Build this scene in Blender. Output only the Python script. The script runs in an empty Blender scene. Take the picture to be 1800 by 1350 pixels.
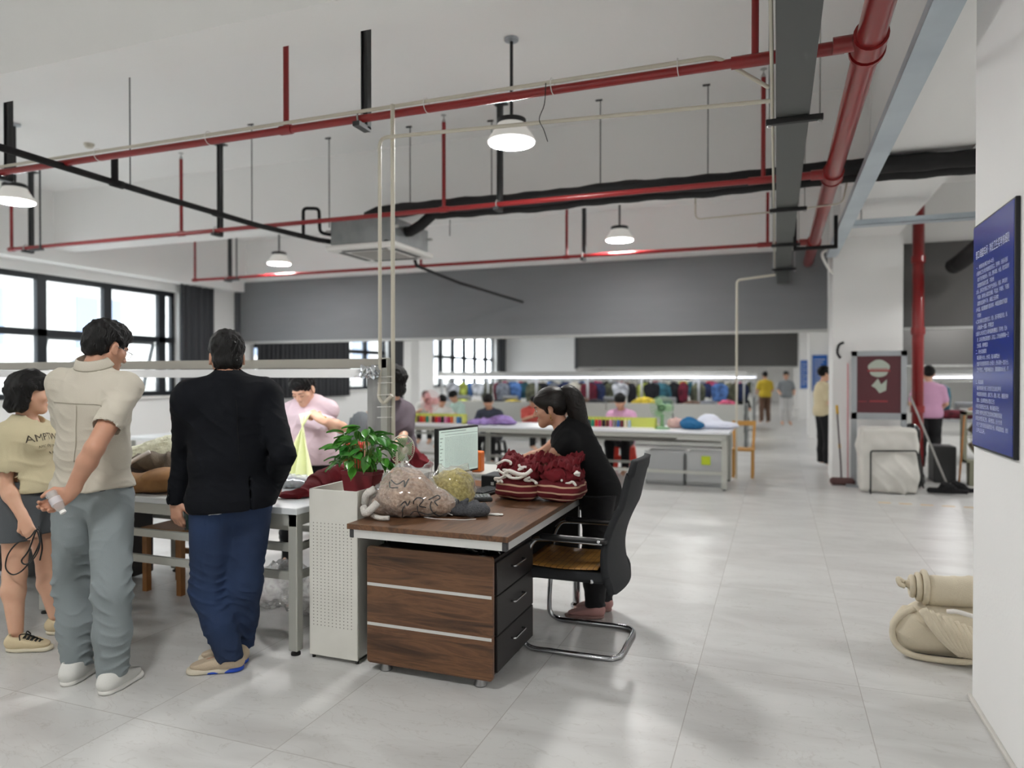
import bpy, math, random
import numpy as np
from mathutils import Vector, Matrix, noise as mnoise
random.seed(7)
PI = math.pi
SC = bpy.context.scene
COL = SC.collection
# ------------------------------------------------------------------ camera
EYE = np.array([0.0, 0.0, 1.5])
FPX = 1240.0
PITCH = math.atan((675 - 663) / FPX)
YAW = math.atan((1365 - 900) / FPX * math.cos(PITCH))
cd = bpy.data.cameras.new('camera')
cam = bpy.data.objects.new('camera', cd); COL.objects.link(cam)
cam.location = EYE
cam.rotation_euler = (PI / 2 - PITCH, 0, YAW)
cd.sensor_width = 36; cd.lens = FPX / 1800 * 36
cd.clip_start = 0.05; cd.clip_end = 300
cd.dof.use_dof = True; cd.dof.focus_distance = 3.5; cd.dof.aperture_fstop = 1.25
SC.camera = cam
SC.view_settings.view_transform = 'Standard'; SC.view_settings.look = 'None'
SC.view_settings.gamma = 1; SC.view_settings.use_curve_mapping = False
SC.view_settings.exposure = EXPO = 0.27
SC.cycles.use_denoising = True
SC.cycles.max_bounces = 12; SC.cycles.diffuse_bounces = 9; SC.cycles.glossy_bounces = 3
SC.cycles.transmission_bounces = 6; SC.cycles.transparent_max_bounces = 12
SC.cycles.sample_clamp_indirect = 8; SC.cycles.caustics_reflective = False; SC.cycles.caustics_refractive = False
# ------------------------------------------------------------------ daylight: bright overcast sky
W = bpy.data.worlds.new('sky'); SC.world = W; W.use_nodes = True
bg = W.node_tree.nodes['Background']; bg.inputs[0].default_value = (0.86, 0.93, 1.0, 1); bg.inputs[1].default_value = 10

def portal(y0, y1, z0, z1, x):
    l = bpy.data.lights.new('window_portal', 'AREA'); l.shape = 'RECTANGLE'; l.size = y1 - y0; l.size_y = z1 - z0
    l.cycles.is_portal = True
    o = bpy.data.objects.new('window_portal', l); COL.objects.link(o); o.location = (x, (y0 + y1) / 2, (z0 + z1) / 2)
    o.rotation_euler = (PI / 2, 0, -PI / 2)
for w in ((3.6, 10.6), (16.4, 18.5), (21.4, 27.2)): portal(*w, 1.15, 3.15, -11.05)
# ------------------------------------------------------------------ helpers
_d = np.array([-math.sin(YAW) * math.cos(PITCH), math.cos(YAW) * math.cos(PITCH), -math.sin(PITCH)])
_r = np.array([math.cos(YAW), math.sin(YAW), 0.0]); _u = np.cross(_r, _d)
def at(u, v, Y):
    """world point on the plane y = Y that was sighted in the photograph at (u, v)"""
    k = _d + _r * (u - 900) / FPX - _u * (v - 675) / FPX
    return EYE + k * (Y / k[1])
def atz(u, v, z):
    k = _d + _r * (u - 900) / FPX - _u * (v - 675) / FPX
    return EYE + k * ((z - 1.5) / k[2])

def lin(c):
    c = [x / 255 for x in c]
    return tuple(x / 12.92 if x <= .04045 else ((x + .055) / 1.055) ** 2.4 for x in c) + (1,)
_mats = {}
def M(name, col=(200, 200, 200), rough=.6, metal=0, mix=None, bump=None, spec=.5, alpha=1, trans=0, emit=0, sheen=0, coord='Object', coat=0, ior=1.45, sss=0):
    """mix = (second colour, noise scale, contrast[, stretch xyz]); bump = (scale, strength[, kind])"""
    if name in _mats: return _mats[name]
    m = bpy.data.materials.new(name); _mats[name] = m; m.use_nodes = True
    nt = m.node_tree; b = nt.nodes['Principled BSDF']; I = b.inputs
    I['Base Color'].default_value = lin(col); I['Roughness'].default_value = rough; I['Metallic'].default_value = metal
    I['Specular IOR Level'].default_value = spec; I['Alpha'].default_value = alpha; I['Transmission Weight'].default_value = trans
    I['IOR'].default_value = ior
    if sheen: I['Sheen Weight'].default_value = sheen
    if coat: I['Coat Weight'].default_value = coat; I['Coat Roughness'].default_value = .1
    if sss: I['Subsurface Weight'].default_value = sss; I['Subsurface Radius'].default_value = (.02, .008, .004)
    if emit: I['Emission Color'].default_value = lin(col); I['Emission Strength'].default_value = emit
    if mix or bump:
        tc = nt.nodes.new('ShaderNodeTexCoord')
    if mix:
        n = nt.nodes.new('ShaderNodeTexNoise'); n.inputs['Scale'].default_value = mix[1]; n.inputs['Detail'].default_value = 6
        mp = nt.nodes.new('ShaderNodeMapping'); nt.links.new(tc.outputs[coord], mp.inputs[0]); nt.links.new(mp.outputs[0], n.inputs[0])
        if len(mix) > 3: mp.inputs['Scale'].default_value = mix[3]
        r = nt.nodes.new('ShaderNodeValToRGB'); h = .5 / max(mix[2], .01) * .5
        r.color_ramp.elements[0].position = max(0, .5 - h); r.color_ramp.elements[1].position = min(1, .5 + h)
        r.color_ramp.elements[0].color = lin(col); r.color_ramp.elements[1].color = lin(mix[0])
        nt.links.new(n.outputs[0], r.inputs[0]); nt.links.new(r.outputs[0], I['Base Color'])
    if bump:
        if len(bump) > 2 and bump[2] == 'wave':
            n2 = nt.nodes.new('ShaderNodeTexWave'); n2.inputs['Scale'].default_value = bump[0]; n2.inputs['Distortion'].default_value = 2
            o = n2.outputs[1]
        else:
            n2 = nt.nodes.new('ShaderNodeTexNoise'); n2.inputs['Scale'].default_value = bump[0]; n2.inputs['Detail'].default_value = 5; o = n2.outputs[0]
        nt.links.new(tc.outputs[coord], n2.inputs[0])
        bp = nt.nodes.new('ShaderNodeBump'); bp.inputs['Strength'].default_value = bump[1]; bp.inputs['Distance'].default_value = .02
        nt.links.new(o, bp.inputs['Height']); nt.links.new(bp.outputs[0], I['Normal'])
    return m

def wloc(o):
    v = Vector((0, 0, 0))
    while o: v = v + Vector(o.location); o = o.parent
    return v
def link(name, me, mat, parent=None, smooth=False):
    if parent is not None:
        w = wloc(parent)
        if w.length > 0: me.transform(Matrix.Translation(-w))
    o = bpy.data.objects.new(name, me); COL.objects.link(o); o.parent = parent
    for mm in (mat if isinstance(mat, (list, tuple)) else [mat]): me.materials.append(mm)
    if smooth: me.shade_smooth()
    return o
def tag(o, label=None, cat=None, group=None, kind=None):
    if label: o['label'] = label
    if cat: o['category'] = cat
    if group: o['group'] = group
    if kind: o['kind'] = kind
    return o
def thing(name, label, cat, loc=(0, 0, 0), group=None):
    o = bpy.data.objects.new(name, None); COL.objects.link(o); o.location = [float(x) for x in loc]; o.empty_display_size = .1
    return tag(o, label, cat, group)
def clone(o, parent=None, loc=None, rz=None, label=None, mats=None):
    c = o.copy(); COL.objects.link(c)
    if parent is not None: c.parent = parent
    if loc is not None: c.location = loc
    if rz is not None: c.rotation_euler = (0, 0, rz)
    if label: c['label'] = label
    if mats and c.type == 'MESH':
        k = c.name.split('.')[0]
        if k in mats:
            c.material_slots[0].link = 'OBJECT'; c.material_slots[0].material = mats[k]
    for ch in list(o.children): clone(ch, c, mats=mats)
    return c

class MB:
    """collects boxes, tubes, lathes ... into one mesh"""
    def __init__(s): s.v = []; s.f = []; s.m = []; s.mi = 0
    def add(s, vs, fs):
        n = len(s.v); s.v += [tuple(map(float, p)) for p in vs]; s.f += [tuple(i + n for i in f) for f in fs]; s.m += [s.mi] * len(fs)
        return s
    def box(s, x0, x1, y0, y1, z0, z1, rz=0, bev=0, c=None, R=None):
        hx, hy, hz = abs(x1 - x0) / 2, abs(y1 - y0) / 2, abs(z1 - z0) / 2
        cx, cy, cz = (x0 + x1) / 2, (y0 + y1) / 2, (z0 + z1) / 2
        if bev:
            b = min(bev, hx * .9, hy * .9, hz * .9); vs = []; idx = {}
            for i in (-1, 1):
                for j in (-1, 1):
                    for k in (-1, 1):
                        for a in range(3):
                            p = [i * hx, j * hy, k * hz]
                            for q in range(3):
                                if q != a: p[q] -= (i, j, k)[q] * b
                            idx[(i, j, k, a)] = len(vs); vs.append(p)
            fs = []
            for a in range(3):
                o1, o2 = [q for q in range(3) if q != a]
                for sg in (-1, 1):
                    q = []
                    for s1, s2 in ((-1, -1), (1, -1), (1, 1), (-1, 1)):
                        t = [0, 0, 0]; t[a] = sg; t[o1] = s1; t[o2] = s2; q.append(idx[tuple(t) + (a,)])
                    fs.append(q if (sg > 0) == (a != 1) else q[::-1])
            for i in (-1, 1):
                for j in (-1, 1):
                    for k in (-1, 1): fs.append([idx[(i, j, k, a)] for a in range(3)])
            for a in range(3):
                o1, o2 = [q for q in range(3) if q != a]
                for s1 in (-1, 1):
                    for s2 in (-1, 1):
                        t0 = [0] * 3; t1 = [0] * 3; t0[a] = -1; t1[a] = 1
                        t0[o1] = t1[o1] = s1; t0[o2] = t1[o2] = s2
                        fs.append([idx[tuple(t0) + (o1,)], idx[tuple(t1) + (o1,)], idx[tuple(t1) + (o2,)], idx[tuple(t0) + (o2,)]])
        else:
            vs = [[i * hx, j * hy, k * hz] for k in (-1, 1) for j in (-1, 1) for i in (-1, 1)]
            fs = [(0, 2, 3, 1), (4, 5, 7, 6), (0, 1, 5, 4), (2, 6, 7, 3), (0, 4, 6, 2), (1, 3, 7, 5)]
        if R is None: R = Matrix.Rotation(rz, 3, 'Z')
        out = []
        for p in vs:
            q = R @ Vector(p); out.append((q.x + cx, q.y + cy, q.z + cz))
        return s.add(out, fs)
    def bar(s, a, b, w, h=None, up=(0, 0, 1)):
        h = h or w; a = Vector(a); b = Vector(b); d = (b - a).normalized(); U = Vector(up)
        x = d.cross(U)
        if x.length < 1e-4: x = d.cross(Vector((1, 0, 0)))
        x.normalize(); y = x.cross(d)
        vs = [p + x * i * w / 2 + y * j * h / 2 for p in (a, b) for i, j in ((-1, -1), (1, -1), (1, 1), (-1, 1))]
        return s.add(vs, [(0, 1, 2, 3), (7, 6, 5, 4), (0, 4, 5, 1), (1, 5, 6, 2), (2, 6, 7, 3), (3, 7, 4, 0)])
    def tube(s, pts, r, n=10, closed=False, cap=True, flat=1):
        pts = [Vector(p) for p in pts]; L = len(pts); rr = r if isinstance(r, (list, tuple)) else [r] * L
        vs = []; prev = None
        for i, p in enumerate(pts):
            if closed: t = pts[(i + 1) % L] - pts[i - 1]
            else: t = pts[min(i + 1, L - 1)] - pts[max(i - 1, 0)]
            t.normalize()
            if prev is None:
                x = t.cross(Vector((0, 0, 1)))
                if x.length < .05: x = t.cross(Vector((1, 0, 0)))
            else: x = prev - t * prev.dot(t)
            x.normalize(); y = t.cross(x); prev = x
            for k in range(n):
                a = 2 * PI * k / n; vs.append(p + x * math.cos(a) * rr[i] + y * math.sin(a) * rr[i] * flat)
        fs = []
        for i in range(L if closed else L - 1):
            j = (i + 1) % L
            for k in range(n):
                q = (k + 1) % n; fs.append((i * n + k, i * n + q, j * n + q, j * n + k))
        if cap and not closed: fs += [tuple(range(n))[::-1], tuple(range((L - 1) * n, L * n))]
        return s.add(vs, fs)
    def lathe(s, c, prof, n=24, R=None):
        """prof: (radius, height) pairs about a vertical axis through c"""
        vs = []; c = Vector(c)
        for r, z in prof:
            for k in range(n):
                a = 2 * PI * k / n; p = Vector((r * math.cos(a), r * math.sin(a), z))
                if R is not None: p = R @ p
                vs.append(c + p)
        fs = [(i * n + k, i * n + (k + 1) % n, (i + 1) * n + (k + 1) % n, (i + 1) * n + k) for i in range(len(prof) - 1) for k in range(n)]
        return s.add(vs, fs)
    def prism(s, poly, a, b, fn=None):
        """poly of (p, q) pairs swept from a to b; fn(p, q, t) gives the point"""
        n = len(poly); vs = [fn(p, q, t) for t in (a, b) for p, q in poly]
        return s.add(vs, [tuple(range(n))[::-1], tuple(range(n, 2 * n))] + [(i, (i + 1) % n, n + (i + 1) % n, n + i) for i in range(n)])
    def grid(s, fn, nu, nv, wrap=False):
        vs = [fn(i / (nu - (0 if wrap else 1)), j / (nv - 1)) for j in range(nv) for i in range(nu)]
        fs = [(j * nu + i, j * nu + (i + 1) % nu, (j + 1) * nu + (i + 1) % nu, (j + 1) * nu + i) for j in range(nv - 1) for i in range(nu if wrap else nu - 1)]
        return s.add(vs, fs)
    def build(s, name, mat, parent=None, smooth=False, solid=0, recalc=True):
        me = bpy.data.meshes.new(name); me.from_pydata(s.v, [], s.f)
        if any(s.m): me.polygons.foreach_set('material_index', s.m)
        if recalc:
            import bmesh
            bm = bmesh.new(); bm.from_mesh(me); bmesh.ops.recalc_face_normals(bm, faces=bm.faces); bm.to_mesh(me); bm.free()
        o = link(name, me, mat, parent)
        if smooth:
            me.shade_smooth()
            if smooth != 1:
                me.set_sharp_from_angle(angle=math.radians(smooth))
        if solid:
            md = o.modifiers.new('thick', 'SOLIDIFY'); md.thickness = solid; md.offset = 0
        return o
def smooth_path(pts, k=6):
    pts = [Vector(p) for p in pts]; P = [pts[0] * 2 - pts[1]] + pts + [pts[-1] * 2 - pts[-2]]; out = []
    for i in range(1, len(P) - 2):
        for j in range(k):
            t = j / k; a, b, c, d = P[i - 1:i + 3]
            out.append(.5 * (2 * b + (c - a) * t + (2 * a - 5 * b + 4 * c - d) * t * t + (3 * b - a - 3 * c + d) * t ** 3))
    out.append(pts[-1]); return out
def fillet(pts, r=.05, k=5):
    """polyline with rounded corners"""
    pts = [Vector(p) for p in pts]; out = [pts[0]]
    for i in range(1, len(pts) - 1):
        a = (pts[i - 1] - pts[i]); b = (pts[i + 1] - pts[i]); ra = min(r, a.length * .45, b.length * .45)
        p0 = pts[i] + a.normalized() * ra; p1 = pts[i] + b.normalized() * ra
        for j in range(k + 1):
            t = j / k; out.append(p0 * (1 - t) ** 2 + pts[i] * 2 * t * (1 - t) + p1 * t * t)
    out.append(pts[-1]); return out
def text_mesh(body, size, ext=0.0):
    c = bpy.data.curves.new('t', 'FONT'); c.body = body; c.size = size; c.resolution_u = 2; c.extrude = ext
    o = bpy.data.objects.new('t', c); COL.objects.link(o)
    me = bpy.data.meshes.new_from_object(o.evaluated_get(bpy.context.evaluated_depsgraph_get()))
    bpy.data.objects.remove(o); return me
# ------------------------------------------------------------------ the hall
CEIL, SOF = 4.38, 3.5
wallm = M('wall_paint', (236, 236, 235), .75, mix=((231, 231, 230), 1.5, .6), bump=(60, .05))
ceilm = M('ceiling_paint', (241, 241, 240), .85, mix=((237, 237, 236), .8, .6))
white = M('white_paint', (222, 221, 217), .5)
darkf = M('dark_window_metal', (46, 50, 54), .4, .3)
def floor_mat():
    m = M('floor_tiles', (188, 186, 180), .3); nt = m.node_tree; N = nt.nodes; L = nt.links; b = N['Principled BSDF']
    g = N.new('ShaderNodeNewGeometry'); sp = N.new('ShaderNodeSeparateXYZ'); L.new(g.outputs['Position'], sp.inputs[0])
    def mth(op, a, c=None):
        n = N.new('ShaderNodeMath'); n.operation = op
        for i, x in enumerate((a, c)):
            if x is None: continue
            if isinstance(x, (int, float)): n.inputs[i].default_value = x
            else: L.new(x, n.inputs[i])
        return n.outputs[0]
    def line(out, off, per, w):
        t = mth('DIVIDE', mth('ADD', out, 200 * per - off), per)
        fr = mth('FRACT', t); d = mth('MINIMUM', fr, mth('SUBTRACT', 1, fr))
        return mth('LESS_THAN', d, w / per), mth('FLOOR', t)
    lx, ix = line(sp.outputs[0], .38, .755, .0018); ly, iy = line(sp.outputs[1], 3.78, 1.47, .0018)
    ln = mth('MAXIMUM', lx, ly)
    wn = N.new('ShaderNodeTexWhiteNoise'); wn.noise_dimensions = '2D'
    cb = N.new('ShaderNodeCombineXYZ'); L.new(ix, cb.inputs[0]); L.new(iy, cb.inputs[1]); L.new(cb.outputs[0], wn.inputs['Vector'])
    ve = N.new('ShaderNodeVectorMath'); ve.operation = 'MULTIPLY_ADD'; L.new(wn.outputs['Color'], ve.inputs[0]); ve.inputs[1].default_value = (9, 9, 9); L.new(g.outputs['Position'], ve.inputs[2])
    mp = N.new('ShaderNodeMapping'); mp.inputs['Rotation'].default_value = (0, 0, .6); mp.inputs['Scale'].default_value = (1, 2.6, 1); L.new(ve.outputs[0], mp.inputs[0])
    n1 = N.new('ShaderNodeTexNoise'); n1.inputs['Scale'].default_value = 1.1; n1.inputs['Detail'].default_value = 8; n1.inputs['Distortion'].default_value = 1.2; L.new(mp.outputs[0], n1.inputs[0])
    r1 = N.new('ShaderNodeValToRGB'); e = r1.color_ramp.elements
    e[0].position = .3; e[0].color = lin((182, 181, 179)); e[1].position = .6; e[1].color = lin((199, 199, 197)); L.new(n1.outputs[0], r1.inputs[0])
    n2 = N.new('ShaderNodeTexNoise'); n2.inputs['Scale'].default_value = 2.2; n2.inputs['Detail'].default_value = 9; n2.inputs['Distortion'].default_value = 2.5; L.new(mp.outputs[0], n2.inputs[0])
    ab = mth('ABSOLUTE', mth('SUBTRACT', n2.outputs[0], .5)); vein = mth('MULTIPLY', mth('LESS_THAN', ab, .007), .22)
    mx = N.new('ShaderNodeMix'); mx.data_type = 'RGBA'; L.new(vein, mx.inputs[0]); L.new(r1.outputs[0], mx.inputs[6]); mx.inputs[7].default_value = lin((140, 132, 124))
    m2 = N.new('ShaderNodeMix'); m2.data_type = 'RGBA'; L.new(mth('MULTIPLY', ln, .6), m2.inputs[0]); L.new(mx.outputs[2], m2.inputs[6]); m2.inputs[7].default_value = lin((120, 112, 104))
    L.new(m2.outputs[2], b.inputs['Base Color'])
    n3 = N.new('ShaderNodeTexNoise'); n3.inputs['Scale'].default_value = 3; n3.inputs['Detail'].default_value = 4
    rr = N.new('ShaderNodeMapRange'); rr.inputs[3].default_value = .24; rr.inputs[4].default_value = .4; L.new(n3.outputs[0], rr.inputs[0]); L.new(rr.outputs[0], b.inputs['Roughness'])
    return m
def struct(name, mb, mat, smooth=False):
    o = mb.build(name, mat, smooth=smooth); o['kind'] = 'structure'; return o
XL, XR, YB, YF = -10.9, 12.0, -5.0, 46.0
struct('floor', MB().box(XL - .3, XR + .2, YB - .2, YF + .2, -.2, 0), floor_mat())
struct('ceiling', MB().box(XL - .3, XR + .2, YB - .2, YF + .2, CEIL, CEIL + .2), ceilm)
wn = [(3.6, 10.6), (12.7, 18.5), (21.4, 27.2)]
Z0, Z1 = 1.15, 3.15
mb = MB(); y = YB
for a, b in wn:
    mb.box(XL - .3, XL, y, a, 0, CEIL); mb.box(XL - .3, XL, a, b, 0, Z0); mb.box(XL - .3, XL, a, b, Z1, CEIL); y = b
mb.box(XL - .3, XL, y, YF, 0, CEIL); struct('wall_left', mb, wallm)
struct('wall_right', MB().box(XR, XR + .2, YB, YF, 0, CEIL), wallm)
struct('wall_far', MB().box(XL, XR, YF, YF + .2, 0, CEIL), wallm)
struct('wall_near', MB().box(XL, XR, YB - .2, YB, 0, CEIL), wallm)
for y0, y1 in ((3.2, 3.53), (7.8, 8.13), (12.05, 12.4), (16.3, 16.65), (20.2, 20.55), (28.2, 28.6), (-1.4, -1.07)):
    struct('beam', MB().box(XL, XR, y0, y1, SOF, CEIL), ceilm)
struct('beam', MB().box(.86, 1.6, YB, YF, SOF + .002, CEIL), ceilm)
struct('beam', MB().box(XL, XL + .35, YB, YF, SOF - .2, CEIL), ceilm)
for y0, y1 in ((2.95, 3.82), (11.2, 12.0), (19.2, 20.0), (27.2, 28.0), (35.2, 36)):
    x0 = .86 if y0 < 5 else .76
    struct('column', MB().box(x0, 1.66, y0, y1, 0, CEIL), wallm)
struct('column', MB().box(XL, XL + .3, 19.9, 20.9, 0, CEIL), wallm)
struct('wall_partition', MB().box(XL, -7.75, 28.05, 28.3, 0, CEIL), wallm)
skirt = M('skirting_white', (206, 204, 199), .45, mix=((192, 189, 183), 6, .8))
struct('baseboard_pillar', MB().box(.842, .86, 2.93, 3.838, 0, .02, bev=.004).box(.86, 1.66, 3.82, 3.838, 0, .02, bev=.004), skirt)
# windows
glass = M('window_glass', (225, 235, 238), .05, spec=.5, alpha=.12)
def window(n, a, b, mull, transom=2.21, sashes=()):
    x = XL - .16; w = .07; mb = MB()
    mb.box(x - .04, x + .04, a, b, Z0, Z0 + .09).box(x - .04, x + .04, a, b, Z1 - .09, Z1)
    for yy in (a, b - .07): mb.box(x - .04, x + .04, yy, yy + .07, Z0, Z1)
    for yy, ww in mull: mb.box(x - .04, x + .05, yy, yy + ww, Z0, Z1)
    mb.box(x - .04, x + .05, a, b, transom - .05, transom + .06)
    t = bpy.data.objects.new('window_%d' % n, None); COL.objects.link(t); t['kind'] = 'structure'; t.location = (x, (a + b) / 2, Z0)
    mb.build('window_frame', darkf, t)
    MB().box(x - .01, x - .004, a, b, Z0, Z1).build('window_pane', glass, t)
    MB().box(XL - .1, XL + .06, a - .03, b + .03, Z0 - .04, Z0).build('window_sill', white, t)
    for y0, y1, z0, z1, ang in sashes:      # awning sashes pushed open at the foot
        m2 = MB(); dx = -math.sin(ang) * (z1 - z0); dz = math.cos(ang) * (z1 - z0)
        for ya in (y0, y1): m2.bar((x - .05, ya, z1), (x - .05 + dx, ya, z1 - dz), .05)
        m2.bar((x - .05 + dx, y0, z1 - dz), (x - .05 + dx, y1, z1 - dz), .05)
        m2.bar((x - .05, y0, z1), (x - .05, y1, z1), .05); m2.build('opening_sash', darkf, t)
window(1, 3.6, 10.6, [(y, .16) for y in (4.3, 5.5, 6.68, 7.86, 9.05, 10.22)], sashes=((8.08, 9.0, 1.24, 2.14, .3), (9.27, 10.18, 1.24, 2.14, .3)))
window(2, 12.7, 18.5, [(y, .12) for y in (13.8, 15, 16.2, 17.4)])
window(3, 21.4, 27.2, [(y, .22) for y in (22.2, 23.2, 24.2, 25.2, 26.3)])
# curtains: pleated cloth hanging beside the windows
curt = M('charcoal_curtain', (58, 60, 64), .9, sheen=.2)
def curtain(y0, y1, z0, z1, label, x=XL + .12, fold=.16):
    def fn(u, v):
        y = y0 + (y1 - y0) * u; ph = (y - y0) / fold * 2 * PI
        return (x + .035 * math.sin(ph) + .01 * math.sin(ph * .37 + v * 2), y + .01 * math.sin(ph * .5 + v), z0 + (z1 - z0) * v)
    o = MB().grid(fn, max(12, int((y1 - y0) / fold * 8)), 8).build('curtain', curt, None, 1, solid=.006, recalc=False)
    return tag(o, label, 'curtain')
curtain(10.5, 11.35, .75, 3.31, 'charcoal curtain bunched at the end of the long near window')
curtain(12.65, 16.3, 1.0, 3.31, 'long charcoal curtain drawn across the window behind the grey shutter')
curtain(18.3, 19.2, .6, 3.31, 'charcoal curtain hanging far behind the table post')
curtain(27.2, 28.0, .6, 3.31, 'charcoal curtain beside the far small-paned window')
# the building across the yard
fac = M('facade_render', (170, 169, 164), .8, mix=((156, 154, 148), 2, 1)); fwin = M('facade_glass', (104, 114, 130), .5, spec=.2)
t = thing('building', 'white rendered building with paired windows seen across the yard through the left window', 'building', (-19, 10, -6))
MB().box(-25, -19, -10, 40, -6, 9).build('wall', fac, t)
MB().box(-19, -18.3, -10, 40, 1.35, 1.5).box(-19, -18.3, -10, 40, 4.9, 5.1).build('ledge', fac, t)
for yy in np.arange(-6.6, 36, 3.55):
    for zz in (-1.6, 2.35, 6):
        for dy in (0, .8):
            MB().box(-19.02, -18.96, yy + dy, yy + dy + .7, zz, zz + 1.5).build('window', fwin, t)
acm = M('outdoor_unit_paint', (214, 212, 204), .6)
for q, (yy, zz) in enumerate(((14.35, 1.5), (7.0, -2.6), (26.5, 1.5))):
    if q: c = clone(ou, loc=(-18.55, yy, zz), label='boxy outdoor unit on the building outside, ' + ('low down near the left window', 'farthest away along the ledge')[q - 1]); continue
    ou = thing('outdoor_unit', 'boxy outdoor unit on the ledge of the building outside, seen over the shirted man', 'air conditioner', (-18.55, yy, zz), 'outdoor units on the building across the yard')
    MB().box(-18.75, -18.4, yy - .4, yy + .4, zz, zz + .62, bev=.02).build('casing', acm, ou)
    MB().lathe((-18.4, yy - .08, zz + .31), [(.26, 0), (.26, .02), (.2, .02), (.2, 0), (.12, 0), (.12, .02), (.02, .03)], 20, Matrix.Rotation(PI / 2, 3, 'Y')).build('fan_grille', M('grille_grey', (120, 120, 118), .6), ou)
gr = MB().box(-40, XL - .3, -30, 60, -6.3, -6); struct('ground', gr, M('yard_concrete', (170, 168, 162), .9))
# grey fire-shutter curtains under the beams
shut = M('grey_shutter_cloth', (120, 122, 125), .65, mix=((114, 116, 119), 1.2, .8, (1, 1, 6)))
shut2 = M('dark_shutter_cloth', (92, 91, 90), .8); alu = M('pale_aluminium', (176, 177, 175), .4, .35)
def shutter(x0, x1, y, z0, z1, label, m):
    t = thing('fire_shutter', label, 'shutter', ((x0 + x1) / 2, y, z0))
    MB().box(x0, x1, y - .012, y + .012, z0 + .05, z1).build('curtain_sheet', m, t)
    MB().box(x0, x1, y - .03, y + .03, z0, z0 + .05, bev=.008).build('bottom_rail', alu, t)
    MB().box(x0 - .02, x0 + .1, y - .06, y + .06, z0 - .02, z1).build('guide_rail', M('guide_dark', (70, 72, 76), .5), t)
shutter(-10.76, .74, 12.02, 2.2, SOF, 'wide grey fire shutter half lowered across the hall left of the far column', shut)
shutter(1.68, 10, 12.02, 2.2, SOF, 'grey fire shutter half lowered right of the column with the poster stand', shut2)
shutter(-7.75, .74, 28.1, 1.86, SOF, 'dark fire shutter lowered in the far part of the hall above the corridor', shut2)
shutter(1.7, 10, 20.1, 1.75, SOF, 'dark fire shutter lowered behind the drum fan on the right side', shut2)
# ------------------------------------------------------------------ services under the ceiling
red = M('fire_pipe_red', (136, 26, 29), .32, coat=.3); redm = M('main_pipe_red', (140, 32, 33), .28, coat=.4)
blk = M('black_foam', (26, 26, 28), .75, mix=((18, 18, 19), 12, 1)); dgr = M('dark_grey_steel', (62, 64, 65), .5, .2)
HP = 3.3
MX = .46
t = thing('fire_main_pipe', 'thick glossy red fire main running along the hall under the ceiling', 'pipe', (MX, 6, HP))
MB().tube([(MX, -4.9, HP), (MX, 12.0, HP)], .072, 20).build('pipe', redm, t, 40)
for y in (4.22, 6.85, 10.2): 
    MB().tube([(MX, y - .08, HP), (MX, y + .08, HP)], .088, 20).tube([(MX - .18, y, HP), (MX, y, HP)], .045, 14).tube([(MX, y + .1, HP), (MX, y + .13, HP)], .095, 20).build('branch_saddle', redm, t, 40)
def branch(y, x0, risers, endr, label):
    t = thing('sprinkler_pipe', label, 'pipe', (x0, y, HP), 'red sprinkler branch pipes')
    pts = [(MX - .1, y, HP), (x0, y, HP)]
    MB().tube(pts, .027, 12).build('pipe', red, t, 40)
    MB().tube([(-.25, y, HP), (MX - .12, y, HP)], .036, 12).build('reducer', red, t, 40)
    for x in risers + ([x0] if endr else []):
        MB().tube([(x, y, HP), (x, y, CEIL - .15)], .021, 10).tube([(x - .05, y, HP), (x + .05, y, HP)], .034, 10).build('riser', red, t, 40)
        MB().lathe((x, y, CEIL - .15), [(.022, 0), (.015, .03), (.006, .04), (.006, .07), (.03, .075), (.03, .08), (0, .08)], 10).build('sprinkler_head', alu, t, 40)
branch(4.25, -9.8, [-3.35, -6.6, -.12], False, 'nearest red sprinkler branch pipe with a cream conduit strapped along it')
branch(6.85, -10.1, [-7.0, -3.35, -.12], True, 'middle red sprinkler branch pipe passing in front of the ceiling cassette unit')
branch(10.2, -10.1, [-5.4, -2.95, -.12], True, 'farthest red sprinkler branch pipe along the top of the wide grey shutter')
# channel-steel hangers of the sprinkler pipes
def hanger(x, y, off, lab, w=.055):
    t = thing('pipe_hanger', lab, 'hanger', (x, y, HP), 'dark steel hangers of the red pipes')
    mb = MB().box(x - w / 2, x - w / 2 + .006, y + off - .025, y + off + .025, HP - .05, CEIL).box(x - w / 2, x + w / 2, y + off - .004 , y + off + .002, HP - .05, CEIL).box(x + w / 2 - .006, x + w / 2, y + off - .025, y + off + .025, HP - .05, CEIL)
    mb.build('upright', dgr, t)
    MB().box(x - w / 2, x + w / 2, y - .06, y + off + .02, HP - .065, HP - .033).build('foot', dgr, t)
    MB().box(x - .07, x + .07, y + off - .06, y + off + .06, CEIL - .012, CEIL - .001).build('anchor_plate', dgr, t)
    MB().tube([(x, y + .045 * math.cos(a), HP + .045 * math.sin(a)) for a in np.linspace(0, 2 * PI, 13)[:-1]], .006, 6, closed=True).build('u_bolt', alu, t, 1)
hanger(-2.72, 4.25, .07, 'dark steel hanger holding the nearest red pipe above the man in the black blazer')
hanger(-6.4, 4.25, .07, 'dark steel hanger holding the nearest red pipe at the far left')
hanger(-6.45, 6.85, .07, 'dark steel hanger holding the middle red pipe where the black drain pipe crosses it')
hanger(-2.73, 6.85, .07, 'dark steel hanger holding the middle red pipe in front of the black insulated ducts')
hanger(-2.7, 10.2, .07, 'dark steel hanger holding the farthest red pipe near the far pendant lamp')
hanger(-9.8, 6.85, .07, 'dark steel hanger at the left end of the middle red pipe')
hanger(-9.35, 10.2, .07, 'dark steel hanger at the left end of the farthest red pipe')
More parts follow.
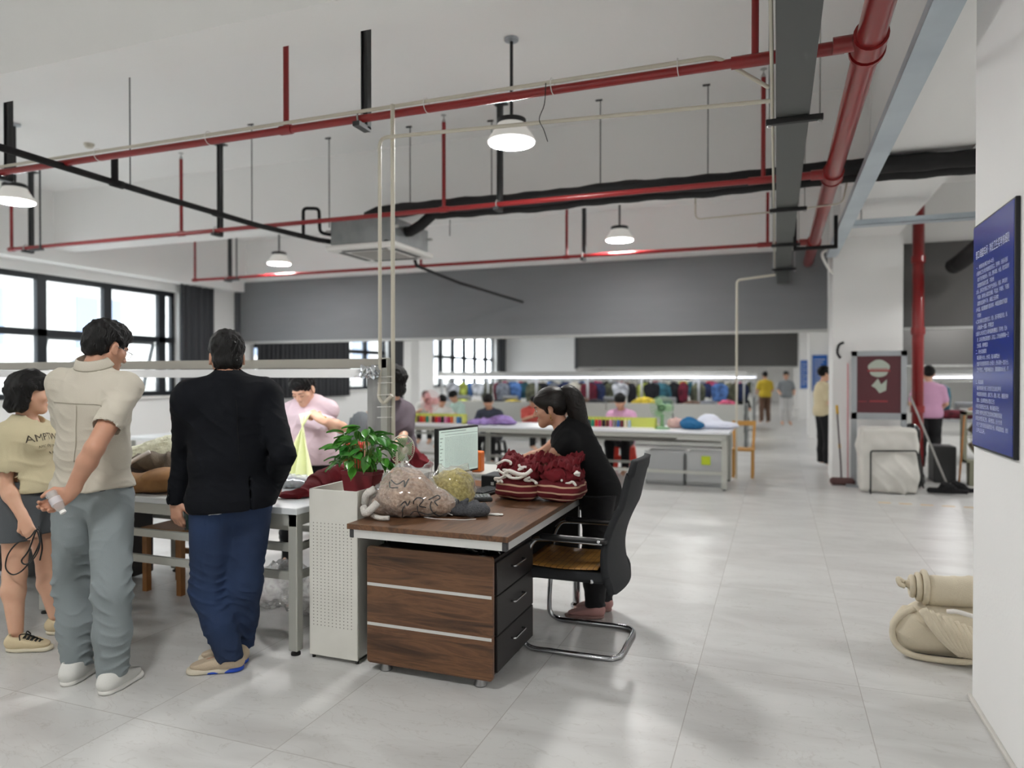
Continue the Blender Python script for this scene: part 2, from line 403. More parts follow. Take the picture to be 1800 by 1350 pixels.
for x, y, l in ((-9.47, 6.85, 'middle'), (-9.1, 10.2, 'farthest')):
    tag(MB().tube([(x, y - .04, HP - .05), (x, y - .04, CEIL)], .012, 8).box(x - .2, x + .05, y - .06, y - .02, HP - .06, HP - .035).build('hanger_rod', dgr, None, 40), 'thin grey hanger rod beside the left end of the %s red pipe' % l, 'rod')
# insulated refrigerant / chilled water pipes
t = thing('insulated_pipe', 'pair of thick black foam-insulated pipes running across the hall behind the middle red pipe', 'pipe', (-1, 7.2, 3.4))
def wob(x0, x1, y, z, n=60, r=.075):
    P = []; R = []
    for i in range(n + 1):
        x = x0 + (x1 - x0) * i / n; P.append((x, y + .006 * math.sin(x * 5), z + .008 * math.sin(x * 3.1))); R.append(r + .005 * math.sin(x * 17) + .004 * math.sin(x * 7.3))
    return P, R
P, Rr = wob(-4.2, 1.72, 7.12, 3.405); q = [(1.95, 7.12, 3.44), (2.05, 7.12, 3.75), (2.05, 7.12, 4.37)]
MB().tube([(-4.2, 7.25, 3.16), (-4.38, 7.2, 3.18), (-4.5, 7.15, 3.28), (-4.45, 7.12, 3.37), (-4.33, 7.12, 3.405)] + P + q, [.07] * 5 + Rr + [.075] * 3, 14).build('pipe', blk, t, 1)
P, Rr = wob(-3.85, 1.72, 7.28, 3.376)
MB().tube([(-4.15, 7.38, 3.22), (-4.0, 7.3, 3.2), (-3.85, 7.28, 3.26), (-3.7, 7.28, 3.37)] + P[2:] + [(2.0, 7.28, 3.42), (2.12, 7.28, 3.7), (2.12, 7.28, 4.37)], [.06] * 4 + Rr[2:] + [.075] * 3, 14).build('pipe', blk, t, 1)
MB().tube([(-4.18, 7.2, 3.2), (-4.18, 7.1, 3.02)], .07, 12).build('drop', blk, t, 1)
def rod(x, y, z0, label, r=.006):
    o = MB().tube([(x, y, z0), (x, y, CEIL)], r, 6).box(x - .05, x + .02, y - .012, y + .012, CEIL - .012, CEIL - .001).build('hanger_rod', dgr, None, 40)
    return tag(o, label, 'rod')
for x, y, z, l in ((-1.72, 7.2, 3.47, 'second from the right above the black insulated pipes'), (-.64, 7.2, 3.47, 'right end above the black insulated pipes beside the cable trunking'), (-3.95, 7.2, 3.4, 'above the bend of the black insulated pipes'),
                   (-3.0, 7.35, 3.45, 'behind the big pendant lamp'), (-5.05, 7.2, 3.3, 'left front corner of the ceiling cassette'), (-5.0, 8.15, 3.3, 'left rear corner of the ceiling cassette'), (-3.9, 8.15, 3.3, 'right rear corner of the ceiling cassette'),
                   (-5.62, 4.9, 3.28, 'above the black drain pipe near the front'), (-5.6, 6.5, 3.28, 'above the black drain pipe near the middle red pipe'), (.55, 5.1, 3.36, 'beside the red fire main')):
    rod(x, y, z, 'thin hanger rod at the %s' % l if not l.startswith(('above', 'behind', 'beside')) else 'thin hanger rod %s' % l)
# ceiling cassette air conditioner
t = thing('air_conditioner', 'grey metal ceiling cassette air conditioner with white louvred panel', 'air conditioner', (-4.5, 7.6, 3.0))
galv = M('galvanised_casing', (128, 132, 133), .45, .35, mix=((146, 150, 151), 5, 1.5)); pan = M('cassette_white', (214, 213, 209), .4)
MB().box(-4.93, -4.08, 7.05, 7.9, 3.05, 3.33, bev=.01).build('casing', galv, t)
MB().box(-4.98, -4.03, 7.0, 7.95, 2.985, 3.045, bev=.015).build('panel', pan, t)
MB().box(-4.76, -4.25, 7.22, 7.73, 2.975, 2.99, bev=.004).build('intake_grille', M('intake_grey', (176, 173, 168), .6, bump=(90, .6, 'wave')), t)
for a in range(4):
    R = Matrix.Rotation(a * PI / 2, 3, 'Z'); c = R @ Vector((0, -.36, 0)); hx, hy = (.3, .035) if a % 2 == 0 else (.035, .3)
    MB().box(-4.505 + c.x - hx, -4.505 + c.x + hx, 7.475 + c.y - hy, 7.475 + c.y + hy, 2.979, 2.99, bev=.004).build('air_vane', M('vane_dark', (74, 74, 74), .5), t)
for dx, dy in ((-.45, -.42), (.45, -.42), (-.45, .42), (.45, .42)):
    MB().box(-4.505 + dx - .03, -4.505 + dx + .03, 7.475 + dy - .02, 7.475 + dy + .02, 3.2, 3.23).build('lifting_lug', alu, t)
# black drain pipe sloping past the cassette
t = thing('drain_pipe', 'black foam-covered drain pipe running from the front left to the cassette', 'pipe', (-5.55, 6, 3.2))
MB().tube([(-5.62, -2, 3.3), (-5.62, 3.3, 3.28), (-5.6, 5.2, 3.25), (-5.45, 6.4, 3.2), (-5.1, 7.06, 3.13), (-4.93, 7.3, 3.12)], .03, 12).build('pipe', blk, t, 1)
for p in ((-5.61, 4.75, 3.255), (-5.53, 5.9, 3.225), (-5.62, 3.4, 3.28)):
    MB().tube([(p[0], p[1] - .06, p[2]), (p[0], p[1] + .06, p[2])], .037, 12).build('joint_sleeve', blk, t, 1)
MB().tube([(-5.6, 4.72, 3.26), (-5.6, 4.72, 3.48)], .03, 10).build('vent_stub', blk, t, 1)
MB().tube(fillet([(-5.2, 6.9, 3.15), (-5.2, 6.9, 3.48), (-5.04, 6.98, 3.48), (-5.04, 7.0, 3.2), (-4.92, 7.1, 3.18)], .05), .02, 10).build('lift_loop', blk, t, 1)
t = tag(MB().tube([(-4.3, 7.9, 3.07), (-4.3, 8.0, 2.92), (-4.35, 9.4, 2.88), (-4.3, 12.02, 2.86)], .022, 8).build('drain_hose', blk, None, 1), 'black drain hose sloping from behind the cassette to the wide grey shutter', 'pipe')
# cable trunking
t = thing('cable_trunking', 'dark grey cable trunking running along the hall beside the red fire main', 'trunking', (.09, 6, 3.2))
trm = M('trunking_grey', (84, 87, 86), .45, .1)
MB().box(-.01, .19, -4.9, 12.0, 3.16, 3.27, bev=.004).build('duct', trm, t)
for y in (4.85, 7.42, 9.4, 11.5):
    MB().box(-.07, .27, y - .02, y + .02, 3.12, 3.155, bev=.003).build('cross_bracket', M('bracket_black', (30, 31, 32), .5), t)
    for x in (-.05, .25): MB().tube([(x, y, 3.11), (x, y, CEIL)], .006, 6).lathe((x, y, 3.105), [(0, 0), (.014, 0), (.014, .012), (0, .012)], 6).build('threaded_rod', alu, t)
MB().box(0, .18, 11.9, 12.0, 2.98, 3.16).build('end_box', trm, t)
# cream plastic conduits
pvc = M('cream_conduit', (196, 191, 176), .45)
def conduit(pts, label, r=.012, name='conduit', fl=.06, grp='cream plastic conduits'):
    return tag(MB().tube(fillet(pts, fl), r, 10).build(name, pvc, None, 40), label, 'conduit', grp)
PX = -2.39
conduit([(-9.7, 4.21, 3.335), (PX, 4.21, 3.335), (-.33, 4.21, 3.335), (-.05, 4.42, 3.2)], 'long cream conduit strapped on top of the nearest red pipe')
conduit([(-2.42, 4.17, .98), (-2.42, 4.17, 3.33)], 'right-hand of two cream conduits dropping down the table post', r=.0145)
conduit([(-2.4, 4.12, 1.38), (-2.46, 4.12, 1.32), (-2.5, 4.12, 1.36), (-2.49, 4.12, 1.5), (-2.49, 4.12, 3.1), (-.04, 4.42, 3.12)], 'lower cream conduit crossing below the nearest red pipe and dropping to the table', r=.0125)
conduit([(-.03, -4, 3.2), (-.03, 11.9, 3.2)], 'cream conduit fixed along the left side of the cable trunking', r=.01)
conduit([(-.55, 10.9, 0), (-.55, 10.9, 2.93), (-.02, 10.9, 2.98)], 'cream conduit drop standing at the end of the far white table', r=.016)
conduit([(-.8, 7.6, 3.4), (-.8, 7.6, 3.15), (.15, 7.6, 3.17), (.6, 7.6, 3.2), (.64, 7.6, 3.42)], 'thin cream conduit looping below the black insulated pipes', r=.008)
for i, x in enumerate((-6.9, -5.2, -4.05, -2.2, -1.32, -.55)):
    tag(MB().tube([(x + .008 * s, 4.235 + .05 * math.cos(a), 3.317 + .05 * math.sin(a)) for s, a in [(k / 12, k / 12 * 2 * PI) for k in range(12)]], .003, 5, closed=True).build('cable_tie', white, None, 1), 'white cable tie on the nearest red pipe, %s' % ('above the woman at the left edge', 'above the man in beige', 'left of the red riser', 'by the two cream conduit drops', 'beside the big pendant lamp', 'near the cable trunking')[i], 'cable tie', 'cable ties on the nearest red pipe')
tag(MB().tube(smooth_path([(-1.35, 4.2, 3.33), (-1.36, 4.2, 3.2), (-1.4, 4.22, 3.12), (-1.38, 4.25, 3.06), (-1.37, 4.3, 3.0)]), .003, 5).build('wire', blk, None, 1), 'loose black wire hanging from the nearest red pipe', 'wire')
# galvanised steel channel with cross member
ste = M('galvanised_channel', (196, 208, 216), .35, .15, mix=((178, 190, 200), 2, 1.2))
t = thing('steel_channel', 'pale galvanised steel channel running along the hall beside the columns', 'rail', (.76, 6, 3.3))
MB().box(.665, .67, -4.9, 11.15, 3.225, 3.288).box(.805, .81, -4.9, 11.15, 3.225, 3.288).box(.665, .81, -4.9, 11.15, 3.223, 3.229).build('channel', ste, t)
MB().box(.81, 8, 8.9, 9.05, 3.225, 3.231).box(.81, 8, 8.9, 8.905, 3.225, 3.288).box(.81, 8, 9.045, 9.05, 3.225, 3.288).build('cross_member', ste, t)
MB().tube([(.9, 8.97, 3.23), (.9, 8.97, CEIL)], .008, 6).tube([(.74, 4.0, 3.23), (.74, 4.0, CEIL)], .008, 6).build('hanging_rod', alu, t)
t = thing('insulated_pipe', 'pair of black insulated pipes ending above the red riser on the right side', 'pipe', (2.4, 9, 3.2))
for x in (2.35, 2.75): MB().tube([(x, 5.5, 3.28), (x, 8, 3.22), (x, 11.2, 3.08), (x - .03, 11.45, 3.06)], .11, 14).build('pipe', blk, t, 1)
t = thing('fire_riser', 'red vertical fire riser standing right of the poster column', 'pipe', (1.86, 11.3, 0))
MB().tube([(1.86, 11.3, .0), (1.86, 11.3, CEIL)], .075, 18).build('pipe', red, t, 1)
for z in (1.0, 2.1, 3.1): MB().tube([(1.86, 11.3, z), (1.86, 11.3, z + .1)], .09, 18).build('coupling', red, t, 40)
# black bracket around the main, white flex drop, detector
tag(MB().box(.18, .22, 9.0, 9.05, 3.02, 3.38).box(.62, .66, 9.0, 9.05, 3.02, 3.38).box(.18, .66, 9.0, 9.05, 3.0, 3.04).build('pipe_bracket', blk, None), 'black square bracket hanging around the red fire main', 'bracket')
tag(MB().tube(smooth_path([(.72, 10.9, 3.31), (.6, 10.9, 3.25), (.66, 11, 3.1), (.75, 11.19, 3.0)]), .02, 8).build('flexible_hose', white, None, 1), 'white flexible hose curving down above the far column', 'hose')
def detector(x, y, label):
    t = thing('smoke_detector', label, 'smoke detector', (x, y, CEIL))
    MB().lathe((x, y, CEIL), [(.06, 0), (.06, -.02), (.05, -.022)], 20).build('base', pvc, t, 40)
    MB().lathe((x, y, CEIL), [(.05, -.022), (.045, -.045), (.02, -.055), (0, -.055)], 20).build('sensor_head', pvc, t, 40)
detector(-7.96, 6.35, 'round cream smoke detector on the ceiling above the left window')
# pendant lamps
shade = M('lamp_shade_white', (214, 212, 206), .45, emit=.28); lampb = M('lamp_black', (34, 34, 36), .45); glow = M('lamp_diffuser', (255, 253, 248), .5, emit=9)
def lamp(x, y, label=None, first=None):
    if first is None:
        t = thing('pendant_lamp', label, 'lamp', (0, 0, 0), 'white cone pendant lamps on black rods')
        MB().lathe((0, 0, CEIL), [(.0, -.001), (.06, -.001), (.06, -.02), (.02, -.03), (0, -.03)], 20).build('ceiling_mount', M('mount_steel', (170, 178, 184), .3, .6), t, 40)
        MB().tube([(0, 0, 3.69), (0, 0, CEIL - .02)], .014, 10).build('rod', lampb, t, 40)
        MB().lathe((0, 0, 3.5), [(.03, .205), (.1, .2), (.125, .19), (.125, .165), (.12, .15)], 32).build('cap', lampb, t, 40)
        MB().lathe((0, 0, 3.5), [(.118, .155), (.135, .12), (.19, .035), (.207, .005), (.207, 0), (.2, 0), (.18, .035), (.125, .12)], 40).build('shade', shade, t, 40)
        MB().lathe((0, 0, 3.5), [(.0, .012), (.198, .012), (.198, .004), (.15, .0), (0, -.004)], 40).build('diffuser', glow, t, 40)
        t.location = (x, y, 0)
    else: t = clone(first, loc=(x, y, 0), label=label)
    l = bpy.data.lights.new('lamp_light', 'AREA'); l.shape = 'DISK'; l.size = .38; l.energy = LAMP * (1.7 if (-3 < x < 0 and 5 < y < 6) else .95); l.color = (1, .99, .97)
    o = bpy.data.objects.new('lamp_light', l); COL.objects.link(o); o.location = (x, y, 3.49); o.visible_camera = True
    return t
LAMP = 48
lamp1 = lamp(-2.12, 5.64, 'white pendant lamp in front of the red pipe, the largest and nearest in view')
LROW = {-3.6: 'behind the camera', 1.0: 'just behind the camera', 5.6: 'level with the nearest pendant lamp', 10.2: 'just before the grey fire shutter', 14.8: 'over the first lit row', 19.2: 'beyond the first lit row', 24: 'beyond the second lit row', 31: 'over the fourth lit row', 38: 'at the far end of the hall'}
for x, y, l in ((-8.12, 5.55, 'white pendant lamp at the left edge above the near window'), (-8.2, 10.2, 'white pendant lamp left of the ceiling cassette near the wide grey shutter'), (-2.15, 10.2, 'white pendant lamp hanging just above the right half of the wide grey shutter')):
    lamp(x, y, l, lamp1)
for y in (-3.6, 1.0, 5.6, 10.2, 14.8, 19.2, 24, 31, 38):
    for x in (-8.0, -2.12, 3.9, 9.6):
        if (x < 0 and 4 < y < 12): continue
        lamp(x, y, 'white pendant lamp %s, %s' % (LROW[y], {-8.0: 'next the windows', -2.12: 'left of the trunking', 3.9: 'just right of the columns', 9.6: 'by the right wall'}[x]), lamp1)
# ------------------------------------------------------------------ smooth implicit bodies, meshed by surface nets
def V3(*a): return np.array(a if len(a) == 3 else a[0], float)
def nz(v): v = np.asarray(v, float); return v / (np.linalg.norm(v) + 1e-12)
def frame(up, right):
    u = nz(up); r = nz(np.asarray(right, float) - u * np.dot(right, u)); return np.array([r, np.cross(u, r), u])   # rows: right, forward, up
def heading(deg):
    a = math.radians(deg); return V3(math.cos(a), math.sin(a), 0)
class F:
    def __init__(s, k=.03): s.ops = []; s.k = k; s.disp = None; s.lo = []; s.hi = []
    def _b(s, pts, r): s.lo.append(np.min(pts, 0) - r); s.hi.append(np.max(pts, 0) + r)
    def rc(s, a, b, ra, rb=None, k=None, mode='+', flat=None):
        a, b = V3(a), V3(b); rb = ra if rb is None else rb; ba = b - a; l2 = max(ba @ ba, 1e-9)
        def f(P):
            pa = P - a
            if flat is not None:
                n, sc = flat; c = pa @ n; t0 = np.clip((pa @ ba) / l2, 0, 1); q = c - t0 * (ba @ n); pa = pa + np.outer(q * (1 / sc - 1), n)
            t = np.clip((pa @ ba) / l2, 0, 1)
            return (np.linalg.norm(pa - t[:, None] * ba, axis=1) - (ra + (rb - ra) * t)) * (1 if flat is None else min(1, flat[1] + .15))
        if mode == '+': s._b([a, b], max(ra, rb) * 1.05)
        s.ops.append((f, s.k if k is None else k, mode)); return s
    def el(s, c, rad, ax=None, k=None, mode='+'):
        c = V3(c); rad = V3(rad); A = np.eye(3) if ax is None else np.array(ax)
        def f(P):
            q = (P - c) @ A.T; k0 = np.linalg.norm(q / rad, axis=1); k1 = np.linalg.norm(q / rad ** 2, axis=1)
            return k0 * (k0 - 1) / np.maximum(k1, 1e-6)
        if mode == '+': s._b([c], (np.abs(A.T) @ rad))
        s.ops.append((f, s.k if k is None else k, mode)); return s
    def bx(s, c, half, ax=None, r=.01, k=None, mode='+'):
        c = V3(c); h = V3(half) - r; A = np.eye(3) if ax is None else np.array(ax)
        def f(P):
            q = np.abs((P - c) @ A.T) - h
            return np.linalg.norm(np.maximum(q, 0), axis=1) + np.minimum(q.max(1), 0) - r
        if mode == '+': s._b([c], np.abs(A.T) @ V3(half))
        s.ops.append((f, s.k if k is None else k, mode)); return s
    def cut(s, o, n, k=.004):
        """removes the side the normal points to"""
        o = V3(o); n = nz(n); s.ops.append((lambda P: (P - o) @ n, k, '&')); return s
    def ev(s, P):
        d = None
        for f, k, m in s.ops:
            e = f(P)
            if d is None: d = e; continue
            if m == '+': h = np.maximum(k - np.abs(d - e), 0) / max(k, 1e-9); d = np.minimum(d, e) - h * h * k * .25
            else:
                if m == '-': e = -e
                h = np.maximum(k - np.abs(d - e), 0) / max(k, 1e-9); d = np.maximum(d, e) + h * h * k * .25
        if s.disp is not None: d = d + s.disp(P)
        return d
    def mesh(s, vox, name, mat, parent=None, pad=.02, smooth=1, post=None):
        lo = np.min(s.lo, 0) - pad; hi = np.max(s.hi, 0) + pad
        B = 6; n = np.ceil((hi - lo) / vox / B).astype(int) * B + B
        cs = np.stack(np.meshgrid(*[np.arange(m // B) for m in n], indexing='ij'), -1).reshape(-1, 3)
        ctr = lo + (cs + .5) * B * vox
        act = cs[np.abs(s.ev(ctr)) < B * vox * 1.15 + .012]
        G = np.full(n + 1, 1.0, np.float32); off = np.stack(np.meshgrid(*[np.arange(B + 1)] * 3, indexing='ij'), -1).reshape(-1, 3)
        # sign fill for the inactive blocks
        dc = s.ev(ctr).reshape(*(n // B)); ins = np.argwhere(dc < 0)
        Gb = np.repeat(np.repeat(np.repeat(dc, B, 0), B, 1), B, 2); G[:-1, :-1, :-1] = np.where(Gb < 0, -1, 1)
        mk = np.zeros(n + 1, bool)
        for o in off: mk[tuple((act * B + o).T)] = True
        idx = np.argwhere(mk); val = np.empty(len(idx), np.float32)
        for i in range(0, len(idx), 400000): val[i:i + 400000] = s.ev(lo + idx[i:i + 400000] * vox)
        G[mk] = val; S = G < 0
        c = [S[a:a + S.shape[0] - 1 if a == 0 else None, b:b + S.shape[1] - 1 if b == 0 else None, d:d + S.shape[2] - 1 if d == 0 else None] for a in (0, 1) for b in (0, 1) for d in (0, 1)]
        cnt = sum(x.astype(np.int8) for x in c); cell = np.argwhere((cnt > 0) & (cnt < 8))
        ID = np.full(cnt.shape, -1, np.int64); ID[tuple(cell.T)] = np.arange(len(cell))
        C8 = np.array([(a, b, d) for a in (0, 1) for b in (0, 1) for d in (0, 1)])
        vals = np.stack([G[tuple((cell + q).T)] for q in C8], 1); acc = np.zeros((len(cell), 3)); num = np.zeros(len(cell))
        for i in range(8):
            for j in range(i + 1, 8):
                if np.abs(C8[i] - C8[j]).sum() != 1: continue
                m = (vals[:, i] < 0) != (vals[:, j] < 0); t = vals[m, i] / (vals[m, i] - vals[m, j])
                acc[m] += C8[i] + t[:, None] * (C8[j] - C8[i]); num[m] += 1
        vs = lo + (cell + acc / num[:, None]) * vox; quads = []
        for ax in range(3):
            o1, o2 = [(1, 2), (2, 0), (0, 1)][ax]; a = [slice(None)] * 3; b = [slice(None)] * 3; a[ax] = slice(0, -1); b[ax] = slice(1, None)
            for x in (o1, o2): a[x] = slice(1, -1); b[x] = slice(1, -1)
            s0 = S[tuple(a)]; s1 = S[tuple(b)]; e = np.argwhere(s0 != s1)
            if not len(e): continue
            fl = s0[tuple(e.T)]; e[:, o1] += 1; e[:, o2] += 1; e1 = np.zeros(3, int); e1[o1] = 1; e2 = np.zeros(3, int); e2[o2] = 1
            q = np.stack([ID[tuple((e - e1 - e2).T)], ID[tuple((e - e2).T)], ID[tuple(e.T)], ID[tuple((e - e1).T)]], 1)
            q[~fl] = q[~fl][:, ::-1]; quads.append(q)
        q = np.concatenate(quads); q = q[(q >= 0).all(1)]
        if post is not None: vs = post(vs)
        me = bpy.data.meshes.new(name); me.vertices.add(len(vs)); me.vertices.foreach_set('co', vs.astype(np.float32).ravel())
        me.loops.add(q.size); me.loops.foreach_set('vertex_index', q.astype(np.int32).ravel()); me.polygons.add(len(q))
        me.polygons.foreach_set('loop_start', np.arange(0, q.size, 4, dtype=np.int32)); me.update(calc_edges=True)
        return link(name, me, mat, parent, smooth)
def folds(amp, freq, axis=(0, 0, 1), seed=0, sharp=1.0):
    """soft cloth creases running roughly across `axis`"""
    rs = np.random.RandomState(seed); a = nz(axis); o = rs.rand(6) * 6; b = nz(np.cross(a, rs.rand(3) + .1)); c = np.cross(a, b)
    def f(P):
        x, y, z = P @ a, P @ b, P @ c
        w = 1.3 * np.sin(y * freq * .55 + o[0]) + 1.0 * np.sin(z * freq * .45 + o[1]) + .8 * np.sin((x + y) * freq * .3 + o[2])
        g = np.sin(x * freq + w + o[3]); h = np.sin(y * freq * .5 + np.sin(z * freq * .6 + o[4]) * 1.5 + x * freq * .25)
        r = 1 - np.abs(g)
        return -amp * (r ** (1 + sharp) - .35) * (.45 + .55 * h)
    return f
def lumps(amp, freq, seed=0):
    rs = np.random.RandomState(seed); o = rs.rand(9) * 6
    def f(P):
        x, y, z = P[:, 0] * freq, P[:, 1] * freq, P[:, 2] * freq
        return -amp * (np.sin(x + 1.4 * np.sin(y * .8 + o[0]) + o[1]) * np.sin(y + 1.3 * np.sin(z * .9 + o[2]) + o[3]) + .6 * np.sin(z * 1.3 + 1.2 * np.sin(x * 1.1 + o[4])) * np.sin(x * .7 + y * 1.7 + o[5]))
    return f
def addf(*fs): return lambda P: sum(f(P) for f in fs)
# ------------------------------------------------------------------ people
skin = M('skin', (186, 142, 118), .5, mix=((174, 126, 103), 9, .8), sss=.08)
skin_p = M('skin_pale', (214, 172, 146), .5, mix=((204, 156, 130), 9, .8), sss=.08)
hairm = M('black_hair', (6, 5, 5), .55, bump=(70, .3, 'wave'), spec=.35); hairb = M('dark_brown_hair', (17, 11, 8), .45, bump=(70, .35, 'wave'), spec=.4)
eyem = M('eye_white', (225, 220, 214), .25); iris = M('eye_dark', (22, 15, 12), .2); lipm = M('lip', (160, 88, 80), .4)
def hand(f, w, d, n, side, curl=(.35, .4, .3), s=1.0, spread=.0, thumb=.3, fcurl=None):
    """d towards the fingers, n out of the palm; side picks the thumb's side"""
    d = nz(d); n = nz(n - d * np.dot(n, d)); t = np.cross(d, n) * side; w = V3(w)
    f.rc(w - d * .03, w + d * .03, .026 * s, .03 * s, k=.02, flat=(n, .62))
    for i, (off, L) in enumerate(((.029, .95), (.0105, 1.05), (-.009, .98), (-.027, .78))):
        kn = w + (d * (.088 - .006 * abs(i - 1)) + t * off) * s
        f.rc(w + (d * .02 + t * off * .6) * s, kn, .015 * s, .0118 * s, k=.014)
        dd = nz(d + t * spread * (1.5 - i)); ang = 0; p = kn; cl = fcurl[i] if fcurl else curl
        for q, (l, r) in enumerate(((.043, .0098), (.027, .0088), (.022, .0078))):
            ang += cl[q]; v = dd * math.cos(ang) + n * math.sin(ang); e = p + v * l * L * s
            f.rc(p, e, (r + .0006) * s, r * s, k=.004); p = e
    b = w + (d * .022 + t * .026) * s; v = nz(d * .62 + t * .7 + n * .25); p = b + v * .042 * s; f.rc(b, p, .0155 * s, .0125 * s, k=.014)
    v2 = nz(d * .85 + t * (.45 - thumb) + n * (.2 + thumb)); q = p + v2 * .032 * s; f.rc(p, q, .0118 * s, .0105 * s, k=.005)
    v3 = nz(v2 - t * thumb * .5 + n * .1); f.rc(q, q + v3 * .025 * s, .0105 * s, .009 * s, k=.004)
def head(f, c, A, s=1.0, face=True):
    """A rows: right, forward, up"""
    L = lambda x, y, z: V3(c) + (A[0] * x + A[1] * y + A[2] * z) * s
    f.el(L(0, -.018, .035), V3(.076, .094, .086) * s, A, k=.02)
    f.el(L(0, .035, -.03), V3(.06, .058, .083) * s, A, k=.03)
    for q in (-1, 1):
        f.rc(L(.05 * q, .0, -.045), L(.012 * q, .072, -.095), .022 * s, .018 * s, k=.03)
        f.el(L(.045 * q, .058, -.022), V3(.022, .02, .018) * s, A, k=.03)
    f.rc(L(0, .074, -.098), L(0, .078, -.094), .018 * s, k=.02)
    if face:
        f.rc(L(-.034, .08, .024), L(.034, .08, .024), .012 * s, k=.02)
        f.rc(L(0, .093, .008), L(0, .113, -.03), .007 * s, .012 * s, k=.012)
        for q in (-1, 1): f.el(L(.013 * q, .102, -.034), V3(.008, .01, .007) * s, A, k=.006)
        for q in (-1, 1): f.el(L(.032 * q, .098, .0), V3(.018, .014, .011) * s, A, k=.016, mode='-')
        for q in (-1, 1): f.el(L(.032 * q, .078, .0), V3(.016, .012, .012) * s, A, k=.006)
        f.el(L(0, .09, -.06), V3(.023, .014, .006) * s, A, k=.005).el(L(0, .089, -.069), V3(.02, .014, .0065) * s, A, k=.005)
        f.el(L(0, .107, -.0645), V3(.022, .006, .0018) * s, A, k=.003, mode='-')
    for q in (-1, 1):
        f.el(L(.081 * q, -.006, -.008), V3(.009, .019, .032) * s, A, k=.008).el(L(.084 * q, .004, -.034), V3(.006, .009, .01) * s, A, k=.006)
        f.el(L(.092 * q, .0, -.004), V3(.008, .011, .02) * s, A, k=.004, mode='-')
def eyes(c, A, parent, s=1.0, closed=0):
    L = lambda x, y, z: V3(c) + (A[0] * x + A[1] * y + A[2] * z) * s
    for q in (-1, 1):
        if closed:
            MB().tube([L(.018 * q, .094, -.004), L(.032 * q, .0965, -.009), L(.046 * q, .088, -.005)], .0018, 5).build('eyelash', hairm, parent, 1); MB().tube([L(.014 * q, .0975, .019), L(.03 * q, .096, .024), L(.05 * q, .081, .02)], .0028, 6, flat=.4).build('eyebrow', hairm, parent, 1); continue
        e = F(); e.el(L(.032 * q, .083, -.001), V3(.013, .0095, .0075) * s, A); o = e.mesh(.003 * s, 'eye', eyem, parent, pad=.006)
        i = F(); i.el(L(.032 * q, .0905, -.003), V3(.0055, .0035, .0055) * s, A); i.mesh(.0018, 'iris', iris, o, pad=.004)
        b = MB(); b.tube([L(.014 * q, .0965, .02), L(.03 * q, .094, .026), L(.05 * q, .08, .022)], .0035 * s, 6, flat=.5); b.build('eyebrow', hairm, parent, 1)
def short_hair(c, A, parent, mat, s=1.0, nape=-.055, mess=.004, seed=1, fringe=.05):
    L = lambda x, y, z: V3(c) + (A[0] * x + A[1] * y + A[2] * z) * s
    h = F(.02); h.el(L(0, -.022, .045), V3(.087, .104, .095) * s, A); h.el(L(0, .02, .085), V3(.07, .085, .05) * s, A, k=.03)
    h.el(L(0, -.05, -.02 + (nape + .055)), V3(.07, .062, .06) * s, A, k=.03); h.cut(L(0, .098, fringe), A[1] * .75 - A[2] * .66, .012)
    h.cut(L(0, -.05, nape - .015), -A[2] + A[1] * .25, .008)
    for q in (-1, 1):
        h.bx(L(.085 * q, .03, -.052), V3(.05, .045, .058) * s, A, r=.012, k=.008, mode='-')
        h.el(L(.085 * q, -.004, -.012), V3(.03, .026, .04) * s, A, k=.006, mode='-')
    h.disp = addf(lumps(mess, 95, seed), folds(mess * .7, 130, A[0], seed))
    return h.mesh(.004, 'hair', mat, parent)
def limb(f, pts, rad, k=.035, flat=None):
    for i in range(len(pts) - 1): f.rc(pts[i], pts[i + 1], rad[i], rad[i + 1], k=k, flat=flat)
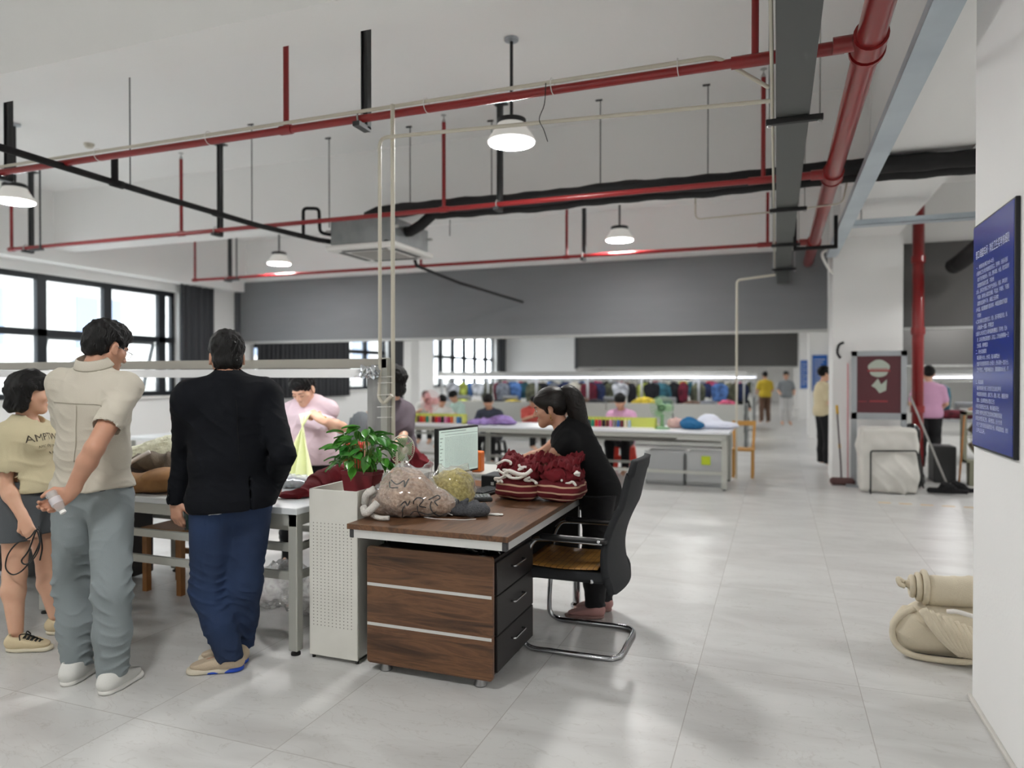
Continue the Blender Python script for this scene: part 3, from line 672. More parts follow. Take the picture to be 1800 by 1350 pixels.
def shoe(parent, heel, toe, mats, s=1.0, h=.075, name='shoe', sole_h=.026, laces=None, up_extra=0):
    """upper and a sole under it; heel and toe lie on the floor"""
    heel, toe = V3(heel), V3(toe); d = nz(toe - heel); L = np.linalg.norm(toe - heel); A = frame((0, 0, 1), np.cross(d, (0, 0, 1)))
    P = lambda x, y, z: heel + A[0] * x + A[1] * y * L + V3(0, 0, z)
    u = F(.03); u.rc(P(0, .14, .05), P(0, .3, .05), .038 * s, .042 * s).rc(P(0, .3, .05), P(0, .8, .04), .043 * s, .038 * s, flat=(V3(0, 0, 1), .75))
    u.rc(P(0, .14, .05), P(0, .22, h + .01), .037 * s, .04 * s).rc(P(0, .3, .07), P(0, .62, .05), .03 * s, .03 * s, k=.05)
    u.cut(P(0, 0, .014), (0, 0, -1)); u.cut(P(0, .2, h + .022 + up_extra), A[2] * .92 + A[1] * .25 * 1, .006)
    u.rc(P(0, .2, h), P(0, .19, h + .1), .027 * s, .03 * s, mode='-', k=.006)
    o = u.mesh(.005, name, mats[0], parent)
    q = F(.02); q.rc(P(0, .15, .014), P(0, .35, .014), .04 * s, .041 * s, flat=(V3(0, 0, 1), .6)).rc(P(0, .35, .014), P(0, .84, .014), .042 * s, .044 * s, flat=(V3(0, 0, 1), .6))
    q.cut(P(0, 0, .001), (0, 0, -1), .002).cut(P(0, 0, sole_h), (0, 0, 1), .003); q.mesh(.005, 'sole', mats[1], o)
    if laces:
        m = MB()
        for i in range(5):
            y = .42 + i * .075; z = .088 - i * .008
            m.tube([P(-.026, y, z - .012), P(0, y + .02, z), P(.026, y + .04, z - .012)], .0035, 6).tube([P(.026, y, z - .012), P(0, y + .02, z + .003), P(-.026, y + .04, z - .012)], .0035, 6)
        m.tube(smooth_path([P(0, .42, .09), P(-.03, .38, .095), P(-.045, .42, .075)]), .003, 6).tube(smooth_path([P(0, .42, .09), P(.03, .36, .095), P(.045, .4, .07)]), .003, 6)
        m.build('laces', laces, o, 1)
    return o
class Body:
    """joints of a figure; torso frame from pelvis, neck and heading"""
    def __init__(s, pel, neck, deg, sw=.19, hw=.095, twist=0):
        s.pel, s.neck = V3(pel), V3(neck); f = heading(deg); r = np.cross(f, (0, 0, 1)); s.A = frame(s.neck - s.pel, r)
        fh = heading(deg - twist); s.H = frame((0, 0, 1), np.cross(fh, (0, 0, 1)))
        s.sw, s.hw = sw, hw; L = np.linalg.norm(s.neck - s.pel); s.L = L
        s.chest = s.pel + s.A[2] * L * .66; s.shc = s.neck - s.A[2] * .1
        s.sh = [s.shc - s.A[0] * sw, s.shc + s.A[0] * sw]; s.hip = [s.pel - s.H[0] * hw, s.pel + s.H[0] * hw]
    def torso(s, f, g=0.0, w=1.0, belly=1.0, hem=None, bust=0):
        A = s.A; L = s.L
        f.el(s.chest, V3(.155 * w + g, .105 * w + g, .17 + g), A, k=.05)
        f.rc(s.sh[0] + A[0] * .035, s.sh[1] - A[0] * .035, .055 * w + g, k=.06, flat=(A[1], .95))
        for q in (0, 1): f.rc(s.neck - A[2] * .045 - A[1] * .01, s.sh[q] + A[2] * .012 + A[0] * (.05 - .1 * q), .045 + g * .8, .04 + g * .8, k=.04)
        f.el(s.pel + A[2] * L * .33, V3(.138 * w * belly + g, .102 * w * belly + g, .17 + g), A, k=.07)
        f.el(s.pel + s.H[2] * .02, V3(.158 * w + g, .112 * w + g, .12 + g), s.H, k=.07)
        f.rc(s.neck - A[2] * .03, s.shc - A[2] * .06, .052 + g * .6, .09 + g, k=.05)
        if bust:
            for q in (-1, 1): f.el(s.chest + A[1] * .085 + A[0] * .065 * q + A[2] * .02, V3(.05, .04, .05) * bust + g, A, k=.05)
def skin_body(b, hc, HA, arms, legs, mat, parent, hs=1.0, ar=(.046, .038, .027), lr=(.078, .052, .036), hands=(), vox=.0055, w=.96, neck_r=.052, face=True, torso=True):
    f = F(.03); head(f, hc, HA, hs, face)
    f.rc(V3(hc) - HA[2] * .045 - HA[1] * .02, b.neck - b.A[2] * .02, neck_r, neck_r + .006, k=.03)
    b.torso(f, -.012, w)
    for sh, (el, wr) in zip(b.sh, arms):
        el, wr = V3(el), V3(wr); mid = sh + (el - sh) * .45; fm = el + (wr - el) * .3
        limb(f, [sh, mid, el], [ar[0] * 1.1, ar[0], ar[1]], .04); limb(f, [el, fm, wr], [ar[1], ar[1] * 1.03, ar[2]], .02)
    for i, (kn, an, toe) in enumerate(legs):
        kn, an = V3(kn), V3(an); hp = b.hip[i]; cf = kn + (an - kn) * .3 - nz(V3(toe) - an) * .012
        limb(f, [hp, kn], [lr[0], lr[1]], .05); limb(f, [kn, cf, an], [lr[1] * .95, lr[1] * 1.0, lr[2]], .03)
        tv = V3(toe) + V3(0, 0, .035); f.rc(an - V3(0, 0, .035), an + (tv - an) * .5 - V3(0, 0, .015), .026, .016, k=.01)
    for h in hands: hand(f, *h[0], **h[1])
    return f.mesh(vox, 'body', mat, parent)
def on_surface(o, origin, dirn, wl):
    hit, loc, nor, _ = o.ray_cast(Vector(origin) - wl, Vector(dirn)); return (Vector(loc) + wl + nor * .0025) if hit else Vector(origin) + Vector(dirn) * .1
def collar(b, parent, mat, r=.066, h=.034, tilt=.25, lift=.016):
    A = b.A; R = Matrix((A[0], A[1], A[2])).transposed() @ Matrix.Rotation(tilt, 3, 'X'); c = b.neck - A[2] * (.012 - lift) - A[1] * .004
    m = MB().lathe(c, [(r * 1.02, 0), (r, h * .8), (r * .98, h), (r * 1.06, h * .92), (r * 1.28, h * .05), (r * 1.3, -.006), (r * 1.2, -.004)], 28, R)
    return m.build('collar', mat, parent, 1)
def sleeve(f, sh, el, frac, r0, r1, k=.05, hollow=True, over=.0):
    sh, el = V3(sh), V3(el); e = sh + (el - sh) * frac
    f.rc(sh, e, r0, r1, k=k); d = nz(el - sh)
    f.cut_local = None
    return e, d
def standing(label, pel, neck, deg, sw=.19, loc=None, **kw):
    b = Body(pel, neck, deg, sw, **kw); t = thing('person', label, 'person', (b.pel[0], b.pel[1], 0)); return b, t
def garment(b, g, w=1.0, belly=1.0, hem=None, bust=0, neck_cut=.0, tilt=(0, 0, 0), A=None):
    f = F(.04); b.torso(f, g, w, belly, bust=bust)
    if hem is not None: f.el(V3(b.pel[0], b.pel[1], (b.pel[2] + hem) / 2 + .02), V3(.165 * w + g, .118 * w + g, max(.1, b.pel[2] - hem + .1)), b.H, k=.07)
    return f
def finish(f, b, hem, hn=(0, 0, -1), neck=True, neck_drop=.0):
    if neck: f.rc(b.neck + b.A[2] * (.015 - neck_drop) + b.A[1] * (.01 + neck_drop), b.neck + b.A[2] * .12, .06 + neck_drop, .07, k=.006, mode='-')
    if hem is not None:
        c = V3(b.pel[0], b.pel[1], hem); f.cut(c, hn, .006)
        f.el(c - V3(0, 0, .0), V3(.15, .105, .045), b.H, k=.006, mode='-')
def trousers(b, legs, mat, parent, g=.016, rk=.082, ra=.062, top=None, fold=(.007, 60), vox=.006, name='trousers', seed=3, waist=.0, hemz=.075):
    f = F(.035); f.el(b.pel + V3(0, 0, .01), V3(.155 + g + waist, .11 + g, .13), b.H, k=.07)
    for i, (kn, an, toe) in enumerate(legs):
        kn, an = V3(kn), V3(an); hp = b.hip[i]; f.rc(hp, kn, .095 + g, rk, k=.05); mid = kn + (an - kn) * .55
        f.rc(kn, mid, rk, (rk + ra) / 2 + .004, k=.04); e = V3(an[0], an[1], hemz) if hemz else an; f.rc(mid, e, (rk + ra) / 2 + .004, ra, k=.03)
    if hemz: f.cut((0, 0, hemz - .012), (0, 0, -1), .006)
    z = (top if top is not None else b.pel[2] + .11); f.cut((0, 0, z), (0, 0, 1), .008)
    kz = np.mean([V3(l[0])[2] for l in legs]); f1 = folds(fold[0], fold[1], (.15, .1, 1), seed, .8); f2 = folds(fold[0] * .8, fold[1] * .6, (.7, .2, .5), seed + 5)
    def disp(P):
        z = P[:, 2]; w = .25 + np.exp(-((z - kz) / .13) ** 2) + 1.1 * np.exp(-((z - .12) / .1) ** 2)
        return f1(P) * w + f2(P) * .7
    f.disp = disp
    return f.mesh(vox, name, mat, parent)
# ---- the man in the beige shirt, hands behind his back
cream = M('beige_shirt_cloth', (186, 180, 167), .8, bump=(220, .12), mix=((179, 173, 159), 5, 1)); greyp = M('grey_trouser_cloth', (122, 130, 133), .85, bump=(260, .12))
b, t = standing('man in a beige short-sleeved shirt and grey trousers, hands behind his back', at(163, 872, 2.62), at(166, 645, 2.6), 108, .178)
hA = heading(84) * .93 - V3(0, 0, .36); hA = frame(np.cross(np.cross(hA, (0, 0, 1)), hA), np.cross(hA, (0, 0, 1))); hc = at(187, 611, 2.66)
elR, wrR = at(166, 788, 2.4), at(124, 866, 2.36); elL = b.sh[0] + b.A[1] * .07 - b.A[2] * .27; wrL = elL + b.A[1] * .13 - b.A[2] * .17 + b.A[0] * .03
aR, aL = V3(*atz(182, 1218, 0)) + V3(0, .05, .1), V3(*atz(120, 1198, 0)) + V3(0, .05, .1)
tR, tL = atz(243, 1190, 0), atz(168, 1176, 0)
legs = [(at(128, 1030, 2.57), aL, tL), (at(197, 1040, 2.5), aR, tR)]
body = skin_body(b, hc, hA, [(elL, wrL), (elR, wrR)], legs, skin, t, 1.0, ar=(.05, .042, .029), hands=[((wrR, at(92, 890, 2.33) - wrR, EYE - wrR + V3(0, 0, 1.5), 1), dict(curl=(.75, .8, .5), thumb=.5)), ((wrL, b.A[1] * .4 - b.A[2], b.A[0], 1), {})])
eyes(hc, hA, body); short_hair(hc, hA, t, hairm, 1.03, nape=-.052, seed=3)
f = garment(b, .022, 1.06, 1.12, hem=.92)
for i, (el, fr) in enumerate(((elL, .7), (elR, .62))):
    d = nz(el - b.sh[i]); e = b.sh[i] + (el - b.sh[i]) * fr
    f.rc(b.sh[i] - d * .01, e, .062, .068, k=.05).rc(e + d * .035, e + d * .12, .062, .066, k=.004, mode='-')
    f.cut(e + d * .2, d) if False else None
finish(f, b, at(160, 864, 2.6)[2], (.12, 0, -1))
f.disp = addf(folds(.006, 30, b.A[0] * .8 + b.A[2] * .45, 4), folds(.004, 55, (.2, .3, 1), 9)); sh = f.mesh(.006, 'shirt', cream, t)
collar(b, t, cream, .07, .042, .3, .022)
bk = lambda x, z: b.shc + b.A[0] * x - b.A[1] * (.128) + b.A[2] * z
MB().tube(smooth_path([bk(-.012, -.09), bk(0, -.105), bk(.012, -.09)], 4), .003, 6).build('locker_loop', cream, sh, 1)
bpy.context.view_layer.update()
def seam(o, bb, pts, name, mat, r=.0016, side=-1):
    wl_ = wloc(o); P_ = [on_surface(o, bb.shc + bb.A[0] * x + bb.A[2] * z + bb.A[1] * side * .5, -bb.A[1] * side, wl_) for x, z in pts]; MB().tube(smooth_path(P_, 3), r, 5).build(name, mat, o, 1)
smat = M('beige_seam', (160, 154, 140), .8)
seam(sh, b, [(x, -.075 - .25 * x * x) for x in np.linspace(-.15, .15, 9)], 'yoke_seam', smat); seam(sh, b, [(.0 + .002 * math.sin(z * 40), z) for z in np.linspace(-.08, -.36, 9)], 'box_pleat', smat, .0022)
trousers(b, legs, greyp, t, .014, .085, .07, top=at(163, 852, 2.6)[2], seed=12, fold=(.011, 55))
MB().tube([b.pel + b.H[0] * .166 * math.cos(a) + b.H[1] * .124 * math.sin(a) + V3(0, 0, .045) for a in np.linspace(0, 2 * PI, 40)[:-1]], .017, 8, closed=True, flat=.35).build('belt', M('black_leather', (22, 21, 22), .35), t, 1)
wsh = [M('white_knit_upper', (206, 206, 202), .7, bump=(300, .2)), M('white_foam_sole', (222, 221, 216), .5)]
shoe(t, atz(178, 1224, 0), atz(246, 1186, 0), wsh, 1.02, .08, 'sneaker', .034, laces=wsh[0]); shoe(t, atz(113, 1208, 0), atz(170, 1172, 0), wsh, 1.02, .08, 'sneaker', .034, laces=wsh[0])
gl = thing('eyeglasses', 'thin wire eyeglasses worn by the man in the beige shirt', 'glasses', hc); Lh = lambda x, y, z: hc + hA[0] * x + hA[1] * y + hA[2] * z; wire = M('wire_silver', (150, 150, 150), .25, .8)
bpy.data.objects.remove(gl)
m = MB()
for q in (-1, 1): m.tube([Lh(.085 * q, -.005, .006), Lh(.079 * q, .05, .004), Lh(.07 * q, .106, .002)], .0016, 6).tube([Lh(.034 * q + .026 * math.cos(a), .112 - .008 * abs(math.cos(a)), -.004 + .019 * math.sin(a)) for a in np.linspace(0, 2 * PI, 17)[:-1]], .0013, 5, closed=True)
m.tube([Lh(-.01, .114, 0), Lh(.01, .114, 0)], .0013, 5); g = m.build('eyeglasses', wire, t, 1); g['label'] = 'thin silver-rimmed eyeglasses'
# bottle in his hand
wrd = nz(at(92, 890, 2.33) - wrR); pn = frame(EYE - wrR + V3(0, 0, 1.5), wrd); c = wrR + wrd * .085 + nz(EYE - wrR + V3(0, 0, 1.5)) * .035
pet = M('clear_plastic', (225, 230, 232), .08, trans=.0, alpha=.32, spec=.8, ior=1.3); pet2 = pet
R = Matrix.Rotation(PI / 2, 3, 'Y') if False else Matrix((pn[2], pn[0], pn[1])).transposed()
bt = thing('water_bottle', 'small clear plastic water bottle held behind his back by the man in the beige shirt', 'bottle', c)
MB().lathe(c, [(0, -.05), (.022, -.05), (.027, -.043), (.025, -.02), (.027, -.015), (.025, .01), (.027, .02), (.02, .045), (.012, .055)], 20, R).build('bottle_body', pet, bt, 1)
MB().lathe(c, [(.013, .055), (.014, .068), (0, .068)], 16, R).build('cap', white, bt, 40); MB().lathe(c, [(.0272, -.015), (.0272, .018)], 20, R).build('paper_label', M('bottle_label', (205, 205, 210), .5, alpha=.7), bt, 1)
# ---- the man in the black blazer
bla = M('black_blazer_cloth', (10, 13, 19), .85, bump=(320, .15), spec=.22); jean = M('dark_blue_denim', (28, 48, 82), .85, mix=((21, 36, 62), 3.5, 1.2), bump=(380, .2))
b, t = standing('man in a black blazer and blue jeans seen from behind holding a phone', at(408, 880, 2.93), at(401, 663, 2.93), 146, .2)
hA = heading(136) * .97 - V3(0, 0, .24); hA = frame(np.cross(np.cross(hA, (0, 0, 1)), hA), np.cross(hA, (0, 0, 1))); hc = at(399, 628, 2.98)
elL, wrL = at(325, 796, 2.88), at(309, 882, 2.85); elR, wrR = at(498, 800, 2.98), at(478, 862, 3.16)
aL, aR = V3(*atz(404, 1180, 0)) + V3(0, 0, .1), V3(*atz(424, 1158, 0)) + V3(0, 0, .1)
legs = [(at(366, 1035, 2.84), aL, atz(330, 1180, 0)), (at(428, 1030, 2.95), aR, atz(370, 1165, 0))]
hd = at(312, 930, 2.83) - wrL
body = skin_body(b, hc, hA, [(elL, wrL), (elR, wrR)], legs, skin, t, 1.0, hands=[((wrL, hd, b.A[0] * .8 + b.A[1] * .5, 1), dict(curl=(.55, .7, .5), thumb=.6)), ((wrR, b.A[1], -b.A[2], -1), {})], ar=(.05, .042, .03))
short_hair(hc, hA, t, hairm, 1.04, nape=-.07, seed=8, mess=.003)
f = garment(b, .04, 1.08, 1.16, hem=.84)
for i, (el, wr) in enumerate(((elL, wrL), (elR, wrR))):
    el, wr = V3(el), V3(wr); d = nz(wr - el); s0 = b.sh[i] - b.A[2] * .02
    f.rc(s0, el, .078, .062, k=.05).rc(el, wr - d * .005, .062, .048, k=.02).rc(wr + d * .02, wr + d * .1, .04, .046, k=.004, mode='-')
finish(f, b, at(390, 895, 2.9)[2], (.06, .0, -1)); v = b.pel - b.A[1] * .1 + b.A[0] * .05
f.bx(v - V3(0, 0, .02), (.003, .2, .15), b.H, r=.001, k=.012, mode='-')
f.disp = addf(folds(.0065, 26, b.A[0] * .75 + b.A[2] * .6, 21), folds(.004, 60, (.1, .2, 1), 2)); jk = f.mesh(.006, 'blazer', bla, t)
collar(b, t, bla, .066, .034, .3)
bpy.context.view_layer.update(); seam(jk, b, [(.0, z) for z in np.linspace(-.02, -.34, 9)], 'back_seam', M('black_seam', (6, 7, 9), .9), .0018)
hz_ = at(410, 899, 2.9)[2]; tail = F(.03); tail.el(V3(b.pel[0], b.pel[1], hz_) - b.H[1] * .0, V3(.196, .152, .3), b.H); tail.cut((b.pel[0], 0, hz_), (.16, 0, -1)).cut(b.pel - V3(0, 0, .02), (0, 0, 1)); tail.disp = folds(.004, 50, b.A[0], 5)
tail.mesh(.006, 'shirt_tail', M('white_cotton', (205, 205, 202), .8), t)
for i in range(3): MB().lathe(wrL + V3(.0, -.046, .02 + .022 * i), [(0, -.004), (.007, -.004), (.007, 0), (0, 0)], 12, Matrix.Rotation(-PI / 2, 3, 'X')).build('cuff_button', M('button_black', (12, 12, 13), .25), jk, 40)
trousers(b, legs, jean, t, .02, .088, .066, top=b.pel[2] + .08, fold=(.009, 62), seed=31)
bs = [M('beige_suede', (186, 170, 148), .9, bump=(200, .3)), M('cream_sole', (196, 188, 170), .6)]; blu = M('blue_heel_foam', (24, 70, 178), .45)
for hh, tt in ((atz(428, 1176, 0), atz(328, 1184, 0)), (atz(434, 1166, 0), atz(352, 1160, 0))):
    s_ = shoe(t, hh, tt, bs, 1.05, .075, 'brogue', .03); d = nz(V3(tt) - V3(hh)); e = F(.01); e.rc(V3(hh) + d * .045 + V3(0, 0, .012), V3(hh) + d * .15 + V3(0, 0, .008), .05, .047, flat=(V3(0, 0, 1), .42)).cut((0, 0, .001), (0, 0, -1)).mesh(.005, 'heel_cushion', blu, s_)
c = wrL + nz(hd) * .08 + b.A[0] * .045; ax = frame(nz(hd) + V3(0, 0, 0), b.A[1])
ph = thing('phone', 'dark green phone held low by the man in the black blazer', 'phone', c)
R3 = Matrix((ax[0], ax[1], ax[2])).transposed(); MB().box(c[0] - .037, c[0] + .037, c[1] - .005, c[1] + .005, c[2] - .075, c[2] + .075, bev=.004, R=R3).build('case', M('phone_green', (20, 46, 42), .25), ph)
q = c - ax[1] * .0062 + ax[2] * .045; MB().box(q[0] - .03, q[0] + .03, q[1] - .002, q[1] + .002, q[2] - .02, q[2] + .02, bev=.001, R=R3).build('camera_bump', M('phone_glass', (14, 16, 18), .1), ph)
# ---- the woman at the left edge
teec = M('cream_tee_cloth', (194, 184, 152), .85, bump=(240, .12)); shortm = M('charcoal_shorts_cloth', (78, 82, 86), .85, bump=(200, .12))
b, t = standing('woman with a black bob, cream lettered T-shirt and grey shorts at the left edge', at(48, 872, 2.85), at(46, 738, 2.86), 20, .165, hw=.085)
hA = heading(56) * .98 - V3(0, 0, .16); hA = frame(np.cross(np.cross(hA, (0, 0, 1)), hA), np.cross(hA, (0, 0, 1))); hc = at(54, 690, 2.86)
elR, wrR = at(8, 852, 2.68), at(42, 912, 2.7); elL = b.sh[0] + b.A[1] * .1 - b.A[2] * .22; wrL = elL + b.A[1] * .2 + V3(0, 0, .1)
aR, aL = V3(*atz(22, 1138, 0)) + V3(.03, 0, .09), V3(*atz(92, 1110, 0)) + V3(.03, 0, .09)
legs = [(at(84, 1002, 2.98), aL, atz(158, 1110, 0)), (at(26, 1010, 2.72), aR, atz(88, 1142, 0))]
body = skin_body(b, hc, hA, [(elL, wrL), (elR, wrR)], legs, skin_p, t, .96, ar=(.046, .037, .024), lr=(.085, .056, .035), w=.88, neck_r=.045, hands=[((wrR, at(60, 955, 2.7) - wrR, b.A[0] * -.9 + b.A[1] * -.1, -1), dict(curl=(.5, .9, .7), s=.92, thumb=.5)), ((wrL, b.A[1], -b.A[0], 1), dict(s=.9))])
eyes(hc, hA, body, .96)
L = lambda x, y, z: hc + hA[0] * x + hA[1] * y + hA[2] * z
h = F(.02); h.el(L(0, -.02, .04), V3(.09, .107, .09), hA).rc(L(0, .0, .09), L(0, .075, .05), .045, .035, k=.04)
for q in (-1, 1): h.rc(L(.062 * q, -.035, .02), L(.066 * q, -.03, -.085), .05, .035, k=.04)
h.rc(L(0, -.07, .0), L(0, -.075, -.085), .055, .045, k=.05).cut(L(0, .07, .03), hA[1] * .9 - hA[2] * .45, .012)
h.cut(L(0, 0, -.115), -hA[2] + hA[1] * .25, .012)
for q in (-1, 1): h.bx(L(.08 * q, .06, -.06), (.06, .05, .075), hA, r=.015, k=.012, mode='-')
h.disp = addf(folds(.006, 90, hA[0] * .5 + hA[1], 3), lumps(.003, 70, 2)); h.mesh(.0045, 'hair', hairm, t)
f = garment(b, .03, .95, 1.0, hem=at(50, 852, 2.85)[2], bust=.9)
for i, (el, fr) in enumerate(((elL, .6), (elR, .62))):
    d = nz(V3(el) - b.sh[i]); e = b.sh[i] + (V3(el) - b.sh[i]) * fr; f.rc(b.sh[i] + b.A[0] * (.02 if i == 0 else -.02), e, .068, .082, k=.05).rc(e + d * .05, e + d * .14, .07, .075, k=.004, mode='-')
finish(f, b, at(50, 855, 2.85)[2], (-.15, 0, -1), neck_drop=.012)
f.disp = addf(folds(.006, 32, b.A[0] * .3 + b.A[2], 14), folds(.004, 45, (1, .3, .4), 19)); tee = f.mesh(.0055, 'tee', teec, t)
sf = F(.035); sf.el(b.pel + V3(0, 0, .0), (.17, .13, .14), b.H, k=.06)
for i, l in enumerate(legs): sf.rc(b.hip[i], V3(b.hip[i]) + (V3(l[0]) - b.hip[i]) * .62, .112, .108, k=.05)
zc = at(40, 944, 2.8)[2]; sf.cut((0, 0, zc), (0, 0, -1), .006).cut((0, 0, b.pel[2] + .1), (0, 0, 1))
for i, l in enumerate(legs): sf.rc(V3(b.hip[i]) + (V3(l[0]) - b.hip[i]) * .62, V3(l[0]), .094, .09, k=.004, mode='-')
sf.disp = folds(.006, 26, (.9, .2, .2), 6); sf.mesh(.006, 'shorts', shortm, t)
cs = [M('cream_canvas', (208, 192, 158), .85, bump=(260, .25)), M('off_white_rubber', (214, 206, 184), .5)]
for hh, tt in ((atz(12, 1144, 0), atz(92, 1142, 0)), (atz(82, 1114, 0), atz(160, 1110, 0))): shoe(t, hh, tt, cs, .95, .065, 'sneaker', .024, laces=M('black_lace', (18, 18, 20), .6))
m = MB(); nb = b.neck
for q in (-1, 1): m.tube(smooth_path([nb - b.A[1] * .06 + b.A[2] * .0, nb + b.A[0] * .07 * q + b.A[1] * .0 - b.A[2] * .015, nb + b.A[0] * .055 * q + b.A[1] * .09 - b.A[2] * .1, nb + b.A[0] * .01 * q + b.A[1] * .15 - b.A[2] * .2]), .0022, 5)
m.build('lanyard', M('dark_cord', (60, 52, 40), .7), t, 1)
def drape_text(body_, size, fn, name, mat, parent, off=.002, sub=True):
    me = text_mesh(body_, size); co = np.empty(len(me.vertices) * 3); me.vertices.foreach_get('co', co); co = co.reshape(-1, 3)
    co = np.array([fn(x, y) for x, y, _ in co]); me.vertices.foreach_set('co', co.ravel()); return link(name, me, mat, parent)
bpy.context.view_layer.update(); wl = wloc(tee); ink = M('dark_print', (70, 62, 50), .7)
for s_, sz, dz in (('AMPTWN', .056, .0), ('NYC. Orig. 1998', .02, -.04)):
    me = text_mesh(s_, sz); co = np.empty(len(me.vertices) * 3); me.vertices.foreach_get('co', co); co = co.reshape(-1, 3); W_ = co[:, 0].max(); out = []
    for x, y, _ in co:
        u = x - W_ * .5; o_ = b.chest + b.A[1] * .4 - b.A[0] * (u - .035) * 1.0 + b.A[2] * (y + dz + .035 - abs(u) * .12); out.append(on_surface(tee, o_, -b.A[1], wl))
    me.vertices.foreach_set('co', np.array([list(p) for p in out]).ravel()); link('print_lettering', me, ink, tee)
cb = wrR + nz(at(60, 955, 2.7) - wrR) * .07; bc = M('black_cable', (16, 17, 19), .45)
q_ = lambda u, v, Y=2.66: at(u, v, Y)
m = MB().tube(smooth_path([q_(68, 925), q_(72, 945), q_(60, 975), q_(40, 1002), q_(22, 1010), q_(10, 998), q_(14, 975), q_(30, 955), q_(52, 945), q_(64, 932), q_(70, 955, 2.64), q_(62, 978, 2.64), q_(46, 992, 2.64), q_(38, 985, 2.64), q_(50, 968, 2.64), q_(66, 930, 2.64), q_(74, 960), q_(70, 985)], 8), .004, 6)
tag(m.build('cable', bc, None, 1), 'looped black charging cable held by the woman in the cream T-shirt', 'cable')
# ---- the man in the pale pink shirt behind the table
pink = M('pale_pink_shirt_cloth', (216, 194, 201), .8, bump=(260, .1)); blackt = M('black_trouser_cloth', (20, 20, 23), .85)
b, t = standing('man in a pale pink shirt looking down at a yellow cloth behind the table', at(552, 792, 4.78), at(541, 702, 4.72), -72, .178)
hf = heading(-85) * .8 - V3(0, 0, .6); hA = frame(np.cross(np.cross(hf, (0, 0, 1)), hf), np.cross(hf, (0, 0, 1))); hc = at(533, 683, 4.6)
elR, wrR = at(494, 776, 4.62), at(506, 812, 4.38); elL, wrL = at(601, 752, 4.55), at(563, 737, 4.36)
legs = [(at(515, 900, 4.8), at(503, 965, 4.9), atz(497, 1008, 0)), (at(575, 900, 4.8), at(578, 965, 4.9), atz(580, 1008, 0))]
body = skin_body(b, hc, hA, [(elR, wrR), (elL, wrL)], legs, skin_p, t, 1.0, hands=[((wrL, at(543, 722, 4.34) - wrL, b.A[1] * -.4 + V3(0, 0, -.8), -1), dict(curl=(1.2, 1.4, .9), thumb=.8)), ((wrR, V3(0, -.3, -1), b.A[0] * .5, 1), dict(curl=(1, 1, .7)))], ar=(.048, .042, .03))
eyes(hc, hA, body, closed=1); short_hair(hc, hA, t, hairm, 1.04, fringe=.05, seed=5)
f = garment(b, .025, 1.05, 1.1, hem=.78)
for i, (el, fr) in enumerate(((elR, .7), (elL, .78))):
    d = nz(V3(el) - b.sh[i]); e = b.sh[i] + (V3(el) - b.sh[i]) * fr; f.rc(b.sh[i], e, .058, .066, k=.05).rc(e + d * .045, e + d * .13, .053, .058, k=.004, mode='-')
finish(f, b, .8); f.disp = addf(folds(.006, 34, b.A[0] * .6 + b.A[2] * .6, 44), folds(.003, 60, (.1, .2, 1), 45)); shp = f.mesh(.006, 'shirt', pink, t)
collar(b, t, pink, .064, .034, .1); trousers(b, legs, blackt, t, .01, .08, .06, top=b.pel[2] + .05)
for i, l in enumerate(legs): shoe(t, V3(l[1][0], l[1][1] + .06, 0) - 0, V3(l[2][0], l[2][1], 0), [M('black_leather2', (18, 18, 19), .4), M('black_sole', (14, 14, 14), .5)], 1, .07)
gold = M('gold_metal', (176, 134, 52), .25, .9); wd = nz(V3(wrL) - V3(elL)); c = V3(wrL) - wd * .025; Rw = Matrix(frame(wd, (0, 0, 1))).transposed()
wt = MB().lathe(c, [(.032, -.01), (.0335, -.008), (.0335, .008), (.032, .01)], 24, Rw).lathe(c + V3(-.01, -.036, .005), [(0, .0), (.017, 0), (.017, .007), (0, .008)], 20, Matrix.Rotation(PI / 2, 3, 'X')).build('wristwatch', gold, t, 1); wt['label'] = 'gold wristwatch'
# yellow cloth pulled up from the table
yc = M('pale_yellow_cloth', (222, 226, 172), .85, sheen=.2)
top = [at(548, 722, 4.3), at(546, 735, 4.3)]
def yfn(u, v):
    a = Vector(at(548 - 22 * u * (1 - v), 724 + 4 * u, 4.31)); p = Vector(at(494 + 58 * u - 8 * (1 - v), 842, 4.2)); w_ = v ** .8
    q = a.lerp(p, w_); q.y += .03 * math.sin(u * 17 + v * 2) * (v ** .6); q.x -= .03 * math.sin(v * PI) * (1 - u); return q
o = MB().grid(yfn, 60, 40).build('cloth', yc, None, 1, solid=.004, recalc=False); tag(o, 'pale yellow-green cloth held up from the table by the man in pink', 'cloth')
# ---- the person in the dark purple tee behind the post
ptee = M('dusky_purple_cloth', (86, 76, 84), .85)
b, t = standing('person in a dusky purple T-shirt standing behind the table post', at(694, 792, 5.25), at(689, 708, 5.2), 165, .17)
hA = heading(175); hA = frame((0, 0, 1), np.cross(hA, (0, 0, 1))); hc = at(690, 672, 5.16); elR, wrR = at(706, 778, 5.1), at(668, 800, 4.95); elL, wrL = at(655, 775, 5.1), at(640, 800, 5.0)
legs = [(at(676, 880, 5.25), at(676, 960, 5.3), atz(666, 970, 0)), (at(698, 880, 5.25), at(698, 960, 5.3), atz(688, 970, 0))]
body = skin_body(b, hc, hA, [(elL, wrL), (elR, wrR)], legs, skin_p, t, 1.0, hands=[((wrR, V3(-1, 0, 0), V3(0, 0, -1), 1), {}), ((wrL, V3(-1, 0, 0), V3(0, 0, -1), -1), {})], vox=.008)
short_hair(hc, hA, t, hairm, 1.08, nape=-.09, seed=6)
f = garment(b, .025, 1.05, 1.15, hem=.84)
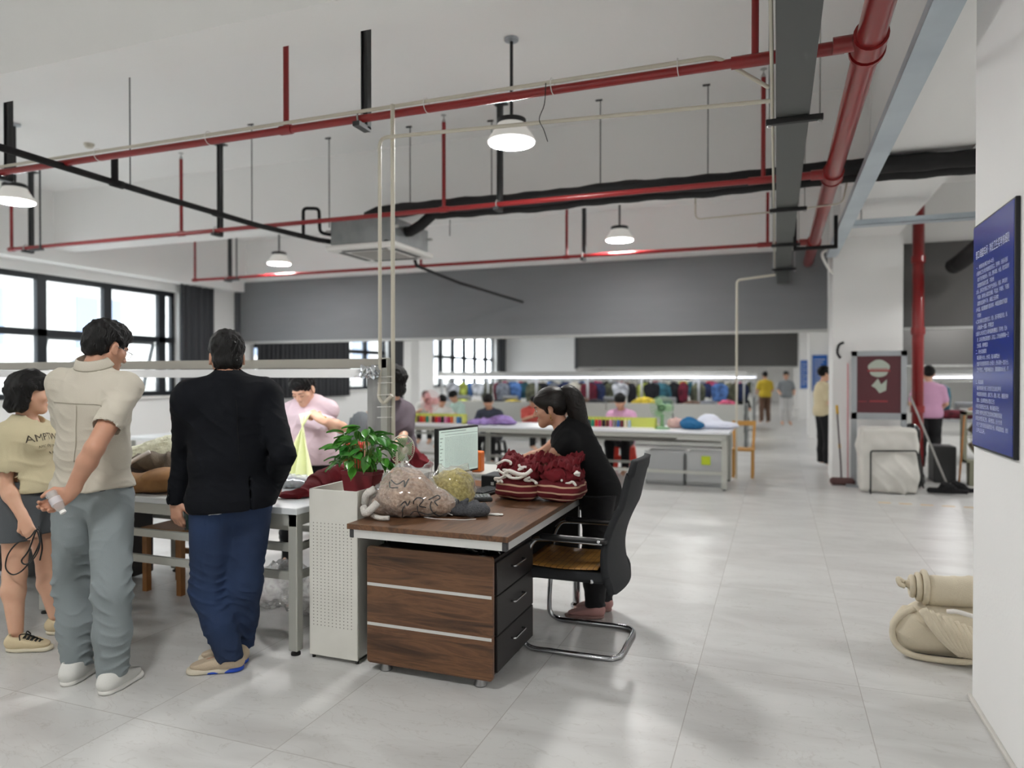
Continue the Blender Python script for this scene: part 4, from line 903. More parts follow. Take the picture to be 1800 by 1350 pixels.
for i, el in enumerate((elL, elR)):
    d = nz(V3(el) - b.sh[i]); e = b.sh[i] + (V3(el) - b.sh[i]) * .55; f.rc(b.sh[i], e, .066, .072, k=.05)
finish(f, b, .86, neck_drop=.01); f.disp = folds(.005, 34, b.A[2], 54); f.mesh(.008, 'tee', ptee, t); trousers(b, legs, blackt, t, .012, .08, .06, vox=.008, top=b.pel[2] + .04)
for l in legs: shoe(t, V3(l[1][0] + .07, l[1][1], 0), V3(l[1][0] - .2, l[1][1] + .03, 0), [M('black_leather2'), M('black_sole')], 1, .07)
# ---- the woman with the ponytail leaning on the desk
bd = M('black_dress_cloth', (12, 13, 15), .85, spec=.3)
b, t = standing('woman with a long ponytail in a black dress leaning over the desk on her elbows', at(1050, 864, 4.36), at(988, 748, 4.3), 196, .165, hw=.08)
hf = heading(196) * .96 - V3(0, 0, .26); hA = frame(np.cross(np.cross(hf, (0, 0, 1)), hf), np.cross(hf, (0, 0, 1))); hc = at(966, 716, 4.28)
b.sh = [b.sh[0] + b.A[1] * .02, b.sh[1] + b.A[1] * .02]
elL, wrL = at(968, 808, 4.13), at(925, 812, 4.1); elR, wrR = at(948, 800, 4.42), at(912, 808, 4.4)
legs = [(at(1046, 968, 4.28), at(1046, 1062, 4.3), atz(1008, 1082, 0)), (at(1062, 965, 4.42), at(1060, 1045, 4.45), atz(1020, 1065, 0))]
body = skin_body(b, hc, hA, [(elL, wrL), (elR, wrR)], legs, skin, t, .95, ar=(.042, .035, .024), w=.85, neck_r=.045, hands=[((wrL, V3(-1, -.1, -.1), V3(0, .6, -1), 1), dict(s=.9)), ((wrR, V3(-1, .1, -.1), V3(0, 0, -1), -1), dict(s=.9))])
eyes(hc, hA, body, .95); L = lambda x, y, z: hc + hA[0] * x + hA[1] * y + hA[2] * z
h = F(.02); h.el(L(0, -.02, .042), (.087, .108, .09), hA).el(L(0, -.05, -.02), (.07, .06, .06), hA, k=.03)
for q in (-1, 1): h.rc(L(.05 * q, .06, .06), L(.068 * q, -.03, .01), .03, .034, k=.03).rc(L(.07 * q, .022, .0), L(.069 * q, .02, -.07), .014, .004, k=.012)
h.cut(L(0, .09, .05), hA[1] * .8 - hA[2] * .6, .012)
for q in (-1, 1): h.el(L(.085 * q, -.004, -.018), (.028, .02, .03), hA, k=.006, mode='-')
h.cut(L(0, -.06, -.07), -hA[2] + hA[1] * .4, .01)
h.disp = folds(.0025, 170, hA[0] * .3 + hA[2], 3); h.mesh(.004, 'hair', hairb, t)
pt = smooth_path([L(0, -.1, .06), L(0, -.135, .06), L(0, -.16, .01), L(0, -.16, -.07), L(0, -.165, -.15), L(0, -.2, -.23)], 5)
h = F(.02)
for i in range(len(pt) - 1): r0 = .024 + .032 * math.sin(min(1, i / 24) * PI); h.rc(np.array(pt[i]), np.array(pt[i + 1]), r0, k=.02)
h.disp = folds(.004, 150, hA[0] + hA[1] * .8, 7); h.mesh(.004, 'ponytail', hairb, t)
MB().tube([L(.028 * math.cos(a), -.118, .062 + .028 * math.sin(a)) for a in np.linspace(0, 2 * PI, 17)[:-1]], .011, 8, closed=True).build('hair_tie', M('olive_scrunchie', (120, 104, 62), .8), t, 1)
MB().prism([(-.012, .0), (.012, .0), (.004, -.035)], -.001, .001, lambda p, q, s_: L(-.034 + s_, -.118 + p, .055 + q)).build('hair_clip', M('clip_white', (232, 232, 230), .3), t)
MB().lathe(L(-.082, .004, -.05), [(0, -.02), (.004, -.016), (.002, .0), (0, .012)], 10).lathe(L(-.082, .004, -.078), [(0, -.006), (.006, 0), (0, .006)], 10).build('earring', gold, t, 1)
f = garment(b, .02, .95, 1.05, bust=.8); f.rc(b.shc - b.A[1] * .04, b.pel - b.H[1] * .02, .11, .125, k=.06)
f.el(b.pel + V3(0, 0, -.03), (.15, .12, .15), b.H, k=.06)
for i, el in enumerate((elL, elR) if False else (elL, elR)):
    d = nz(V3(el) - b.sh[i]); e = b.sh[i] + (V3(el) - b.sh[i]) * .3; f.rc(b.sh[i], e, .06, .06, k=.05).rc(e + d * .045, e + d * .12, .05, .056, k=.004, mode='-')
finish(f, b, None, neck_drop=.01); f.cut((0, 0, .62), (0, 0, -1), .01); f.disp = folds(.004, 40, b.A[2], 64); f.mesh(.006, 'dress', bd, t)
trousers(b, legs, blackt, t, .016, .075, .062, top=b.pel[2] + .0)
ps = [M('dusty_pink_shoe', (176, 132, 128), .7), M('pink_sole', (150, 118, 112), .6)]
for l in legs: shoe(t, V3(l[1][0] + .06, l[1][1], 0), V3(l[1][0] - .18, l[1][1] - .06, 0), ps, .92, .06, 'slip_on', .02)
# ------------------------------------------------------------------ inspection table with its light frame
alup = M('table_profile', (176, 177, 170), .4, .25); ttop = M('table_top_white', (206, 210, 212), .35); foot_b = M('black_rubber', (24, 24, 25), .6)
led = M('led_strip', (240, 244, 255), .5, emit=8); refl = M('reflector_white', (206, 207, 208), .4)
t = thing('inspection_table', 'long white inspection table with aluminium legs between the visitors and the man in pink', 'table', (-4.6, 3.7, 0))
TX = -2.385
MB().box(-6.95, TX, 3.1, 4.25, .765, .80, bev=.004).build('tabletop', ttop, t)
MB().box(-6.9, TX - .02, 3.12, 3.165, .70, .765).box(-6.9, TX - .02, 4.17, 4.215, .70, .765).box(TX - .065, TX - .02, 3.12, 4.215, .70, .765).build('apron', alup, t)
for x in (TX - .045, -4.35, -6.85):
    for y in (3.15, 4.19):
        MB().box(x - .028, x + .028, y - .028, y + .028, .025, .765, bev=.004).build('leg', alup, t)
        MB().lathe((x, y, 0), [(0, 0), (.026, 0), (.026, .012), (.012, .014), (.012, .03), (0, .03)], 14).build('levelling_foot', foot_b, t, 40)
for z, y in ((.575, 3.16), (.42, 4.19), (.575, 4.19), (.42, 3.16)): MB().box(-6.85, TX - .06, y - .012, y + .012, z - .022, z + .022).build('rail', alup, t)
for z in (.575, .42): MB().box(TX - .06, TX - .035, 3.16, 4.19, z - .02, z + .02).build('rail', alup, t)
for x in (-2.462, -5.25, -6.8): MB().box(x - .024, x + .024, 4.12, 4.168, .80, 1.63, bev=.003).build('post', alup, t)
MB().box(-6.95, -2.44, 4.12, 4.165, 1.56, 1.625, bev=.003).build('top_rail', M('rail_warm_grey', (168, 165, 156), .45, .2), t)
MB().prism([(3.93, 1.497), (4.06, 1.556), (4.22, 1.556), (4.33, 1.497), (4.32, 1.497), (4.21, 1.546), (4.07, 1.546), (3.94, 1.497)], -6.9, -2.58, lambda p, q, x: (x, p, q)).build('lamp_reflector', refl, t)
for x0 in (-6.8, -5.4, -4.0): MB().tube([(x0, 4.14, 1.517), (x0 + 1.3, 4.14, 1.517)], .013, 10).build('tube_lamp', led, t, 1)
shm = M('brushed_sheet', (168, 170, 170), .28, .6, mix=((140, 142, 143), 3, 1.5, (6, 6, .6)))
MB().box(-2.6, -2.475, 4.138, 4.144, 1.06, 1.5).build('side_plate', shm, t)
MB().prism([(-2.6, .82), (-2.6, 1.03), (-2.48, 1.08), (-2.48, .82)], 4.13, 4.137, lambda p, q, y: (p, y, q)).build('side_plate', shm, t)
MB().bar((-2.603, 4.13, .82), (-2.603, 4.13, 1.03), .008).build('plate_edging', white, t)
for z in (1.02, 1.12, 1.23, 1.3, 1.38, 1.46, 1.5): MB().tube([(-2.5, 4.1, z), (-2.39, 4.11, z + .004)], .002, 5).build('cable_tie', white, t, 1)
f = F(.01); f.bx((-2.545, 4.09, 1.535), (.055, .05, .036), r=.012); f.disp = lumps(.012, 70, 4); o = f.mesh(.004, 'foil', M('crumpled_foil', (200, 204, 208), .16, .95), None, smooth=0); tag(o, 'crumpled silver foil wrapped around the end of the table lamp', 'foil')
l = bpy.data.lights.new('tube_light', 'AREA'); l.shape = 'RECTANGLE'; l.size = 4.0; l.size_y = .06; l.energy = 13; l.color = (.95, .97, 1)
o = bpy.data.objects.new('tube_light', l); COL.objects.link(o); o.location = (-4.7, 4.14, 1.495)
# ------------------------------------------------------------------ perforated cabinet with planter
def dots(name, base, px, pz, r, z0, z1, x0, x1, ax=0):
    m = M(name, base, .45, mix=((200, 199, 192), 5, .8)); nt = m.node_tree; N = nt.nodes; Lk = nt.links; b = N['Principled BSDF']
    g = N.new('ShaderNodeNewGeometry'); sp = N.new('ShaderNodeSeparateXYZ'); Lk.new(g.outputs['Position'], sp.inputs[0])
    def m_(op, a, c=0.0, d=None):
        n = N.new('ShaderNodeMath'); n.operation = op
        for i, x in enumerate((a, c)):
            if isinstance(x, (int, float)): n.inputs[i].default_value = x
            else: Lk.new(x, n.inputs[i])
        return n.outputs[0]
    X, Z = sp.outputs[ax], sp.outputs[2]
    fx = m_('MULTIPLY', m_('SUBTRACT', m_('FRACT', m_('DIVIDE', m_('ADD', X, 50), px)), .5), px); fz = m_('MULTIPLY', m_('SUBTRACT', m_('FRACT', m_('DIVIDE', Z, pz)), .5), pz)
    d = m_('SQRT', m_('ADD', m_('MULTIPLY', fx, fx), m_('MULTIPLY', fz, fz))); k = m_('LESS_THAN', d, r)
    for e in (m_('GREATER_THAN', Z, z0), m_('LESS_THAN', Z, z1), m_('GREATER_THAN', X, x0), m_('LESS_THAN', X, x1)): k = m_('MULTIPLY', k, e)
    src = b.inputs['Base Color'].links[0].from_socket; mx = N.new('ShaderNodeMix'); mx.data_type = 'RGBA'; Lk.new(k, mx.inputs[0]); Lk.new(src, mx.inputs[6]); mx.inputs[7].default_value = lin((60, 58, 54)); Lk.new(mx.outputs[2], b.inputs['Base Color'])
    return m
CX0, CX1, CY0, CY1 = -2.335, -2.035, 3.14, 3.95
cab = M('cabinet_cream_metal', (214, 213, 206), .45, mix=((206, 205, 197), 4, .8))
t = thing('perforated_cabinet', 'tall narrow cream metal cabinet with rows of small holes beside the desk', 'cabinet', ((CX0 + CX1) / 2, 3.5, 0))
MB().box(CX0, CX1, CY0, CY0 + .012, .02, .905, bev=.003).build('front_panel', dots('perforated_metal', (214, 213, 206), .0235, .0175, .0027, .17, .735, CX0 + .02, CX1 - .02), t)
MB().box(CX0, CX0 + .012, CY0 + .012, CY1, .02, .905).box(CX1 - .012, CX1, CY0 + .012, CY1, .02, .905).box(CX0, CX1, CY1 - .012, CY1, .02, .905).box(CX0, CX1, CY0 + .012, CY1, .02, .03).box(CX0 + .01, CX1 - .01, CY0 + .012, CY1 - .01, .83, .84).build('body', cab, t)
for a, b_ in ((CX0 + .01, CY0 + .02), (CX1 - .02, CY0 + .02), (CX1 - .02, CY1 - .03), (CX0 + .01, CY1 - .03)): MB().tube([(a + .005, b_, 0), (a + .005, b_, .022)], .009, 8).build('foot', foot_b, t, 40)
MB().tube(smooth_path([(CX0 + .06, 3.3, .845), (CX0 + .085, 3.34, .87), (CX0 + .1, 3.37, .905)]), .006, 8).build('hook', white, t, 1)
pcx, pcy = -2.145, 3.36; pm = M('maroon_planter', (112, 34, 42), .35)
t = thing('pothos_plant', 'leafy green pothos in a maroon rectangular planter on the cream cabinet', 'plant', (pcx, pcy, .9))
f = F(.004)
def pl(s_, z, m_): return [(pcx - .098 * s_, pcy - .055 * s_, z), (pcx + .098 * s_, pcy - .055 * s_, z), (pcx + .098 * s_, pcy + .055 * s_, z), (pcx - .098 * s_, pcy + .055 * s_, z)]
q = MB(); R_ = [(.86, .845), (.88, .87), (1.0, .965), (1.04, .968), (1.04, .985), (.97, .985), (.95, .95), (0.01, .95)]
vs = sum([pl(a, z, 0) for a, z in R_], []); q.add(vs, [(i * 4 + k, i * 4 + (k + 1) % 4, (i + 1) * 4 + (k + 1) % 4, (i + 1) * 4 + k) for i in range(len(R_) - 1) for k in range(4)] + [(0, 3, 2, 1)]); q.build('planter', pm, t)
MB().box(pcx - .09, pcx + .09, pcy - .05, pcy + .05, .95, .957).build('soil', M('soil', (46, 36, 28), .95, bump=(60, .8)), t)
leafm = M('pothos_leaf', (44, 112, 38), .32, mix=((86, 150, 52), 6, 1.6), spec=.6); stem = M('leaf_stem', (96, 132, 52), .5); rs = random.Random(11); lm = MB(); sm = MB()
for i in range(96):
    a = rs.random() * 2 * PI; rr = .02 + .125 * rs.random() ** .7; h = .1 + .17 * rs.random() - rr * .45
    p = Vector((pcx + math.cos(a) * rr * 1.2, pcy + math.sin(a) * rr * .8, .97 + max(.0, h))); base = Vector((pcx + math.cos(a) * .05, pcy + math.sin(a) * .03, .95))
    sm.tube(smooth_path([base, (base + p) / 2 + Vector((0, 0, .05)), p], 3), .0018, 4)
    L_ = .05 + .04 * rs.random(); W_ = L_ * .78; yaw = a + rs.uniform(-.8, .8); pit = rs.uniform(-.9, .35); R = Matrix.Rotation(yaw, 3, 'Z') @ Matrix.Rotation(-pit, 3, 'Y') @ Matrix.Rotation(rs.uniform(-.6, .6), 3, 'X')
    def lf(u, v):
        y = (v - .5) * 2; prof = (math.sin(min(1, u * 1.08 + .02) * PI) ** .62) * (1 - .45 * u); return p + R @ Vector((L_ * (u * 1.1 - .12 * (1 - abs(y)) * (u < .12)), y * W_ * .5 * prof, -.12 * L_ * y * y * -1 - .32 * L_ * u * u))
    lm.grid(lf, 8, 5)
lm.build('foliage', leafm, t, 1, recalc=False); sm.build('stems', stem, t, 1)
# small fan and bottle at the rear of the cabinet
fm = M('pale_fan_plastic', (214, 212, 196), .4)
t = thing('desk_fan', 'small cream desk fan with a wire guard behind the pothos plant', 'fan', (-2.13, 3.78, .84))
MB().lathe((-2.13, 3.78, .84), [(0, 0), (.05, 0), (.05, .012), (.012, .03), (.01, .15)], 18).build('stand', fm, t, 40)
m = MB(); Rf = Matrix.Rotation(1.1, 3, 'Z') @ Matrix.Rotation(PI / 2, 3, 'X'); fc = Vector((-2.13, 3.78, 1.06))
for k in range(36):
    a = k * PI / 18; m.tube([fc + Rf @ Vector((.02 * math.cos(a), .02 * math.sin(a), .03)), fc + Rf @ Vector((.075 * math.cos(a), .075 * math.sin(a), .02)), fc + Rf @ Vector((.088 * math.cos(a), .088 * math.sin(a), 0))], .0013, 4)
m.tube([fc + Rf @ Vector((.088 * math.cos(a), .088 * math.sin(a), 0)) for a in np.linspace(0, 2 * PI, 25)[:-1]], .003, 6, closed=True).lathe(fc, [(0, .032), (.022, .03), (.022, .024)], 14, Rf).build('guard', fm, t, 1)
m = MB()
for k in range(4): R_k = Rf @ Matrix.Rotation(k * PI / 2, 3, 'Z'); m.grid(lambda u, v: fc + R_k @ Vector((.015 + .055 * u, (v - .5) * .045 * (1 + u), .012 * (v - .5))), 4, 3)
m.build('blades', M('fan_blade_green', (110, 146, 96), .4), t, 1, solid=.002); MB().lathe(fc, [(.03, -.06), (.03, -.01), (0, -.008)], 14, Rf).build('motor', fm, t, 40)
t = tag(MB().lathe((-2.065, 3.6, .84), [(0, 0), (.018, 0), (.02, .01), (.016, .12), (.008, .17), (.004, .24), (0, .25)], 16).build('glue_bottle', M('cream_plastic', (216, 210, 190), .35), None, 1), 'slim cream nozzle bottle standing between the fan and the table post', 'bottle')
# ------------------------------------------------------------------ the desk and its drawer pedestal
def wood_mat(name, rot=(0, 0, 0), scale=(1, 9, 9)):
    m = M(name, (92, 66, 48), .36, spec=.45); nt = m.node_tree; N = nt.nodes; Lk = nt.links; b = N['Principled BSDF']
    tc = N.new('ShaderNodeTexCoord'); mp = N.new('ShaderNodeMapping'); mp.inputs['Scale'].default_value = scale; mp.inputs['Rotation'].default_value = rot; Lk.new(tc.outputs['Object'], mp.inputs[0])
    n = N.new('ShaderNodeTexNoise'); n.inputs['Scale'].default_value = 1.7; n.inputs['Detail'].default_value = 8; n.inputs['Roughness'].default_value = .62; n.inputs['Distortion'].default_value = 1.1; Lk.new(mp.outputs[0], n.inputs[0])
    r = N.new('ShaderNodeValToRGB'); e = r.color_ramp.elements; e[0].position = .28; e[0].color = lin((48, 34, 27)); e[1].position = .74; e[1].color = lin((132, 96, 66))
    for p_, c_ in ((.42, (80, 56, 40)), (.52, (110, 78, 54)), (.6, (88, 61, 44))): q = e.new(p_); q.color = lin(c_)
    Lk.new(n.outputs[0], r.inputs[0]); Lk.new(r.outputs[0], b.inputs['Base Color']); return m
woodf = wood_mat('walnut_front', scale=(.9, 5, 10)); woodt = wood_mat('walnut_top', scale=(8, 1.0, 5)); darkw = M('dark_panel', (30, 26, 26), .5); albr = M('brushed_aluminium', (206, 206, 204), .32, .4); chrome = M('chrome', (200, 202, 206), .12, 1)
DX0, DX1, DY0, DY1, DZ = -1.99, -1.135, 2.975, 4.55, .775
t = thing('desk', 'walnut-topped office desk with a white metal edge band covered in knitwear samples', 'desk', ((DX0 + DX1) / 2, 3.7, 0))
MB().box(DX0, DX1, DY0, DY1, DZ - .026, DZ, bev=.002).build('desktop', woodt, t)
i_ = .012; MB().box(DX0 + i_, DX1 - i_, DY0 + i_, DY0 + i_ + .02, DZ - .068, DZ - .026).box(DX1 - i_ - .02, DX1 - i_, DY0 + i_, DY1 - i_, DZ - .068, DZ - .026).box(DX0 + i_, DX0 + i_ + .02, DY0 + i_, DY1 - i_, DZ - .068, DZ - .026).box(DX0 + i_, DX1 - i_, DY1 - i_ - .02, DY1 - i_, DZ - .068, DZ - .026).build('edge_band', albr, t)
for x, y in ((DX1 - .022, DY0 + .022), (DX0 + .022, DY0 + .022)): MB().box(x - .013, x + .013, y - .013, y + .013, DZ - .07, DZ - .027, bev=.004).build('corner_cap', M('corner_grey', (60, 60, 62), .5), t)
for x, y in ((-1.885, 3.2), (-1.36, 3.2), (-1.885, 3.6), (-1.36, 3.6)): MB().lathe((x, y, .632), [(0, 0), (.008, 0), (.024, .075), (.024, .08)], 18).build('cone_support', chrome, t, 40)
MB().box(-1.96, -1.94, 3.25, 4.5, .25, .70).box(-1.95, -1.2, 4.42, 4.44, .3, .70).build('modesty_panel', darkw, t)
for x in (-1.9, -1.22): MB().tube([(x, 4.46, 0), (x, 4.46, .707)], .025, 14).lathe((x, 4.46, 0), [(0, 0), (.04, 0), (.04, .015), (.025, .03)], 16).build('leg', chrome, t, 40)
PX0, PX1, PY0 = -1.955, -1.262, 3.105
t = thing('drawer_pedestal', 'walnut-fronted pedestal with two pale metal strips and three black drawers under the desk', 'drawers', (-1.6, 3.4, 0))
def rrect(x0, x1, z0, z1, r, n=5):
    P = []
    for cx, cz, a0 in ((x1 - r, z1 - r, 0), (x0 + r, z1 - r, 90), (x0 + r, z0 + r, 180), (x1 - r, z0 + r, 270)):
        for k in range(n + 1): a = math.radians(a0 + 90 * k / n); P.append((cx + r * math.cos(a), cz + r * math.sin(a)))
    return P
MB().prism(rrect(PX0, PX1, .045, .64, .018), PY0, PY0 + .02, lambda p, q, y: (p, y, q)).build('front_panel', woodf, t)
for z in (.447, .245): MB().box(PX0 + .002, PX1 - .006, PY0 - .002, PY0 + .005, z - .0075, z + .0075).build('metal_strip', albr, t)
MB().box(PX0 + .01, PX1 - .01, PY0 + .02, 3.7, .06, .62).build('carcass', darkw, t)
for k, (z0, z1) in enumerate(((.445, .605), (.25, .44), (.07, .245))):
    d = MB().box(PX1 - .014, PX1 + .006, PY0 + .045, 3.68, z0, z1, bev=.003).build('drawer', darkw, t); z = (z0 + z1) / 2 + .02; x = PX1 + .006
    MB().tube(fillet([(x, 3.34, z), (x + .022, 3.34, z), (x + .022, 3.5, z), (x, 3.5, z)], .012), .0055, 8).build('handle', chrome, d, 1)
for x in (-1.87, -1.345):
    for y in (3.15, 3.62): MB().lathe((x, y, 0), [(0, 0), (.03, 0), (.033, .006), (.025, .03), (.02, .045), (.02, .06)], 20).build('foot', M('satin_steel', (128, 128, 128), .35, .9), t, 40)
pb = M('black_plastic_film', (16, 17, 20), .22, spec=.8)
f = F(.01); f.bx((-1.37, 3.33, .637), (.1, .12, .014), r=.012); f.disp = addf(lumps(.012, 60, 3), folds(.01, 60, (1, .3, .2), 4)); tag(f.mesh(.006, 'plastic_bag', pb), 'shiny black plastic bag lying on the drawer pedestal under the desk', 'bag')
# ------------------------------------------------------------------ cantilever chair
mesh_b = M('black_mesh_fabric', (34, 36, 39), .75, bump=(420, .4)); blkp = M('black_armrest', (24, 24, 26), .4)
def bamboo():
    m = M('bamboo_mat', (150, 112, 62), .4); nt = m.node_tree; N = nt.nodes; Lk = nt.links; tc = N.new('ShaderNodeTexCoord'); bt_ = N.new('ShaderNodeTexBrick'); Lk.new(tc.outputs['Object'], bt_.inputs[0])
    bt_.inputs['Scale'].default_value = 1; bt_.inputs['Brick Width'].default_value = .034; bt_.inputs['Row Height'].default_value = .019; bt_.inputs['Mortar Size'].default_value = .0016; bt_.offset = 0
    bt_.inputs['Color1'].default_value = lin((176, 130, 66)); bt_.inputs['Color2'].default_value = lin((146, 104, 52)); bt_.inputs['Mortar'].default_value = lin((52, 38, 24)); Lk.new(bt_.outputs[0], N['Principled BSDF'].inputs['Base Color']); return m
CYn, CYf = 3.65, 4.15
t = thing('office_chair', 'black mesh cantilever chair with chrome frame and bamboo seat mat beside the desk', 'chair', (-1.05, 3.9, 0))
near = [(-.86, CYn, .622), (-1.17, CYn, .622), (-1.245, CYn, .60), (-1.285, CYn, .5), (-1.30, CYn, .3), (-1.31, CYn, .12), (-1.30, CYn, .045), (-1.25, CYn, .016), (-1.15, CYn, .014), (-.86, CYn, .014), (-.80, CYn + .02, .014), (-.775, CYn + .08, .014), (-.775, 3.9, .014)]
far = [(x, CYf + CYn - y, z) for x, y, z in near[:-1]]
MB().tube(smooth_path(near + far[::-1], 5), .0145, 10).build('tube_frame', chrome, t, 1)
MB().tube([(-1.28, CYn, .41), (-1.28, CYf, .41)], .012, 8).tube([(-.92, CYn, .41), (-.92, CYf, .41)], .012, 8).build('seat_bearer', chrome, t, 1)
for y in (CYn, CYf):
    f = F(.01); f.rc((-1.19, y, .632), (-.85, y, .632), .021, .021, flat=(V3(0, 0, 1), .8)); a = f.mesh(.005, 'armrest', blkp, t)
    MB().lathe((-.875, y - (.022 if y < 4 else -.022), .632), [(0, .003), (.008, .002), (.009, 0)], 12, Matrix.Rotation(PI / 2 if y < 4 else -PI / 2, 3, 'X')).build('screw', chrome, a, 40)
f = F(.02); f.bx((-1.08, 3.9, .425), (.235, .245, .03), r=.028); f.rc((-1.3, 3.7, .42), (-1.3, 4.1, .42), .035, k=.04); f.mesh(.007, 'seat', mesh_b, t)
bm_ = bamboo(); o = MB().grid(lambda u, v: (-1.31 + .42 * u, 3.67 + .45 * v,   .476 - .012 * math.cos((u - .5) * 3) + .02 * (u < .06) * 0), 14, 8).build('seat_mat', bm_, t, 1, solid=.007)
def back(u, v):
    z = .34 + .72 * v; y = 3.9 + (u - .5) * .5 * (1 - .12 * v * v); x = -.82 - .05 * math.sin(min(1, v * 1.5) * PI) + .115 * v ** 1.7 + .03 * (1 - (2 * u - 1) ** 2); 
    k = max(0, abs(2 * u - 1) - .86) / .14; z -= (.05 * k * k) * (v > .9) - (.05 * k * k) * (v < .08); return (x, y, z)
MB().grid(back, 22, 30).build('backrest', mesh_b, t, 1, solid=.035, recalc=False)
# ------------------------------------------------------------------ things on the desk
black_p = M('black_plastic', (24, 25, 27), .4); s0 = V3(-1.93, 3.86, 0); dm = nz((.175, .985, 0)); nm = np.cross(dm, (0, 0, 1)); rzm = math.atan2(dm[1], dm[0])
t = thing('monitor', 'flat computer monitor showing a pale spreadsheet beside the yellow knit bag', 'monitor', (s0 + dm * .22))
def mbx(m, u0, u1, w0, w1, z0, z1, bev=0):
    c = s0 + dm * (u0 + u1) / 2 + nm * (w0 + w1) / 2; return m.box(c[0] - (u1 - u0) / 2, c[0] + (u1 - u0) / 2, c[1] - (w1 - w0) / 2, c[1] + (w1 - w0) / 2, z0, z1, bev=bev, R=Matrix(((dm[0], nm[0], 0), (dm[1], nm[1], 0), (0, 0, 1))))
mbx(MB(), 0, .45, -.03, .0, .885, 1.185, .004).build('housing', black_p, t)
scr = M('screen_glow', (188, 204, 196), .3, emit=.55)
o = mbx(MB(), .012, .438, .0, .002, .9, 1.172).build('screen', scr, t)
g = MB(); mbx(g, .07, .43, .0021, .0026, 1.14, 1.1425)
for k in range(26): mbx(g, .075 + k * .0138, .0762 + k * .0138, .0021, .0025, .91, 1.13)
for k in range(34): mbx(g, .07, .43, .0021, .0023, .912 + k * .0065, .9127 + k * .0065)
for k in range(9): mbx(g, .02, .05 - .01 * (k % 3), .0021, .0025, 1.12 - k * .022, 1.124 - k * .022)
mbx(g, .03, .3, .0021, .0025, 1.158, 1.162); g.build('spreadsheet', M('grid_ink', (120, 142, 134), .5, emit=.1), o)
mbx(MB(), .16, .3, -.05, -.01, .79, .95).build('stand', black_p, t); mbx(MB(), .08, .38, -.1, .1, .776, .79, .003).build('foot', black_p, t)
t = thing('terminal_box', 'small black computer box standing below the monitor', 'computer', (-1.7, 4.32, DZ)); MB().box(-1.79, -1.63, 4.2, 4.42, DZ, DZ + .09, bev=.006).build('case', black_p, t); MB().box(-1.72, -1.70, 4.198, 4.2, DZ + .03, DZ + .05).build('power_button', albr, t)
t = thing('keyboard', 'black computer keyboard below the monitor beside the striped sweaters', 'keyboard', (-1.72, 4.18, DZ)); Rk = Matrix.Rotation(-.12, 3, 'Z'); c0 = Vector((-1.69, 4.14, DZ))
def kb(m, x0, x1, y0, y1, z0, z1, bev=0, c0=c0, Rk=Rk):
    c = c0 + Rk @ Vector(((x0 + x1) / 2, (y0 + y1) / 2, 0)); return m.box(c.x - (x1 - x0) / 2, c.x + (x1 - x0) / 2, c.y - (y1 - y0) / 2, c.y + (y1 - y0) / 2, c0.z + z0, c0.z + z1, bev=bev, R=Rk)
kb(MB(), -.07, .07, -.22, .22, .002, .018, .004).build('base', black_p, t); m = MB()
for i in range(6):
    for j in range(20): kb(m, -.058 + i * .0195, -.042 + i * .0195, -.206 + j * .0208, -.189 + j * .0208, .018, .026, .002)
m.build('keys', M('key_grey', (46, 48, 52), .45), t)
t = thing('calculator', 'grey desk calculator with big keys lying before the keyboard', 'calculator', (-1.64, 3.85, DZ)); c1 = Vector((-1.635, 3.84, DZ)); R1 = Matrix.Rotation(.5, 3, 'Z'); K = dict(c0=c1, Rk=R1)
kb(MB(), -.06, .06, -.075, .075, .0, .022, .005, **K).build('case', M('calc_dark', (40, 42, 44), .4), t); kb(MB(), -.05, .05, .035, .064, .022, .0235, **K).build('display', M('calc_display', (122, 130, 120), .2), t); m = MB()
for i in range(5):
    for j in range(5): kb(m, -.052 + i * .0215, -.035 + i * .0215, -.066 + j * .019, -.052 + j * .019, .022, .028, .002, **K)
m.build('keys', M('calc_key', (120, 124, 126), .5), t)
def knit(name, c1, c2, sc=70, bs=.9): return M(name, c1, .95, mix=(c2, sc, 1.6), bump=(sc * 1.5, bs))
def film_mat(name, lo, hi, rough=.08):
    m = bpy.data.materials.new(name); m.use_nodes = True; N = m.node_tree.nodes; Lk = m.node_tree.links; N.remove(N['Principled BSDF']); out = N['Material Output']
    tr = N.new('ShaderNodeBsdfTransparent'); tr.inputs[0].default_value = (.97, .97, .97, 1); gl = N.new('ShaderNodeBsdfGlossy'); gl.inputs['Roughness'].default_value = rough; df = N.new('ShaderNodeBsdfTranslucent'); df.inputs[0].default_value = (.8, .8, .8, 1)
    dd = N.new('ShaderNodeBsdfDiffuse'); dd.inputs[0].default_value = (.75, .76, .77, 1); ms = N.new('ShaderNodeMixShader'); ms.inputs[0].default_value = .45; Lk.new(gl.outputs[0], ms.inputs[1]); Lk.new(dd.outputs[0], ms.inputs[2])
    lw = N.new('ShaderNodeLayerWeight'); lw.inputs[0].default_value = .35; mr = N.new('ShaderNodeMapRange'); mr.inputs[3].default_value = lo; mr.inputs[4].default_value = hi; Lk.new(lw.outputs['Facing'], mr.inputs[0])
    mx = N.new('ShaderNodeMixShader'); Lk.new(mr.outputs[0], mx.inputs[0]); Lk.new(tr.outputs[0], mx.inputs[1]); Lk.new(ms.outputs[0], mx.inputs[2]); Lk.new(mx.outputs[0], out.inputs[0]); return m
film = film_mat('clear_film', .07, .75)
bei = knit('beige_knit', (210, 184, 162), (164, 134, 114), 55); yel = knit('yellow_knit', (222, 208, 132), (170, 154, 82), 60); dgk = knit('dark_grey_knit', (86, 88, 92), (60, 61, 65), 160, .4)
bw = M('black_white_pattern', (206, 202, 188), .9, mix=((24, 24, 22), 26, 14))
inkm = M('marker_black', (26, 26, 28), .6)
